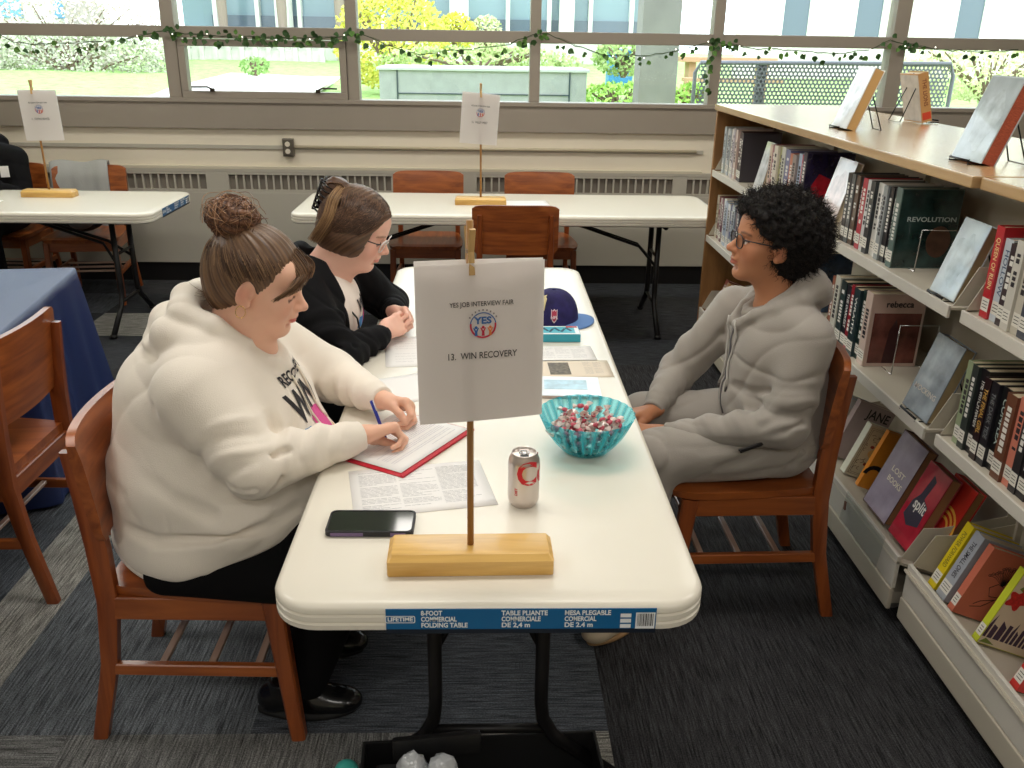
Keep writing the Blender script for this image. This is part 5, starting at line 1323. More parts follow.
class Head:
    def __init__(s, C, yaw, pitch, roll=0, sc=1., zs=.93): s.zs = zs; s.C = np.array(C, float); s.R = rot_frame(yaw, pitch, roll); s.s = sc
    def w(s, *p): return s.C+s.R @ (np.array(p, float)*s.s*np.array((1,1,s.zs)))
    def loc(s, P): return ((P-s.C) @ s.R)/(s.s*np.array((1,1,s.zs)))
    def Rl(s, ax, a):
        c, d = math.cos(a), math.sin(a); M = {'x': np.array([[1,0,0],[0,c,-d],[0,d,c]]), 'y': np.array([[c,0,d],[0,1,0],[-d,0,c]]), 'z': np.array([[c,-d,0],[d,c,0],[0,0,1]])}[ax]
        return s.R @ M
    def build(s, S, full=0., lip=1., nose=1., ears=True, brow=1.):
        k = s.s; E = lambda c, r, R=None, kk=.012, op='u': S.ell(s.w(*c), np.array(r)*k*np.array((1,1,s.zs)), s.R if R is None else R, kk*k, op)
        E((-.014,0,.038), (.097,.077,.086), kk=.01)
        E((-.045,0,.005), (.062,.066,.07), kk=.03)
        E((.036,0,-.018), (.056,.062+.004*full,.082), kk=.03)
        E((.030,0,-.068), (.050,.050+.010*full,.044), kk=.03)
        E((.066,0,-.098), (.021,.024,.018), kk=.022)
        E((.060,0,.055), (.030,.055,.035), kk=.03)
        for y in (-1, 1):
            E((.078,y*.026,.022), (.013,.020,.008), kk=.014)
            E((.060,y*(.040+.004*full),-.028), (.022+.006*full,.022+.006*full,.024+.008*full), kk=.022)
            E((.094,y*.031,.003), (.014,.015,.010), kk=.012, op='s')
            E((.0705,y*.031,.001), (.0165,.0165,.0145), kk=.004)
        if full:
            E((.026,0,-.098), (.046,.046,.028), kk=.03); E((-.005,0,-.10), (.05,.055,.04), kk=.03)
        S.cone(s.w(.083,0,.014), s.w(.106*nose-.0,0,-.022), .0065*k, .0095*k, .012*k)
        E((.108*nose,0,-.027), (.0105,.0115,.0095), kk=.008)
        for y in (-1, 1):
            E((.099,y*.0115,-.031), (.010,.0065,.0075), kk=.006); E((.1025,y*.0065,-.0395), (.004,.0028,.003), kk=.003, op='s')
        E((.088,0,-.047), (.010,.020,.012), kk=.014)
        E((.0925,0,-.0555), (.0085*lip,.020,.0055), kk=.005); E((.0895,0,-.0670), (.0095*lip,.0185,.0068), kk=.005)
        S.cone(s.w(.1015,-.019,-.0615), s.w(.1035,0,-.0605), .0016*k, .0020*k, .003*k, 's'); S.cone(s.w(.1035,0,-.0605), s.w(.1015,.019,-.0615), .0020*k, .0016*k, .003*k, 's')
        E((.084,0,-.080), (.008,.018,.005), kk=.008, op='s')
        if ears:
            for y in (-1, 1):
                Re = s.R @ rot_m('y', .22) @ rot_m('z', y*-.35)
                S.ell(s.w(-.002,y*.080,-.004), np.array((.0185,.0075,.031))*k, Re, .006*k); S.ell(s.w(.006,y*.089,-.000), np.array((.0105,.0075,.020))*k, Re, .0035*k, 's')
                S.ell(s.w(.012,y*.082,-.008), np.array((.004,.004,.007))*k, Re, .004*k); S.ell(s.w(.004,y*.079,-.030), np.array((.009,.005,.009))*k, Re, .006*k)
    def paint(s, V, skin, lips, brow, lash=(40,28,24), blush=(205,120,100), closed=True):
        q = s.loc(V); c = np.tile(np.array(lin(skin)), (len(V), 1))
        def mix(m, rgb, a=1.): m = np.clip(m, 0, 1)[:, None]*a; c[:] = c*(1-m)+np.array(lin(rgb))*m
        g = lambda cx, cy, cz, rx, ry, rz: np.exp(-(((q[:,0]-cx)/rx)**2+((np.abs(q[:,1])-cy)/ry)**2+((q[:,2]-cz)/rz)**2))
        mix(g(.075,.045,-.030,.03,.022,.025), blush, .45); mix(g(.108,0,-.027,.015,.012,.012), blush, .3); mix(g(-.005,.085,-.005,.02,.015,.03), blush, .5)
        lm = ((q[:,2] > -.0755) & (q[:,2] < -.0505) & (q[:,0] > .080)); z0 = np.where(q[:,2] > -.0610, (q[:,2]+.0610)/.0078, (q[:,2]+.0610)/.0125)
        e = 1-(np.abs(q[:,1])/.0225)**2-z0**2; mix(np.where(lm, e*4, 0), lips, .85)
        bz = .0275+.18*(np.abs(q[:,1])-.030)*(np.abs(q[:,1]) < .03)-.25*np.maximum(0, np.abs(q[:,1])-.040); b = np.exp(-((q[:,2]-bz)/.0032)**2)*(np.abs(q[:,1]) > .012)*(np.abs(q[:,1]) < .052)*(q[:,0] > .05); mix(b*1.3, brow, .8)
        ey = np.abs(q[:,1])-.031; lz = (-.0045 if closed else .0052)-.10*ey-6*ey*ey*(1 if closed else -.6)*(-1 if closed else 1)
        l = np.exp(-((q[:,2]-lz)/.0023)**2)*(np.abs(ey) < .0165)*(q[:,0] > .066); mix(l*1.5, lash, .95)
        if not closed:
            w = 1-(ey/.013)**2-((q[:,2]-.000)/.0046)**2; on = (q[:,0] > .068); mix(np.where(on, w*6, 0), (222,214,206), 1.); ir = 1-((ey-.001)/.0052)**2-((q[:,2]-.000)/.0052)**2; mix(np.where(on & (w > 0), ir*8, 0), (46,30,22), 1.)
        return c
def rot_m(ax, a):
    c, d = math.cos(a), math.sin(a); return {'x': np.array([[1,0,0],[0,c,-d],[0,d,c]]), 'y': np.array([[c,0,d],[0,1,0],[-d,0,c]]), 'z': np.array([[c,-d,0],[d,c,0],[0,0,1]])}[ax]
def nrm(v): v = np.array(v, float); return v/(np.linalg.norm(v)+1e-12)
def rod(v, ax, a): ax = nrm(ax); v = np.array(v, float); return v*math.cos(a)+np.cross(ax, v)*math.sin(a)+ax*(ax @ v)*(1-math.cos(a))
def hand(S, Wp, F, N, T, curls, thumb, sc=1., spread=.10, nails=None):
    """Wp wrist, F wrist->knuckles, N out of the palm, T towards the thumb; curls: 4 x (a,b,c) bend angles, thumb: (out, fwd, palm, bend1, bend2)"""
    Wp = np.array(Wp, float); F = nrm(F); N = nrm(np.array(N)-F*(F @ np.array(N))); T = nrm(T); T = nrm(T-F*(F @ T)-N*(N @ T)); s = sc
    off = [.030, .0105, -.0095, -.028]; kn = [.086, .089, .084, .076]; L = [(.041,.025,.021), (.045,.029,.022), (.042,.027,.021), (.033,.020,.018)]; R = [(.0098,.0088,.0078,.0068), (.0100,.0090,.0080,.007), (.0095,.0086,.0076,.0066), (.0085,.0076,.0068,.006)]
    K = [Wp+F*kn[i]*s+T*off[i]*s-N*.002*(abs(off[i])/.03)*s for i in range(4)]
    S.cone(Wp-F*.02*s, Wp+F*.02*s, .024*s, .024*s, .01, sq=(N, 1.35))
    for i in range(4): S.cone(Wp+F*.012*s+T*off[i]*.55*s, K[i]-F*.006*s, .0155*s, .0125*s, .012)
    tb = Wp+F*.020*s+T*.022*s+N*.006*s; o, f, p, b1, b2 = thumb; d = nrm(T*o+F*f+N*p); t1 = tb+d*.042*s
    S.cone(Wp+F*.018*s+T*.008*s, tb+d*.02*s, .018*s, .0155*s, .014); S.cone(tb, t1, .0155*s, .0115*s, .010)
    ax = nrm(np.cross(d, -T*.8+N*.5+F*.1)); d2 = rod(d, ax, b1); t2 = t1+d2*.031*s; d3 = rod(d2, ax, b2); t3 = t2+d3*.024*s
    S.cone(t1, t2, .0115*s, .0105*s, .005); S.cone(t2, t3, .0105*s, .0088*s, .004); tips = [(t3, d3, nrm(np.cross(ax, d3)))]
    for i in range(4):
        sp = (1.5-i)*spread*.5; dr = nrm(F+T*sp); ax = nrm(np.cross(dr, N)); p = K[i]
        S.ell(K[i]-N*.002*s, np.array((.0115,)*3)*s*(.9 if i == 3 else 1), None, .008)
        for j in range(3):
            dr = rod(dr, ax, curls[i][j]); q = p+dr*L[i][j]*s; S.cone(p, q, R[i][j]*s, R[i][j+1]*s, .0022 if j else .004); p = q
        tips.append((p, dr, nrm(np.cross(ax, dr))))
    return tips
m_skin_sss = {}
def skin_mat(name, rough=.5):
    m = mat(name, (200,150,120), rough, attr='col', bump=.12, bump_scale=700, spec=.35)
    b = m.node_tree.nodes['Principled BSDF']; b.inputs['Subsurface Weight'].default_value = .12; b.inputs['Subsurface Radius'].default_value = (.012,.005,.003); b.inputs['Subsurface Scale'].default_value = 1.
    return m
m_hair = mat('hair', (90,64,46), .42, attr='col', spec=.5)
def wav(P, dirs, f=1.): 
    o = 0
    for d, fr, ph, a in dirs: o = o+a*np.sin((P @ np.array(d))*fr*f+ph)
    return o
def fabric_noise(seed, amp, sc=1.):
    r = np.random.default_rng(seed); D = [(nrm(r.normal(size=3)), r.uniform(14, 50)*sc, r.uniform(0, 6), 1.) for _ in range(6)]; D2 = [(nrm(r.normal(size=3)), r.uniform(7, 16)*sc, r.uniform(0, 6), 1.) for _ in range(3)]
    RD = [(nrm(r.normal(size=3)), r.uniform(20, 38)*sc, r.uniform(0, 6)) for _ in range(4)]; MK = [[(nrm(r.normal(size=3)), r.uniform(7, 15), r.uniform(0, 6), 1.) for _ in range(2)] for _ in RD]
    def f(P):
        w = wav(P, D2); o = .45*amp*np.clip(wav(P+w[:, None]*.02, D)/3., -1, 1)
        for (d, fr, ph), mk in zip(RD, MK):      # soft cloth with sharp valleys
            c = (1-np.abs(np.sin((P @ d)*fr+ph+1.1*w)))**3; o = o-amp*1.15*c*np.clip(wav(P, mk)*.6, 0, 1)
        return o
    return f
def sleeve_folds(a, b, amp, n, s0=0., s1=1., sharp=1.6, ph=0.):
    """rings of compression folds along a limb a->b"""
    a = np.array(a, float); b = np.array(b, float); d = b-a; L = np.linalg.norm(d); d = d/L; u = nrm(np.cross(d, [.2,.3,.9])); v = np.cross(d, u)
    def f(P):
        q = P-a; t = (q @ d)/L; x = q @ u; y = q @ v; r = np.sqrt(x*x+y*y); th = np.arctan2(y, x)
        m = np.clip((t-s0)*8, 0, 1)*np.clip((s1-t)*8, 0, 1)*np.clip((.125-r)/.04, 0, 1)
        w = np.sin(t*n*2*PI+1.6*np.sin(th+ph)+.8*np.sin(2*th+ph*2)); return amp*m*(np.abs(w)**sharp*np.sign(w))*(.55+.45*np.sin(th*1+ph*3))
    return f
def glasses(h, parent, m_rim, m_arm, lens_r=(.025,.020), zc=.0, x=.098, rim_r=.0016, square=.6, lens=None):
    g = None; q = MB(); W_ = lambda *p: Vector(h.w(*p))
    def loop(cy, k=28):
        o = []
        for i in range(k):
            a = 2*PI*i/k; ca, sa = math.cos(a), math.sin(a); e = square; rx = lens_r[0]*abs(ca)**e*(1 if ca > 0 else -1); rz = lens_r[1]*abs(sa)**e*(1 if sa > 0 else -1)
            y = cy+rx; o.append(W_(x-.18*(abs(y)-.02)**2*20*.2-.12*max(0, abs(y)-.035)+.10*rz, y, zc+rz))
        return o
    lg = MB()
    for s_ in (-1, 1):
        p = loop(s_*.033); q.tube(p, rim_r*h.s, 6, closed=True); lg.face(p)
    q.tube([W_(x+.002,-.010,zc+.006), W_(x+.006,0,zc+.009), W_(x+.002,.010,zc+.006)], rim_r*h.s, 6)
    rim = q.build('glasses_frame', m_rim, parent, True, True)
    for s_ in (-1, 1):
        q = MB(); q.tube([W_(x-.006,s_*.059,zc+.010), W_(x-.016,s_*.070,zc+.010), W_(.04,s_*.077,zc+.008), W_(-.004,s_*.084,zc+.004), W_(-.022,s_*.086,zc-.012)], .0019*h.s, 6); q.build('glasses_temple', m_arm, rim, True, False)
        o = rim.children[-1]; o.data.transform(Matrix.Translation(-Vector(parent.location)))
    o = lg.build('lenses', lens or glass_pane('lens_glass', (250,252,252), .08), rim); o.data.transform(Matrix.Translation(-Vector(parent.location)))
    return rim
def person(label, loc): return thing('person', label, 'person', loc)
def tube_obj(name, pts, r, m, parent, n=8, closed=False): return MB().tube([Vector(p) for p in pts], r, n, closed).build(name, m, parent, True, True)
def smooth_path(pts, n):
    pts = np.array(pts, float); t = np.linspace(0, len(pts)-1, n); o = []
    for x in t:
        i = min(int(x), len(pts)-2); f = x-i; p0 = pts[max(i-1, 0)]; p1 = pts[i]; p2 = pts[i+1]; p3 = pts[min(i+2, len(pts)-1)]
        o.append(.5*((2*p1)+(-p0+p2)*f+(2*p0-5*p1+4*p2-p3)*f*f+(-p0+3*p1-3*p2+p3)*f**3))
    return np.array(o)
def shoe(name, ankle, toe_dir, m, m_sole, parent, L=.26, sole_only=False):
    a = np.array(ankle, float); d = nrm((toe_dir[0], toe_dir[1], 0)); l = np.array([-d[1], d[0], 0]); up = np.array([0,0,1.]); b = np.array([a[0], a[1], 0])
    S = SDF(); R = np.stack([d, l, up], 1)
    S.ell(b+d*(-.035)+up*.045, (.042,.036,.045), R, .02); S.ell(b+d*.10+up*.035, (.075,.045,.034), R, .03); S.ell(b+d*.04+up*.05, (.07,.038,.045), R, .03); S.cone(b+up*.06, b+up*.10, .038, .040, .02); S.ell(b+d*.15+up*.03, (.045,.040,.026), R, .02)
    S.plane(b+up*.012, -up, .003); S.plane(b+up*.105, up, .004)
    V, F = S.mesh(.006, 1); np_mesh(name, V, F, m, parent)
    q = MB(); P = []
    for i in range(28):
        t = 2*PI*i/28; x = .05+.13*math.cos(t); wd = .040+.008*math.cos(t)-.006*math.cos(2*t); P.append((x, wd*math.sin(t)))
    q.rings([[tuple(b+d*x+l*y*(1.04 if z > .001 else .98)+up*z) for x, y in P] for z in (.0, .004, .016)]); q.build('sole', m_sole, parent, True, True)
# ------------------------------------------------------------------ the person in the cream hoodie
def woman_cream():
    t = person('person in a cream hoodie, hair in a high bun, writing on the form', (-.66, .70, 0)); K_ = dict(parent=t)
    H = Head((-.537, .705, 1.122), -.05, -.28, 0, 1.05, .885)
    Wr = np.array((-.295,.585,.792)); Wl = np.array((-.272,.800,.792)); Sr = (-.645,.515,.925); Sl = (-.60,.895,.925); Er = (-.515,.452,.775); El = (-.43,.965,.795)
    B = SDF(); H.build(B, full=1.)
    B.cone(H.w(-.025,0,-.06), (-.600,.705,.97), .060, .072, .03); B.cone(H.w(-.012,0,-.080), (-.578,.705,.965), .050, .060, .03)
    B.ell((-.63,.705,.88), (.13,.19,.13), None, .05); B.ell((-.66,.70,.68), (.20,.19,.18), None, .06); B.ell((-.70,.70,.55), (.17,.19,.10), None, .05)
    for S_, E_, W_ in ((Sr, Er, Wr), (Sl, El, Wl)): B.cone(S_, E_, .062, .046, .03); B.cone(E_, W_, .044, .025, .02)
    for y, kx, ky in ((.59,-.33,.575), (.80,-.32,.83)): B.cone((-.68,y,.53), (kx,ky,.515), .085, .060, .03); B.cone((kx,ky,.515), (kx-.13,ky,.09), .055, .036, .02)
    c1 = (.75,.95,.5)
    # right hand: pen grip, left hand: loose fist
    hand(B, Wr, (.82,.56,-.02), (.30,-.30,-.9), (-.45,.6,.1), [(.75,1.0,.5), (.95,1.15,.6), (1.1,1.2,.6), (1.15,1.2,.6)], (.20,.75,.35,.3,.4), .95)
    hand(B, Wl, (.86,-.40,-.05), (-.30,-.55,-.8), (.25,-.6,.35), [(.85,1.15,.7), (.95,1.15,.7), (1.0,1.15,.7), (1.05,1.1,.7)], (.35,.85,.30,.35,.4), .93)
    V, F = B.mesh(.0036); col = H.paint(V, (236,186,160), (196,90,86), (120,84,60), lash=(60,40,34))
    np_mesh('body', V, F, skin_mat('skin_light'), t, colors=col)
    # ---- trousers
    m_blk = mat('black_trousers', (11,11,13), .9, spec=.2)
    T = SDF(); T.ell((-.715,.70,.55), (.175,.205,.105), None, .04)
    for y, kx, ky in ((.585,-.325,.575), (.805,-.315,.83)): T.cone((-.62,y,.54), (kx,ky,.53), .122, .088, .04); T.cone((kx,ky,.52), (kx-.16,ky,.085), .082, .062, .03, flat=True)
    T.cone((-.76,.50,.472), (-.44,.485,.468), .050, .062, .05); T.crease([(-.50,.50,.55), (-.58,.49,.50), (-.62,.50,.46)], .012, .008).crease([(-.45,.48,.56), (-.52,.48,.50)], .010, .006); T.fold(fabric_noise(5, .0022)); T.plane((0,0,.447), (0,0,-1) , .01) if False else None
    V, F = T.mesh(.007, 1); np_mesh('trousers', V, F, m_blk, t)
    m_shoe = mat('black_shoe', (14,14,15), .25, coat=.3); m_sole = mat('black_sole', (20,20,20), .7)
    shoe('shoe', (-.525,.575,0), (1,.02), m_shoe, m_sole, t); shoe('shoe', (-.54,.82,0), (1,.0), m_shoe, m_sole, t)
    # ---- hoodie
    m_h = mat('cream_fleece', (236,227,214), .85, sheen=.25, bump=.25, bump_scale=420, noise_amt=.015, noise_scale=6)
    Hd = SDF()
    Hd.ell((-.672,.70,.655), (.262,.255,.22), None, .05); Hd.ell((-.672,.705,.84), (.215,.225,.19), rot_m('y', .10), .07); Hd.ell((-.70,.70,.52), (.235,.265,.15), None, .05); Hd.ell((-.575,.66,.60), (.175,.225,.13), None, .05)
    Hd.ell((-.53,.63,.80), (.085,.085,.085), None, .06); Hd.ell((-.53,.79,.80), (.085,.085,.085), None, .06); Hd.cone((-.64,.60,.945), (-.62,.82,.945), .085, .085, .06)
    Hd.ell((-.50,.70,.66), (.15,.19,.13), None, .06)
    for S_, E_, W_ in ((Sr, Er, Wr), (Sl, El, Wl)):
        S_, E_, W_ = map(np.array, (S_, E_, W_)); d = nrm(W_-E_)
        Hd.cone(S_, E_, .089, .068, .04); Hd.cone(E_, W_-d*.045, .070, .043, .022); Hd.cone(W_-d*.05, W_-d*.002, .0375, .035, .010, flat=True)
    # hood lying round the neck
    L_ = [(-.745,.70,1.028), (-.715,.61,1.028), (-.650,.590,1.008), (-.575,.625,.972), (-.515,.665,.935), (-.492,.700,.912)]
    L2 = [(x, 1.40-y, z) for x, y, z in L_]
    for q_ in (L_, L2): Hd.chain(q_, [.046,.044,.038,.030,.025,.020], .012)
    Hd.chain([(-.70,.70,1.085), (-.69,.63,1.075), (-.625,.612,1.045), (-.56,.64,1.0)], [.036,.036,.028,.018], .012); Hd.chain([(-.70,.70,1.085), (-.69,.78,1.075), (-.625,.80,1.045), (-.56,.77,1.0)], [.036,.036,.028,.018], .012)
    Hd.ell((-.765,.70,.995), (.045,.10,.035), rot_m('y', -.3), .02)
    Hd.cone((-.60,.705,1.02), H.w(.0,0,-.06), .072, .085, .012, 's'); Hd.ell((-.505,.70,1.005), (.07,.06,.05), None, .01, 's')
    Hd.plane((-.90,.5,.395), (.40,0,-1), .010)
    C_ = Hd.crease
    C_([(-.80,.50,1.00), (-.83,.49,.90), (-.80,.46,.82)], .010, .006); C_([(-.72,.455,.60), (-.72,.44,.70), (-.735,.45,.78)], .004, .003)   # seams
    C_([(-.86,.50,.60), (-.75,.46,.585), (-.62,.45,.60), (-.50,.46,.62), (-.44,.50,.645)], .012, .024)     # the big waist fold
    C_([(-.89,.54,.50), (-.78,.47,.478), (-.66,.455,.49)], .010, .015); C_([(-.93,.60,.70), (-.84,.49,.685)], .014, .014); C_([(-.80,.47,.76), (-.70,.44,.70), (-.62,.44,.66)], .016, .02)
    C_([(-.50,.50,.60), (-.46,.52,.63), (-.42,.56,.64)], .008, .008); C_([(-.53,.47,.585), (-.47,.50,.60)], .007, .007); C_([(-.72,.47,.91), (-.74,.455,.84), (-.70,.44,.76)], .012, .008)
    C_([(-.47,.44,.80), (-.455,.43,.765), (-.47,.42,.73)], .010, .016); C_([(-.50,.43,.83), (-.47,.43,.81), (-.44,.45,.815)], .009, .016); C_([(-.44,.455,.76), (-.42,.46,.79)], .008, .007); C_([(-.56,.40,.76), (-.50,.39,.755)], .009, .006)
    C_([(-.86,.46,.43), (-.74,.455,.465), (-.62,.46,.525), (-.50,.49,.585)], .005, .004)          # hem band seam
    C_([(-.47,.60,.73), (-.43,.70,.745), (-.47,.80,.73)], .014, .010)
    Hd.crease([(-.80,.64,1.05), (-.74,.59,1.035), (-.66,.565,1.005), (-.58,.61,.955)], .007, .010); Hd.crease([(-.815,.68,.985), (-.78,.60,.985), (-.70,.545,.975), (-.62,.56,.945)], .009, .012); Hd.fold(fabric_noise(3, .0048, .75)); Hd.fold(sleeve_folds(Er, Wr, .0065, 4.0, .15, .84, ph=1)); Hd.fold(sleeve_folds(El, Wl, .007, 4.5, .1, .85, ph=2)); Hd.fold(sleeve_folds(Sr, Er, .007, 2.6, .40, 1.05, ph=.5))
    V, F = Hd.mesh(.0052); hood = np_mesh('hoodie', V, F, m_h, t)
    bvh = BVHTree.FromPolygons([Vector(v) for v in V], [tuple(int(i) for i in f) for f in F])
    def chest(y, z, e=.0022, d=(-1,0,-.0)):
        h = bvh.ray_cast(Vector((-.36,y,z)), Vector(d)); p = h[0] if h[0] is not None else Vector((-.45,y,z)); n = h[1] if h[1] is not None else Vector((1,0,0)); return p+Vector((1,0,.25)).normalized()*e
    def onchest(q): 
        bmesh.ops.subdivide_edges(q.bm, edges=[e for e in q.bm.edges if e.calc_length() > .012], cuts=1)
        for v in q.bm.verts: v.co = chest(v.co.x, v.co.y)
        return q
    def tx(txt, size, y, z, b, w): q = MB(); add_text(q, txt, size, Matrix.Translation((y, z, 0)), b, w=w); return q
    m_pr = mat('shirt_print_black', (44,42,46), .8)
    a = onchest(tx('WIN', .10, .68, .842, .003, .17)).build('print_win', m_pr, t, world=True)
    onchest(tx('RECOVERY', .034, .70, .905, .001, .16)).build('print_recovery', m_pr, t, world=True)
    def poly(name, pts, m): q = MB(); q.face([(y, z, 0) for y, z in pts]); bmesh.ops.triangulate(q.bm, faces=q.bm.faces[:]); bmesh.ops.subdivide_edges(q.bm, edges=q.bm.edges[:], cuts=3, use_grid_fill=True); return onchest(q).build(name, m, t, world=True)
    poly('print_pink_wing', [(.66,.80), (.70,.815), (.745,.805), (.75,.77), (.72,.745), (.67,.755)], mat('print_pink', (216,84,150), .8))
    poly('print_blue_wing', [(.60,.80), (.63,.795), (.66,.77), (.63,.745), (.60,.755)], mat('print_blue', (84,140,200), .8)); poly('print_yellow_wing', [(.69,.742), (.72,.74), (.75,.755), (.745,.725), (.70,.718)], mat('print_yellow', (236,180,70), .8))
    for sy, yy in ((-1,.675), (1,.745)):
        P = [chest(yy, z, .004) for z in (.905, .87, .84, .81, .785)]; P.append(P[-1]+Vector((.012, .004, -.018)))
        tube_obj('drawstring', P, .0028, mat('cream_cord', (236,226,208), .7), t)
    # ---- pen in the right hand, paper twist in the left
    p = thing('pen', 'blue pen held in the right hand over the form', 'pen', (-.262,.640,.80)); d = nrm((-.28,-.10,1))
    MB().tube([Vector(np.array((0,0,0))-d*.045), Vector(d*.06)], .0042, 10).build('barrel', mat('pen_blue', (40,56,160), .3), p, True); MB().tube([Vector(-d*.058), Vector(-d*.045)], [.0012,.004], 8).build('tip', mat('pen_tip', (60,60,66), .3), p, True)
    MB().tube([Vector(d*.035+np.array((.005,-.003,0))), Vector(d*.062+np.array((.005,-.003,0)))], .0016, 6).build('clip', mat('pen_clip', (230,232,236), .3), p, True)
    # ---- earring
    e = H.w(-.002,-.087,-.048); tube_obj('hoop_earring', [e+H.R @ np.array((.011*math.cos(a), -.002, .014*math.sin(a))) for a in np.linspace(.0, 2*PI, 22)[:-1]], .0009, mat('gold', (226,190,120), .2, 1), t, 6, True)
    # ---- hair
    bun = np.array((-.080,0,.135)); ax = nrm(bun-np.array((-.0,0,.02))); u = nrm(np.cross(ax, [0,1,0])); v = np.cross(ax, u)
    S = SDF(); k = H.s
    S.ell(H.w(-.016,0,.040), np.array((.1055,.0855,.0955))*k, H.R, .01); S.ell(H.w(-.050,0,.0), np.array((.066,.073,.078))*k, H.R, .03); S.ell(H.w(-.052,0,-.040), np.array((.042,.055,.045))*k, H.R, .03)
    # cut the face free: a slanted hairline from the top of the forehead past the ear to the nape
    S.plane(H.w(.072,0,.090), H.R @ nrm((1,0,-.42)), .012); S.plane(H.w(.045,0,.02), H.R @ nrm((1,0,-.75)), .02); S.plane(H.w(-.01,0,-.052), H.R @ nrm((.85,0,-1)), .02)
    for y in (-1, 1): S.ell(H.w(.006,y*.092,-.012), np.array((.026,.02,.038))*k, H.R, .008, 's')
    S.cone(H.w(-.068,0,.105), H.w(-.085,0,.130), .035, .03, .02)
    def gro(P):
        q = H.loc(P); a = np.arctan2(q @ v, q @ u); return .0011*(np.sin(a*46+2*np.sin(a*9))+.7*np.sin(a*83+1.3*np.sin(a*5)))
    S.fold(gro); V, F = S.mesh(.0034); q = H.loc(V); a = np.arctan2(q @ v, q @ u)
    w = .5+.30*np.sin(a*31+1)*np.sin(a*13)+.25*np.sin(a*71); w = np.clip(w, 0, 1)[:, None]; c = np.array(lin((66,46,34)))*(1-w)+np.array(lin((128,98,72)))*w
    hair = np_mesh('hair', V, F, m_hair, t, colors=c)
    rg = np.random.default_rng(4); L = []; cols = []
    for i in range(900):      # strands combed up into the bun
        a = rg.uniform(-PI, PI); pol0 = rg.uniform(.95, 1.9); jt = .0014*rg.random(); e = []
        for j in range(9):
            f = j/8; th = pol0*(1-f)+.30*f; dr = ax*math.cos(th)+(u*math.cos(a)+v*math.sin(a))*math.sin(th)
            # push to the cap surface
            o = np.array((-.016,0,.040)); rad = np.array((.1065,.0865,.0965))+jt; s_ = 1/math.sqrt(((dr/rad)**2).sum()); p_ = o+dr*s_
            e.append(p_)
        e = np.array(e)
        if (e[:,0]-.42*e[:,2]+.0).max() > .040 or e[:,2].min() < -.05: 
            if (e[0,0] > .075-.0+.42*(e[0,2]-.09)): continue
        if e[0,2] < .03 and e[0,0] > -.01: continue
        L.append([H.w(*p_) for p_ in e]); cc = rg.choice(3); cols.append(lin([(70,48,36), (104,78,58), (150,118,88)][cc]))
    strands('combed_strands', L, .0009, m_hair, hair, cols); hair.children[-1].data.transform(Matrix.Translation(-Vector(t.location))) if False else None
    # bun
    S = SDF(); bc = H.w(-.078,0,.142); S.ell(bc, (.056,.058,.047), H.R, .01)
    for i in range(9):
        a = i*.7; r_ = .034; c0 = bc+H.R @ np.array((r_*math.cos(a), r_*math.sin(a), .010*math.sin(i*2.1))); c1_ = bc+H.R @ np.array((r_*.9*math.cos(a+1.0), r_*.9*math.sin(a+1.0), .022*math.cos(i*1.7))); S.cone(c0, c1_, .021, .017, .006)
    def bg_(P):
        q = (P-bc) @ H.R; a = np.arctan2(q[:,1], q[:,0]); return .0018*np.sin(a*7+q[:,2]*300+3*np.sin(a*3))+.0012*np.sin(q[:,0]*500+q[:,2]*260)
    S.fold(bg_); V, F = S.mesh(.0036, 1); q = (V-bc) @ H.R; a = np.arctan2(q[:,1], q[:,0]); w = np.clip(.5+.5*np.sin(a*7+q[:,2]*300+3*np.sin(a*3)), 0, 1)[:, None]; c = np.array(lin((70,44,32)))*(1-w)+np.array(lin((132,92,66)))*w
    np_mesh('bun', V, F, m_hair, t, colors=c)
    L = []; cols = []
    for i in range(520):
        n_ = nrm(rg.normal(size=3)); p0 = nrm(np.cross(n_, rg.normal(size=3))); p1 = np.cross(n_, p0); R0 = rg.uniform(.044, .056)*(1+.25*(rg.random() < .06)); a0 = rg.uniform(0, 6); sp = rg.uniform(1.0, 2.6)
        e = [bc+(H.R @ ((p0*math.cos(a0+sp*j/11)+p1*math.sin(a0+sp*j/11))*R0*np.array((1.1,1.1,.90))*(1+.06*math.sin(j*.9+i)))) for j in range(12)]; L.append(e); cols.append(lin([(84,54,38), (120,82,58), (164,124,90)][rg.choice(3)]))
    strands('bun_strands', L, .0009, m_hair, t, cols)
    # fringe swept over the forehead
    L = []; cols = []
    for i in range(420):
        f = rg.random(); g = rg.normal()*.0035; side = -1 if f < .72 else 1; ff = f/.72 if side < 0 else (f-.72)/.28
        root = np.array((.058+.006*ff, side*(.004+.022*ff*(side < 0)), .108-.010*ff)); mid = np.array((.091+.003*ff, side*(.016+.016*ff), .080-.010*ff)); m2 = np.array((.088+.012*ff, side*(.054-.028*ff), .042)); tip = np.array((.060+.040*ff, side*(.080-.058*ff), -.006+.026*ff+.014*rg.random()))
        P = smooth_path([root, mid, m2, tip], 12)+g; L.append([H.w(*p_) for p_ in P]); cols.append(lin([(82,58,42), (118,88,64), (150,118,88)][rg.choice(3)]))
    strands('fringe', L, .0011, m_hair, t, cols)
    L = []; cols = []
    for i in range(70):     # flyaway wisps at the nape
        p_ = np.array((-.085+.02*rg.random(), rg.uniform(-.05,.05), -.045)); d_ = nrm((-1+rg.normal()*.4, rg.normal()*.4, -.6+rg.normal()*.5))*rg.uniform(.02,.05); L.append([H.w(*(p_+d_*j/7+np.array((0,0,.012))*(j/7)**2)) for j in range(8)]); cols.append(lin((110,84,64)))
    strands('nape_wisps', L, .0006, m_hair, t, cols)
    return t
woman_cream()
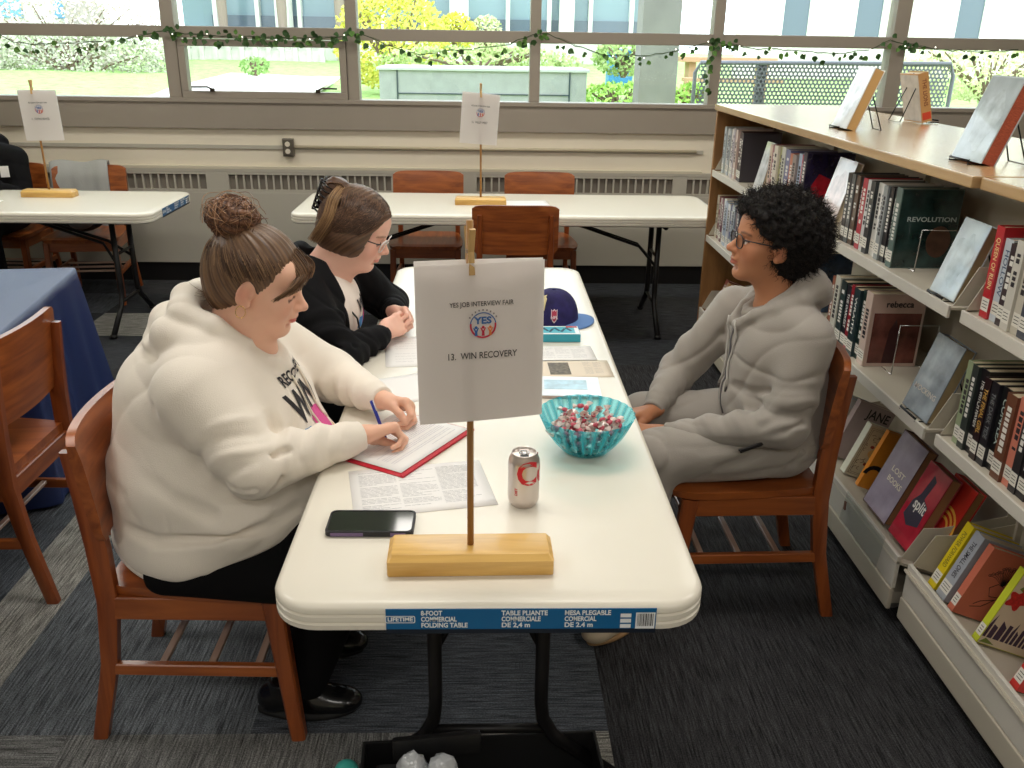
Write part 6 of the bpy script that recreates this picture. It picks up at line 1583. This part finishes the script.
# ------------------------------------------------------------------ the person in the grey hoodie
def teen_grey():
    t = person('person in a grey zip hoodie and black glasses with short curly black hair', (.85, 1.17, 0))
    H = Head((.800, 1.165, 1.124), PI, .13, 0, 1.04)
    Sl = (.890,1.015,.890); El = (.835,.958,.650); Wl = (.520,1.065,.578); Sr = (.765,1.335,.885); Er = (.615,1.375,.655); Wr = (.505,1.205,.590)
    Wl, Wr = np.array(Wl), np.array(Wr)
    B = SDF(); H.build(B, lip=1.18, nose=1.02)
    B.cone(H.w(-.030,0,-.05), (.865,1.17,.95), .054, .062, .02); B.cone(H.w(.0,0,-.085), (.85,1.17,.945), .044, .052, .02)
    B.ell((.86,1.17,.84), (.11,.17,.14), None, .05); B.ell((.87,1.17,.66), (.12,.15,.14), None, .06); B.ell((.90,1.17,.54), (.12,.15,.09), None, .05)
    for S_, E_, W_ in ((Sl, El, Wl), (Sr, Er, Wr)): B.cone(S_, E_, .050, .038, .03); B.cone(E_, W_, .038, .024, .02)
    for y, kx, ky in ((1.08,.49,1.03), (1.26,.50,1.29)): B.cone((.86,y,.53), (kx,ky,.515), .075, .055, .03); B.cone((kx,ky,.515), (kx-.06,ky-.06,.09), .05, .035, .02)
    hand(B, Wl, (-.86,.12,-.05), (.05,.25,-.95), (-.1,.9,.2), [(.55,.65,.35), (.6,.7,.4), (.65,.7,.4), (.7,.7,.4)], (.45,.8,.25,.3,.3), .93)
    hand(B, Wr, (-.88,-.25,-.05), (.0,-.15,-.98), (.1,-.9,.15), [(.5,.6,.35), (.55,.65,.4), (.6,.65,.4), (.65,.65,.4)], (.45,.8,.25,.3,.3), .93)
    V, F = B.mesh(.0036); col = H.paint(V, (186,128,94), (170,96,84), (70,46,36), blush=(176,104,78), closed=False)
    np_mesh('body', V, F, skin_mat('skin_tan'), t, colors=col)
    # trousers
    T = SDF(); T.ell((.885,1.17,.555), (.135,.185,.11), None, .05)
    for y, kx, ky in ((1.07,.485,1.02), (1.27,.50,1.30)): T.cone((.87,y,.545), (kx,ky,.525), .104, .082, .03); T.cone((kx,ky,.52), (kx-.07,ky-.07,.075), .080, .052, .03, flat=True)
    T.crease([(.82,.975,.60), (.74,.965,.545), (.66,.955,.52)], .014, .012).crease([(.90,.985,.56), (.86,.975,.50), (.86,.98,.46)], .012, .012).crease([(.62,.955,.48), (.72,.96,.475), (.80,.97,.50)], .014, .010).crease([(.78,.97,.58), (.70,.955,.585), (.60,.95,.575)], .010, .007)
    T.fold(fabric_noise(15, .005, .8)); V, F = T.mesh(.0065, 1)
    m_g = mat('grey_fleece', (158,151,143), .85, sheen=.25, bump=.25, bump_scale=420, noise_amt=.03, noise_scale=9)
    np_mesh('trousers', V, F, m_g, t)
    m_tan = mat('tan_shoe', (206,190,166), .6); m_ts = mat('gum_sole', (176,140,100), .6)
    shoe('shoe', (.43,.955,0), (-.75,-.66), m_tan, m_ts, t); shoe('shoe', (.43,1.235,0), (-1,-.2), m_tan, m_ts, t)
    # hoodie
    D = SDF(); D.ell((.862,1.17,.82), (.146,.182,.160), rot_m('y', .05), .06); D.ell((.862,1.17,.66), (.158,.185,.17), None, .06); D.ell((.885,1.17,.56), (.150,.195,.10), None, .05)
    D.cone((.870,1.07,.920), (.835,1.28,.920), .062, .062, .05)
    for S_, E_, W_ in ((Sl, El, Wl), (Sr, Er, Wr)):
        S_, E_, W_ = map(np.array, (S_, E_, W_)); d = nrm(W_-E_); D.cone(S_, E_, .072, .060, .035); D.cone(E_, W_-d*.05, .060, .041, .02); D.cone(W_-d*.055, W_-d*.002, .036, .034, .009, flat=True)
    # hood: two sides meeting at the zip, collapsed behind the neck
    for sgn in (-1, 1):
        P = [(.935,1.17,1.010), (.925,1.17+sgn*.065,1.010), (.875,1.17+sgn*.095,.985), (.815,1.17+sgn*.090,.955), (.765,1.17+sgn*.055,.925), (.725,1.17+sgn*.018,.890)]
        D.chain(P, [.040,.038,.030,.024,.021,.018], .010)
        P = [(.900,1.17,1.045), (.893,1.17+sgn*.055,1.038), (.855,1.17+sgn*.078,1.005), (.80,1.17+sgn*.072,.965)]; D.chain(P, [.022,.022,.018,.013], .008)
    D.ell((.950,1.17,.980), (.038,.085,.042), rot_m('y', .5), .015)
    D.cone((.86,1.17,.96), H.w(-.02,0,-.06), .060, .072, .010, 's'); D.ell((.765,1.17,.955), (.065,.045,.055), None, .008, 's')
    D.plane((.90,1.0,.475), (.25,0,-1), .010)
    C_ = D.crease
    C_([(.93,.985,.97), (.955,.965,.90), (.935,.95,.80), (.90,.945,.74)], .005, .006); C_([(.88,.93,.72), (.80,.92,.70), (.76,.93,.665)], .012, .012); C_([(.86,.91,.68), (.80,.90,.655), (.74,.92,.62)], .010, .010)
    C_([(.93,.985,.72), (.96,1.0,.62), (.965,1.02,.54)], .014, .014); C_([(.88,.985,.60), (.93,.99,.56), (.98,1.04,.55)], .010, .012); C_([(.80,1.0,.74), (.76,1.05,.72), (.72,1.10,.72)], .012, .012)
    C_([(.72,1.28,.82), (.70,1.20,.78), (.70,1.14,.70)], .012, .010); C_([(.69,1.12,.70), (.72,1.04,.66), (.76,1.0,.64)], .012, .012); C_([(.98,1.03,.78), (.94,.98,.70)], .014, .010)
    C_([(.703,1.17,.88), (.700,1.17,.80), (.700,1.17,.70), (.71,1.17,.60)], .004, .005)      # zip line
    D.fold(fabric_noise(12, .0055, .8)); D.fold(sleeve_folds(El, Wl, .007, 4, .05, .85, ph=1)); D.fold(sleeve_folds(Er, Wr, .007, 4, .05, .85, ph=2.2)); D.fold(sleeve_folds(Sl, El, .006, 3, .45, 1.05)); D.fold(sleeve_folds(Sr, Er, .006, 3, .3, 1.05, ph=3))
    V, F = D.mesh(.005); np_mesh('hoodie', V, F, m_g, t)
    bvh = BVHTree.FromPolygons([Vector(v) for v in V], [tuple(int(i) for i in f) for f in F])
    def front(y, z, e=.003): h = bvh.ray_cast(Vector((.5,y,z)), Vector((1,0,0))); return (h[0] if h[0] is not None else Vector((.70,y,z)))+Vector((-e,0,0))
    q = MB(); P = [front(1.17, z, .0015) for z in np.linspace(.885, .60, 18)]; q.tube(P, .0032, 6); q.build('zipper', mat('zip_grey', (120,120,124), .35, .7), t, True, True)
    for sy, yy, zz in ((-1,1.145,.70), (1,1.19,.69)):
        P = [front(yy+sy*.006*math.sin(i), z, .005) for i, z in enumerate(np.linspace(.905, zz, 9))]; tube_obj('drawstring', P, .0034, mat('grey_cord', (188,184,178), .7), t)
        MB().tube([P[-1], P[-1]+Vector((0,0,-.016))], .0042, 8).build('drawstring_tip', mat('cord_tip', (90,86,84), .4, .6), t, True, True)
    tc = np.array((.735,.985,.600)); L_ = smooth_path([(.80,.952,.622), (.77,.937,.606), (.735,.930,.596), (.705,.925,.586)], 14); tube_obj('waist_cord', L_, .0042, mat('black_cord', (24,22,24), .7), t)
    L_ = smooth_path([(.79,.948,.612), (.755,.930,.608), (.72,.926,.596), (.70,.924,.592)], 14); tube_obj('waist_cord', L_, .0036, mat('black_cord'), t)
    # inner t-shirt collar
    S = SDF(); S.chain([(.80,1.12,.945), (.765,1.145,.925), (.755,1.17,.918), (.765,1.195,.925), (.80,1.22,.945)], [.016]*5, .008); S.ell((.80,1.17,.905), (.055,.055,.035), None, .01); V, F = S.mesh(.004, 1); np_mesh('undershirt', V, F, mat('undershirt_grey', (150,142,134), .8), t)
    # glasses
    glasses(H, t, mat('black_frame', (22,22,26), .3), mat('black_arm', (28,30,40), .3), (.024,.0195), .0015, .1005, .0017, .75)
    # afro
    S = SDF(); k = H.s; c0 = H.w(-.030,0,.055); S.ell(H.w(-.016,0,.060), np.array((.112,.108,.100))*k, H.R, .02); S.ell(H.w(-.060,0,.030), np.array((.095,.100,.095))*k, H.R, .04); S.ell(H.w(.045,0,.095), np.array((.060,.080,.038))*k, H.R, .03); S.ell(H.w(-.060,0,-.045), np.array((.058,.070,.055))*k, H.R, .04)
    S.ell(H.w(.110,0,.000), np.array((.075,.11,.082))*k, H.R, .012, 's'); 
    for y in (-1, 1): S.ell(H.w(.062,y*.080,-.020), np.array((.052,.06,.052))*k, H.R, .012, 's'); S.ell(H.w(.004,y*.092,-.020), np.array((.026,.028,.034))*k, H.R, .010, 's')
    rg = np.random.default_rng(8); Dn = [(nrm(rg.normal(size=3)), rg.uniform(150,420), rg.uniform(0,6), 1.) for _ in range(9)]
    S.fold(lambda P: .0048*np.clip(wav(P, Dn)/3, -1, 1)); V, F = S.mesh(.004, 1)
    w = np.clip(.5+.5*wav(V, Dn)/3, 0, 1)[:, None]; col = np.array(lin((10,8,8)))*(1-w)+np.array(lin((28,23,21)))*w
    mh = mat('curly_hair', (30,26,24), .6, attr='col', spec=.3); np_mesh('hair', V, F, mh, t, colors=col)
    idx = rg.choice(len(V), 5200, replace=False); L = []; cols = []; cc = np.array(c0)
    for i in idx:
        p = V[i]; n = nrm(p-cc); u = nrm(np.cross(n, rg.normal(size=3))); v = np.cross(n, u); ln = rg.uniform(.012,.034); r_ = rg.uniform(.0018,.0042); ph = rg.uniform(0,6); tn = rg.uniform(1,2.2)
        dr = nrm(n+rg.normal(size=3)*.35)
        L.append([p-n*.006+dr*ln*j/9+(u*math.cos(ph+tn*2*PI*j/9)+v*math.sin(ph+tn*2*PI*j/9))*r_ for j in range(10)]); cols.append(lin([(14,11,11), (26,21,20), (48,40,36)][rg.choice(3, p=[.5,.35,.15])]))
    strands('curls', L, .0008, mh, t, cols)
    return t
teen_grey()
# ------------------------------------------------------------------ the person in the black jacket
def woman_black():
    t = person('person in a black jacket over a white shirt with clasped hands, hair clipped up', (-.62, 1.47, 0))
    H = Head((-.418, 1.465, 1.092), -.12, -.40, 0, 1.02)
    Sn = (-.565,1.285,.915); En = (-.440,1.205,.765); Wn = np.array((-.330,1.365,.790)); Sf = (-.47,1.645,.900); Ef = (-.345,1.715,.785); Wf = np.array((-.318,1.560,.795))
    B = SDF(); H.build(B, full=.6)
    B.cone(H.w(-.030,0,-.06), (-.525,1.465,.955), .056, .066, .03); B.cone(H.w(.0,0,-.085), (-.495,1.465,.945), .048, .056, .03)
    B.ell((-.57,1.465,.84), (.11,.17,.14), None, .05); B.ell((-.64,1.47,.66), (.15,.17,.16), None, .06); B.ell((-.70,1.47,.54), (.15,.17,.10), None, .05)
    for S_, E_, W_ in ((Sn, En, Wn), (Sf, Ef, Wf)): B.cone(S_, E_, .052, .040, .03); B.cone(E_, W_, .038, .025, .02)
    for y, kx in ((1.38,-.27), (1.56,-.27)): B.cone((-.68,y,.53), (kx,y,.515), .075, .055, .03); B.cone((kx,y,.515), (kx-.10,y,.09), .05, .035, .02)
    hand(B, Wn, (.55,.80,.10), (-.30,.30,-.30), (.1,-.15,1), [(.35,1.0,.5), (.45,1.05,.5), (.5,1.05,.5), (.55,1.0,.5)], (.15,.9,.2,.2,.3), .90)
    hand(B, Wf, (.62,-.66,.05), (-.35,-.35,-.3), (-.1,.1,1), [(.55,1.15,.6), (.6,1.15,.6), (.65,1.15,.6), (.7,1.1,.6)], (.15,.9,.2,.3,.4), .90)
    V, F = B.mesh(.0036); col = H.paint(V, (236,186,166), (206,120,116), (120,90,70), blush=(222,132,120), lash=(90,66,56))
    np_mesh('body', V, F, skin_mat('skin_rose'), t, colors=col)
    T = SDF(); T.ell((-.70,1.47,.55), (.17,.20,.11), None, .05)
    for y, kx in ((1.38,-.26), (1.56,-.26)): T.cone((-.68,y,.545), (kx,y,.525), .10, .078, .03); T.cone((kx,y,.52), (kx-.10,y,.08), .076, .055, .03, flat=True)
    V, F = T.mesh(.009, 1); np_mesh('trousers', V, F, mat('dark_trousers', (20,21,25), .85, spec=.25), t)
    ms = mat('black_shoe'); shoe('shoe', (-.38,1.38,0), (1,0), ms, mat('black_sole'), t); shoe('shoe', (-.38,1.56,0), (1,0), ms, mat('black_sole'), t)
    # shirt
    S = SDF(); S.ell((-.565,1.465,.83), (.155,.18,.17), rot_m('y', .2), .05); S.ell((-.62,1.47,.67), (.18,.19,.17), None, .06); S.cone((-.56,1.37,.93), (-.53,1.56,.93), .055, .055, .04)
    S.chain([(-.59,1.465,.985), (-.555,1.40,.965), (-.50,1.41,.93), (-.465,1.465,.905), (-.50,1.52,.93), (-.555,1.53,.965), (-.59,1.465,.985)], [.020,.020,.018,.016,.018,.020,.020], .012)
    S.cone((-.54,1.465,.99), H.w(-.01,0,-.07), .055, .062, .008, 's'); S.ell((-.465,1.465,.965), (.05,.042,.05), None, .008, 's'); S.plane((-.6,1.4,.56), (0,0,-1), .01)
    S.crease([(-.44,1.44,.90), (-.42,1.43,.82), (-.43,1.42,.74)], .008, .007).crease([(-.43,1.49,.88), (-.41,1.50,.80)], .008, .007); S.fold(fabric_noise(22, .004)); V, F = S.mesh(.005, 1); np_mesh('white_shirt', V, F, mat('white_shirt', (240,228,218), .8), t)
    bvh = BVHTree.FromPolygons([Vector(v) for v in V], [tuple(int(i) for i in f) for f in F])
    def onshirt(q):
        for v in q.bm.verts:
            h = bvh.ray_cast(Vector((-.25,v.co.x,v.co.y)), Vector((-1,0,0))); v.co = (h[0] if h[0] is not None else Vector((-.42,v.co.x,v.co.y)))+Vector((.003,0,.001))
        return q
    q = MB(); add_text(q, 'WIN', .06, Matrix.Translation((1.47,.855,0)), .0015, w=.11); bmesh.ops.subdivide_edges(q.bm, edges=[e for e in q.bm.edges if e.calc_length() > .01], cuts=1); onshirt(q).build('print_win', mat('shirt_print_black'), t, world=True)
    for nm, pts, m in (('print_pink_wing', [(1.45,.825), (1.50,.835), (1.53,.80), (1.50,.775), (1.46,.785)], 'print_pink'), ('print_blue_wing', [(1.41,.815), (1.45,.82), (1.455,.785), (1.42,.78)], 'print_blue')):
        q = MB(); q.face([(y, z, 0) for y, z in pts]); bmesh.ops.triangulate(q.bm, faces=q.bm.faces[:]); bmesh.ops.subdivide_edges(q.bm, edges=q.bm.edges[:], cuts=3, use_grid_fill=True); onshirt(q).build(nm, mat(m), t, world=True)
    # jacket, open in front
    D = SDF(); D.ell((-.580,1.465,.835), (.172,.205,.185), rot_m('y', .2), .05); D.ell((-.645,1.47,.66), (.205,.215,.20), None, .06); D.cone((-.58,1.33,.935), (-.545,1.60,.935), .075, .075, .05)
    for S_, E_, W_ in ((Sn, En, Wn), (Sf, Ef, Wf)):
        S_, E_, W_ = map(np.array, (S_, E_, W_)); d = nrm(W_-E_); D.cone(S_, E_, .082, .062, .03); D.cone(E_, W_-d*.03, .062, .042, .02); D.cone(W_-d*.045, W_-d*.0, .036, .035, .008, flat=True)
    D.chain([(-.625,1.465,1.020), (-.61,1.39,1.01), (-.565,1.355,.965), (-.50,1.36,.91)], [.030,.030,.026,.018], .012); D.chain([(-.625,1.465,1.020), (-.61,1.54,1.01), (-.565,1.565,.965), (-.50,1.55,.91)], [.030,.030,.026,.018], .012)
    D.cone((-.545,1.465,1.0), H.w(-.02,0,-.07), .062, .070, .008, 's')
    D.cone((-.47,1.455,.965), (-.38,1.45,.83), .072, .112, .008, 's'); D.cone((-.38,1.45,.83), (-.38,1.45,.60), .112, .115, .008, 's'); D.plane((-.7,1.4,.50), (0,0,-1), .01)
    C_ = D.crease; C_([(-.50,1.20,.82), (-.44,1.17,.80), (-.40,1.19,.80)], .010, .012); C_([(-.47,1.16,.76), (-.43,1.15,.73)], .010, .010); C_([(-.62,1.27,.80), (-.58,1.22,.76)], .012, .012)
    D.fold(fabric_noise(31, .0065)); D.fold(sleeve_folds(En, Wn, .007, 4, .1, .9, ph=2)); D.fold(sleeve_folds(Ef, Wf, .006, 4, .1, .9)); D.fold(sleeve_folds(Sn, En, .007, 3, .3, 1.05, ph=1))
    V, F = D.mesh(.005); mj = mat('black_jacket', (13,13,16), .85, spec=.25, bump=.2, bump_scale=400); np_mesh('jacket', V, F, mj, t)
    b2 = BVHTree.FromPolygons([Vector(v) for v in V], [tuple(int(i) for i in f) for f in F])
    P = [Vector((-.487,1.398,.925)), Vector((-.452,1.385,.875)), Vector((-.415,1.382,.83)), Vector((-.408,1.384,.78)), Vector((-.408,1.388,.752))]; tube_obj('jacket_cord', P, .003, mat('black_cord'), t)
    MB().box(P[-1]+Vector((0,0,-.01)), (.008,.008,.022), None, .002).build('cord_lock', mat('cord_lock', (40,40,44), .3), t, world=True)
    glasses(H, t, mat('clear_frame', (226,216,212), .15, spec=.8), mat('dark_arm', (40,36,40), .3), (.0255,.021), -.002, .1005, .0018, .7)
    # hair: smooth, parted on top, clipped at the back
    k = H.s; S = SDF(); S.ell(H.w(-.012,0,.040), np.array((.112,.093,.099))*k, H.R, .01); S.ell(H.w(.000,0,-.010), np.array((.085,.095,.085))*k, H.R, .03); S.ell(H.w(-.050,0,-.02), np.array((.070,.078,.085))*k, H.R, .03)
    S.plane(H.w(.088,0,.085), H.R @ nrm((1,0,-.25)), .010); S.ell(H.w(.115,0,-.010), np.array((.085,.098,.092))*k, H.R, .010, 's'); S.plane(H.w(-.0,0,-.092), H.R @ nrm((.35,0,-1)), .014)
    def gr(P): q = H.loc(P); a = np.arctan2(q[:,1], q[:,2]+.02)*6+q[:,0]*30; u_ = q[:,0]*.80-q[:,2]*.55+.15*np.abs(q[:,1]); return .0008*np.sin(u_*520+3*np.sin(u_*60))+.0006*np.sin(u_*900)
    S.fold(gr); S.crease([H.w(x,0,.040+.099*math.sqrt(max(0,1-((x+.012)/.112)**2))) for x in np.linspace(-.04,.085,8)], .004, .005)
    V, F = S.mesh(.0036, 1); q = H.loc(V); u_ = q[:,0]*.80-q[:,2]*.55+.15*np.abs(q[:,1]); w = np.clip(.45+.22*np.sin(u_*520+3*np.sin(u_*60))+.15*np.sin(u_*900), 0, 1)[:, None]; col = np.array(lin((64,46,36)))*(1-w)+np.array(lin((116,86,64)))*w
    np_mesh('hair', V, F, m_hair, t, colors=col)
    rg = np.random.default_rng(14); L = []; cols = []; clip = np.array((-.095,0,.075))
    def surf(d, e=.002): 
        o = np.array((-.012,0,.030)); r_ = np.array((.113,.0945,.110))+e; return o+d/math.sqrt(((d/r_)**2).sum())
    for i in range(1500):     # combed strands from the parting down the sides and back to the clip
        sy = -1 if rg.random() < .65 else 1; x0 = rg.uniform(-.05,.085); a0 = nrm((x0,sy*.003,.105)); low = rg.uniform(0, 1)
        m1 = nrm((x0*.75+.02-.02*low, sy*.075, .065-.05*low)); m2 = nrm((x0*.3-.035, sy*.075, .02-.075*low)); tp = nrm((-.085,sy*.035,.06-.09*low))
        P = smooth_path([a0, m1, m2, tp], 12); jt = .0035+.0025*rg.random(); P = [surf(nrm(p), jt) for p in P]
        if any(p[0] > .052 and p[2] < .045 for p in P): continue
        L.append([H.w(*p) for p in P]); cols.append(lin([(62,44,34), (92,66,50), (128,96,72)][rg.choice(3, p=[.35,.45,.2])]))
    strands('combed_strands', L, .0010, m_hair, t, cols)
    L = []; cols = []
    for i in range(380):      # clipped up twist
        a = rg.uniform(0, 2*PI); r_ = rg.uniform(.010,.030); b0 = np.array((-.100,0,.070)); P = smooth_path([b0+np.array((.02,r_*math.cos(a),-.045+r_*.4*math.sin(a))), b0+np.array((-.018,r_*math.cos(a+.6),.0)), b0+np.array((-.020,r_*1.1*math.cos(a+1.4),.035+.3*r_*math.sin(a))), b0+np.array((.018,r_*math.cos(a+2.2)*1.3,.050+.012*rg.random())), b0+np.array((.045,-.035*rg.random(),.035))], 14)
        L.append([H.w(*p) for p in P]); cols.append(lin([(70,48,36), (110,80,58), (150,118,84)][rg.choice(3)]))
    for i in range(260):      # lighter tail hanging over the side
        g = rg.normal(size=3)*.0045; P = smooth_path([(-.075,-.030,.115), (-.078,-.070,.085), (-.072,-.088,.035), (-.080,-.090,-.02), (-.092,-.080,-.065)], 14)+g+np.array((rg.uniform(-.012,.012),0,0)); L.append([H.w(*p) for p in P]); cols.append(lin([(150,116,82), (184,150,110), (112,82,58)][rg.choice(3)]))
    strands('clipped_hair', L, .0011, m_hair, t, cols)
    S = SDF(); S.ell(H.w(-.110,0,.078), np.array((.030,.036,.052))*k, H.R, .01); S.ell(H.w(-.085,0,.110), np.array((.034,.034,.026))*k, H.R, .02); S.fold(lambda P: .0012*np.sin(H.loc(P)[:,2]*400+H.loc(P)[:,1]*200)); V, F = S.mesh(.0045, 1); np_mesh('hair_twist', V, F, m_hair, t, colors=np.tile(np.array(lin((84,60,46))), (len(V), 1)))
    q = MB(); 
    for s_ in (-1, 1):
        for j in range(6): z = .020+.018*j; q.tube([Vector(H.w(-.128,s_*.010,z)), Vector(H.w(-.142,s_*.024,z)), Vector(H.w(-.118,s_*.042,z-.004)), Vector(H.w(-.098,s_*.040,z-.006))], [.0035,.0035,.003,.0015], 6)
        q.tube([Vector(H.w(-.140,s_*.022,.012)), Vector(H.w(-.142,s_*.024,.118))], .0045, 6)
    q.tube([Vector(H.w(-.130,0,.02)), Vector(H.w(-.130,0,.11))], .006, 8); q.build('claw_clip', mat('claw_clip', (24,20,20), .2), t, True, True)
    return t
woman_black()
# ------------------------------------------------------------------ the person cut by the left picture edge
def person_left():
    t = person('person in black seated at the far left table, mostly cut off by the picture edge', (-3.14, 4.62, 0))
    H = Head((-3.20, 4.50, 1.16), -1.7, -.15, 0, 1.0); B = SDF(); H.build(B, ears=False); B.cone(H.w(-.03,0,-.05), (-3.20,4.56,.98), .055, .06, .03)
    B.ell((-3.20,4.58,.80), (.17,.11,.17), None, .06); B.ell((-3.20,4.62,.58), (.17,.14,.12), None, .06)
    Sr = (-3.03,4.56,.90); Er = (-2.985,4.50,.66); Wr = np.array((-3.08,4.27,.79)); B.cone(Sr, Er, .05, .038, .03); B.cone(Er, Wr, .038, .026, .02); Sl = (-3.37,4.56,.90); El = (-3.42,4.48,.66); Wl = np.array((-3.30,4.27,.79)); B.cone(Sl, El, .05, .038, .03); B.cone(El, Wl, .038, .026, .02)
    hand(B, Wr, (-.6,-.8,0), (0,0,-1), (-.6,.6,0), [(.4,.5,.3)]*4, (.5,.8,.1,.2,.2), .9); hand(B, Wl, (.6,-.8,0), (0,0,-1), (.6,.6,0), [(.4,.5,.3)]*4, (.5,.8,.1,.2,.2), .9)
    for x in (-3.29, -3.10): B.cone((x,4.58,.54), (x,4.20,.52), .07, .055, .03); B.cone((x,4.20,.52), (x,4.26,.08), .05, .035, .02)
    V, F = B.mesh(.006, 1); col = H.paint(V, (214,160,134), (180,100,90), (80,60,50)); np_mesh('body', V, F, skin_mat('skin_light'), t, colors=col)
    D = SDF(); D.ell((-3.20,4.58,.80), (.205,.145,.20), None, .06); D.ell((-3.20,4.61,.60), (.20,.16,.15), None, .06); D.cone((-3.31,4.57,.92), (-3.09,4.57,.92), .07, .07, .05); D.ell((-3.20,4.66,.99), (.10,.06,.06), None, .03); D.cone((-3.20,4.56,1.02), H.w(-.02,0,-.08), .06, .07, .01, 's')
    for S_, E_, W_ in ((Sr, Er, Wr), (Sl, El, Wl)): D.cone(S_, E_, .078, .06, .03); D.cone(E_, W_, .06, .04, .02, flat=True)
    D.fold(fabric_noise(41, .006)); V, F = D.mesh(.008, 1); np_mesh('jacket', V, F, mat('black_jacket'), t)
    D = SDF(); D.ell((-3.20,4.62,.55), (.19,.15,.10), None, .05)
    for x in (-3.29, -3.10): D.cone((x,4.58,.54), (x,4.20,.525), .098, .075, .03); D.cone((x,4.20,.52), (x,4.26,.08), .07, .05, .03, flat=True)
    V, F = D.mesh(.009, 1); np_mesh('trousers', V, F, mat('dark_trousers'), t)
    for x in (-3.29, -3.10): shoe('shoe', (x,4.26,0), (0,-1), mat('black_shoe'), mat('black_sole'), t)
    S = SDF(); S.ell(H.w(-.02,0,.045), (.105,.09,.10), H.R, .01); S.ell(H.w(-.05,0,-.02), (.07,.08,.09), H.R, .03); S.plane(H.w(.07,0,.08), H.R @ nrm((1,0,-.5)), .01); V, F = S.mesh(.006, 1); np_mesh('hair', V, F, m_hair, t, colors=np.tile(np.array(lin((60,42,34))), (len(V), 1)))
    MB().box((-3.045,4.435,.835), (.05,.004,.07), Euler((.15,0,.5))).build('name_tag', mat('paper_white'), t, world=True)
person_left()
chair(-3.20, 4.60, -PI/2, 'wooden chair under the cut off person at the left picture edge')
page('white sheet on the far left table beside its sign stand', (-2.95, 3.83), .1, .28, .2, TZ, 'paper', 0)
page('white sheet lying on the window table right of its sign stand', (.22, 4.02), .1, .28, .2, TZ, 'paper', 0)
vs = SC.view_settings; vs.view_transform = 'Standard'; vs.look = 'None'; vs.gamma = 1; vs.use_curve_mapping = False; vs.exposure = .0
SC.display_settings.display_device = 'sRGB'
SC.cycles.max_bounces = 7; SC.cycles.transparent_max_bounces = 16
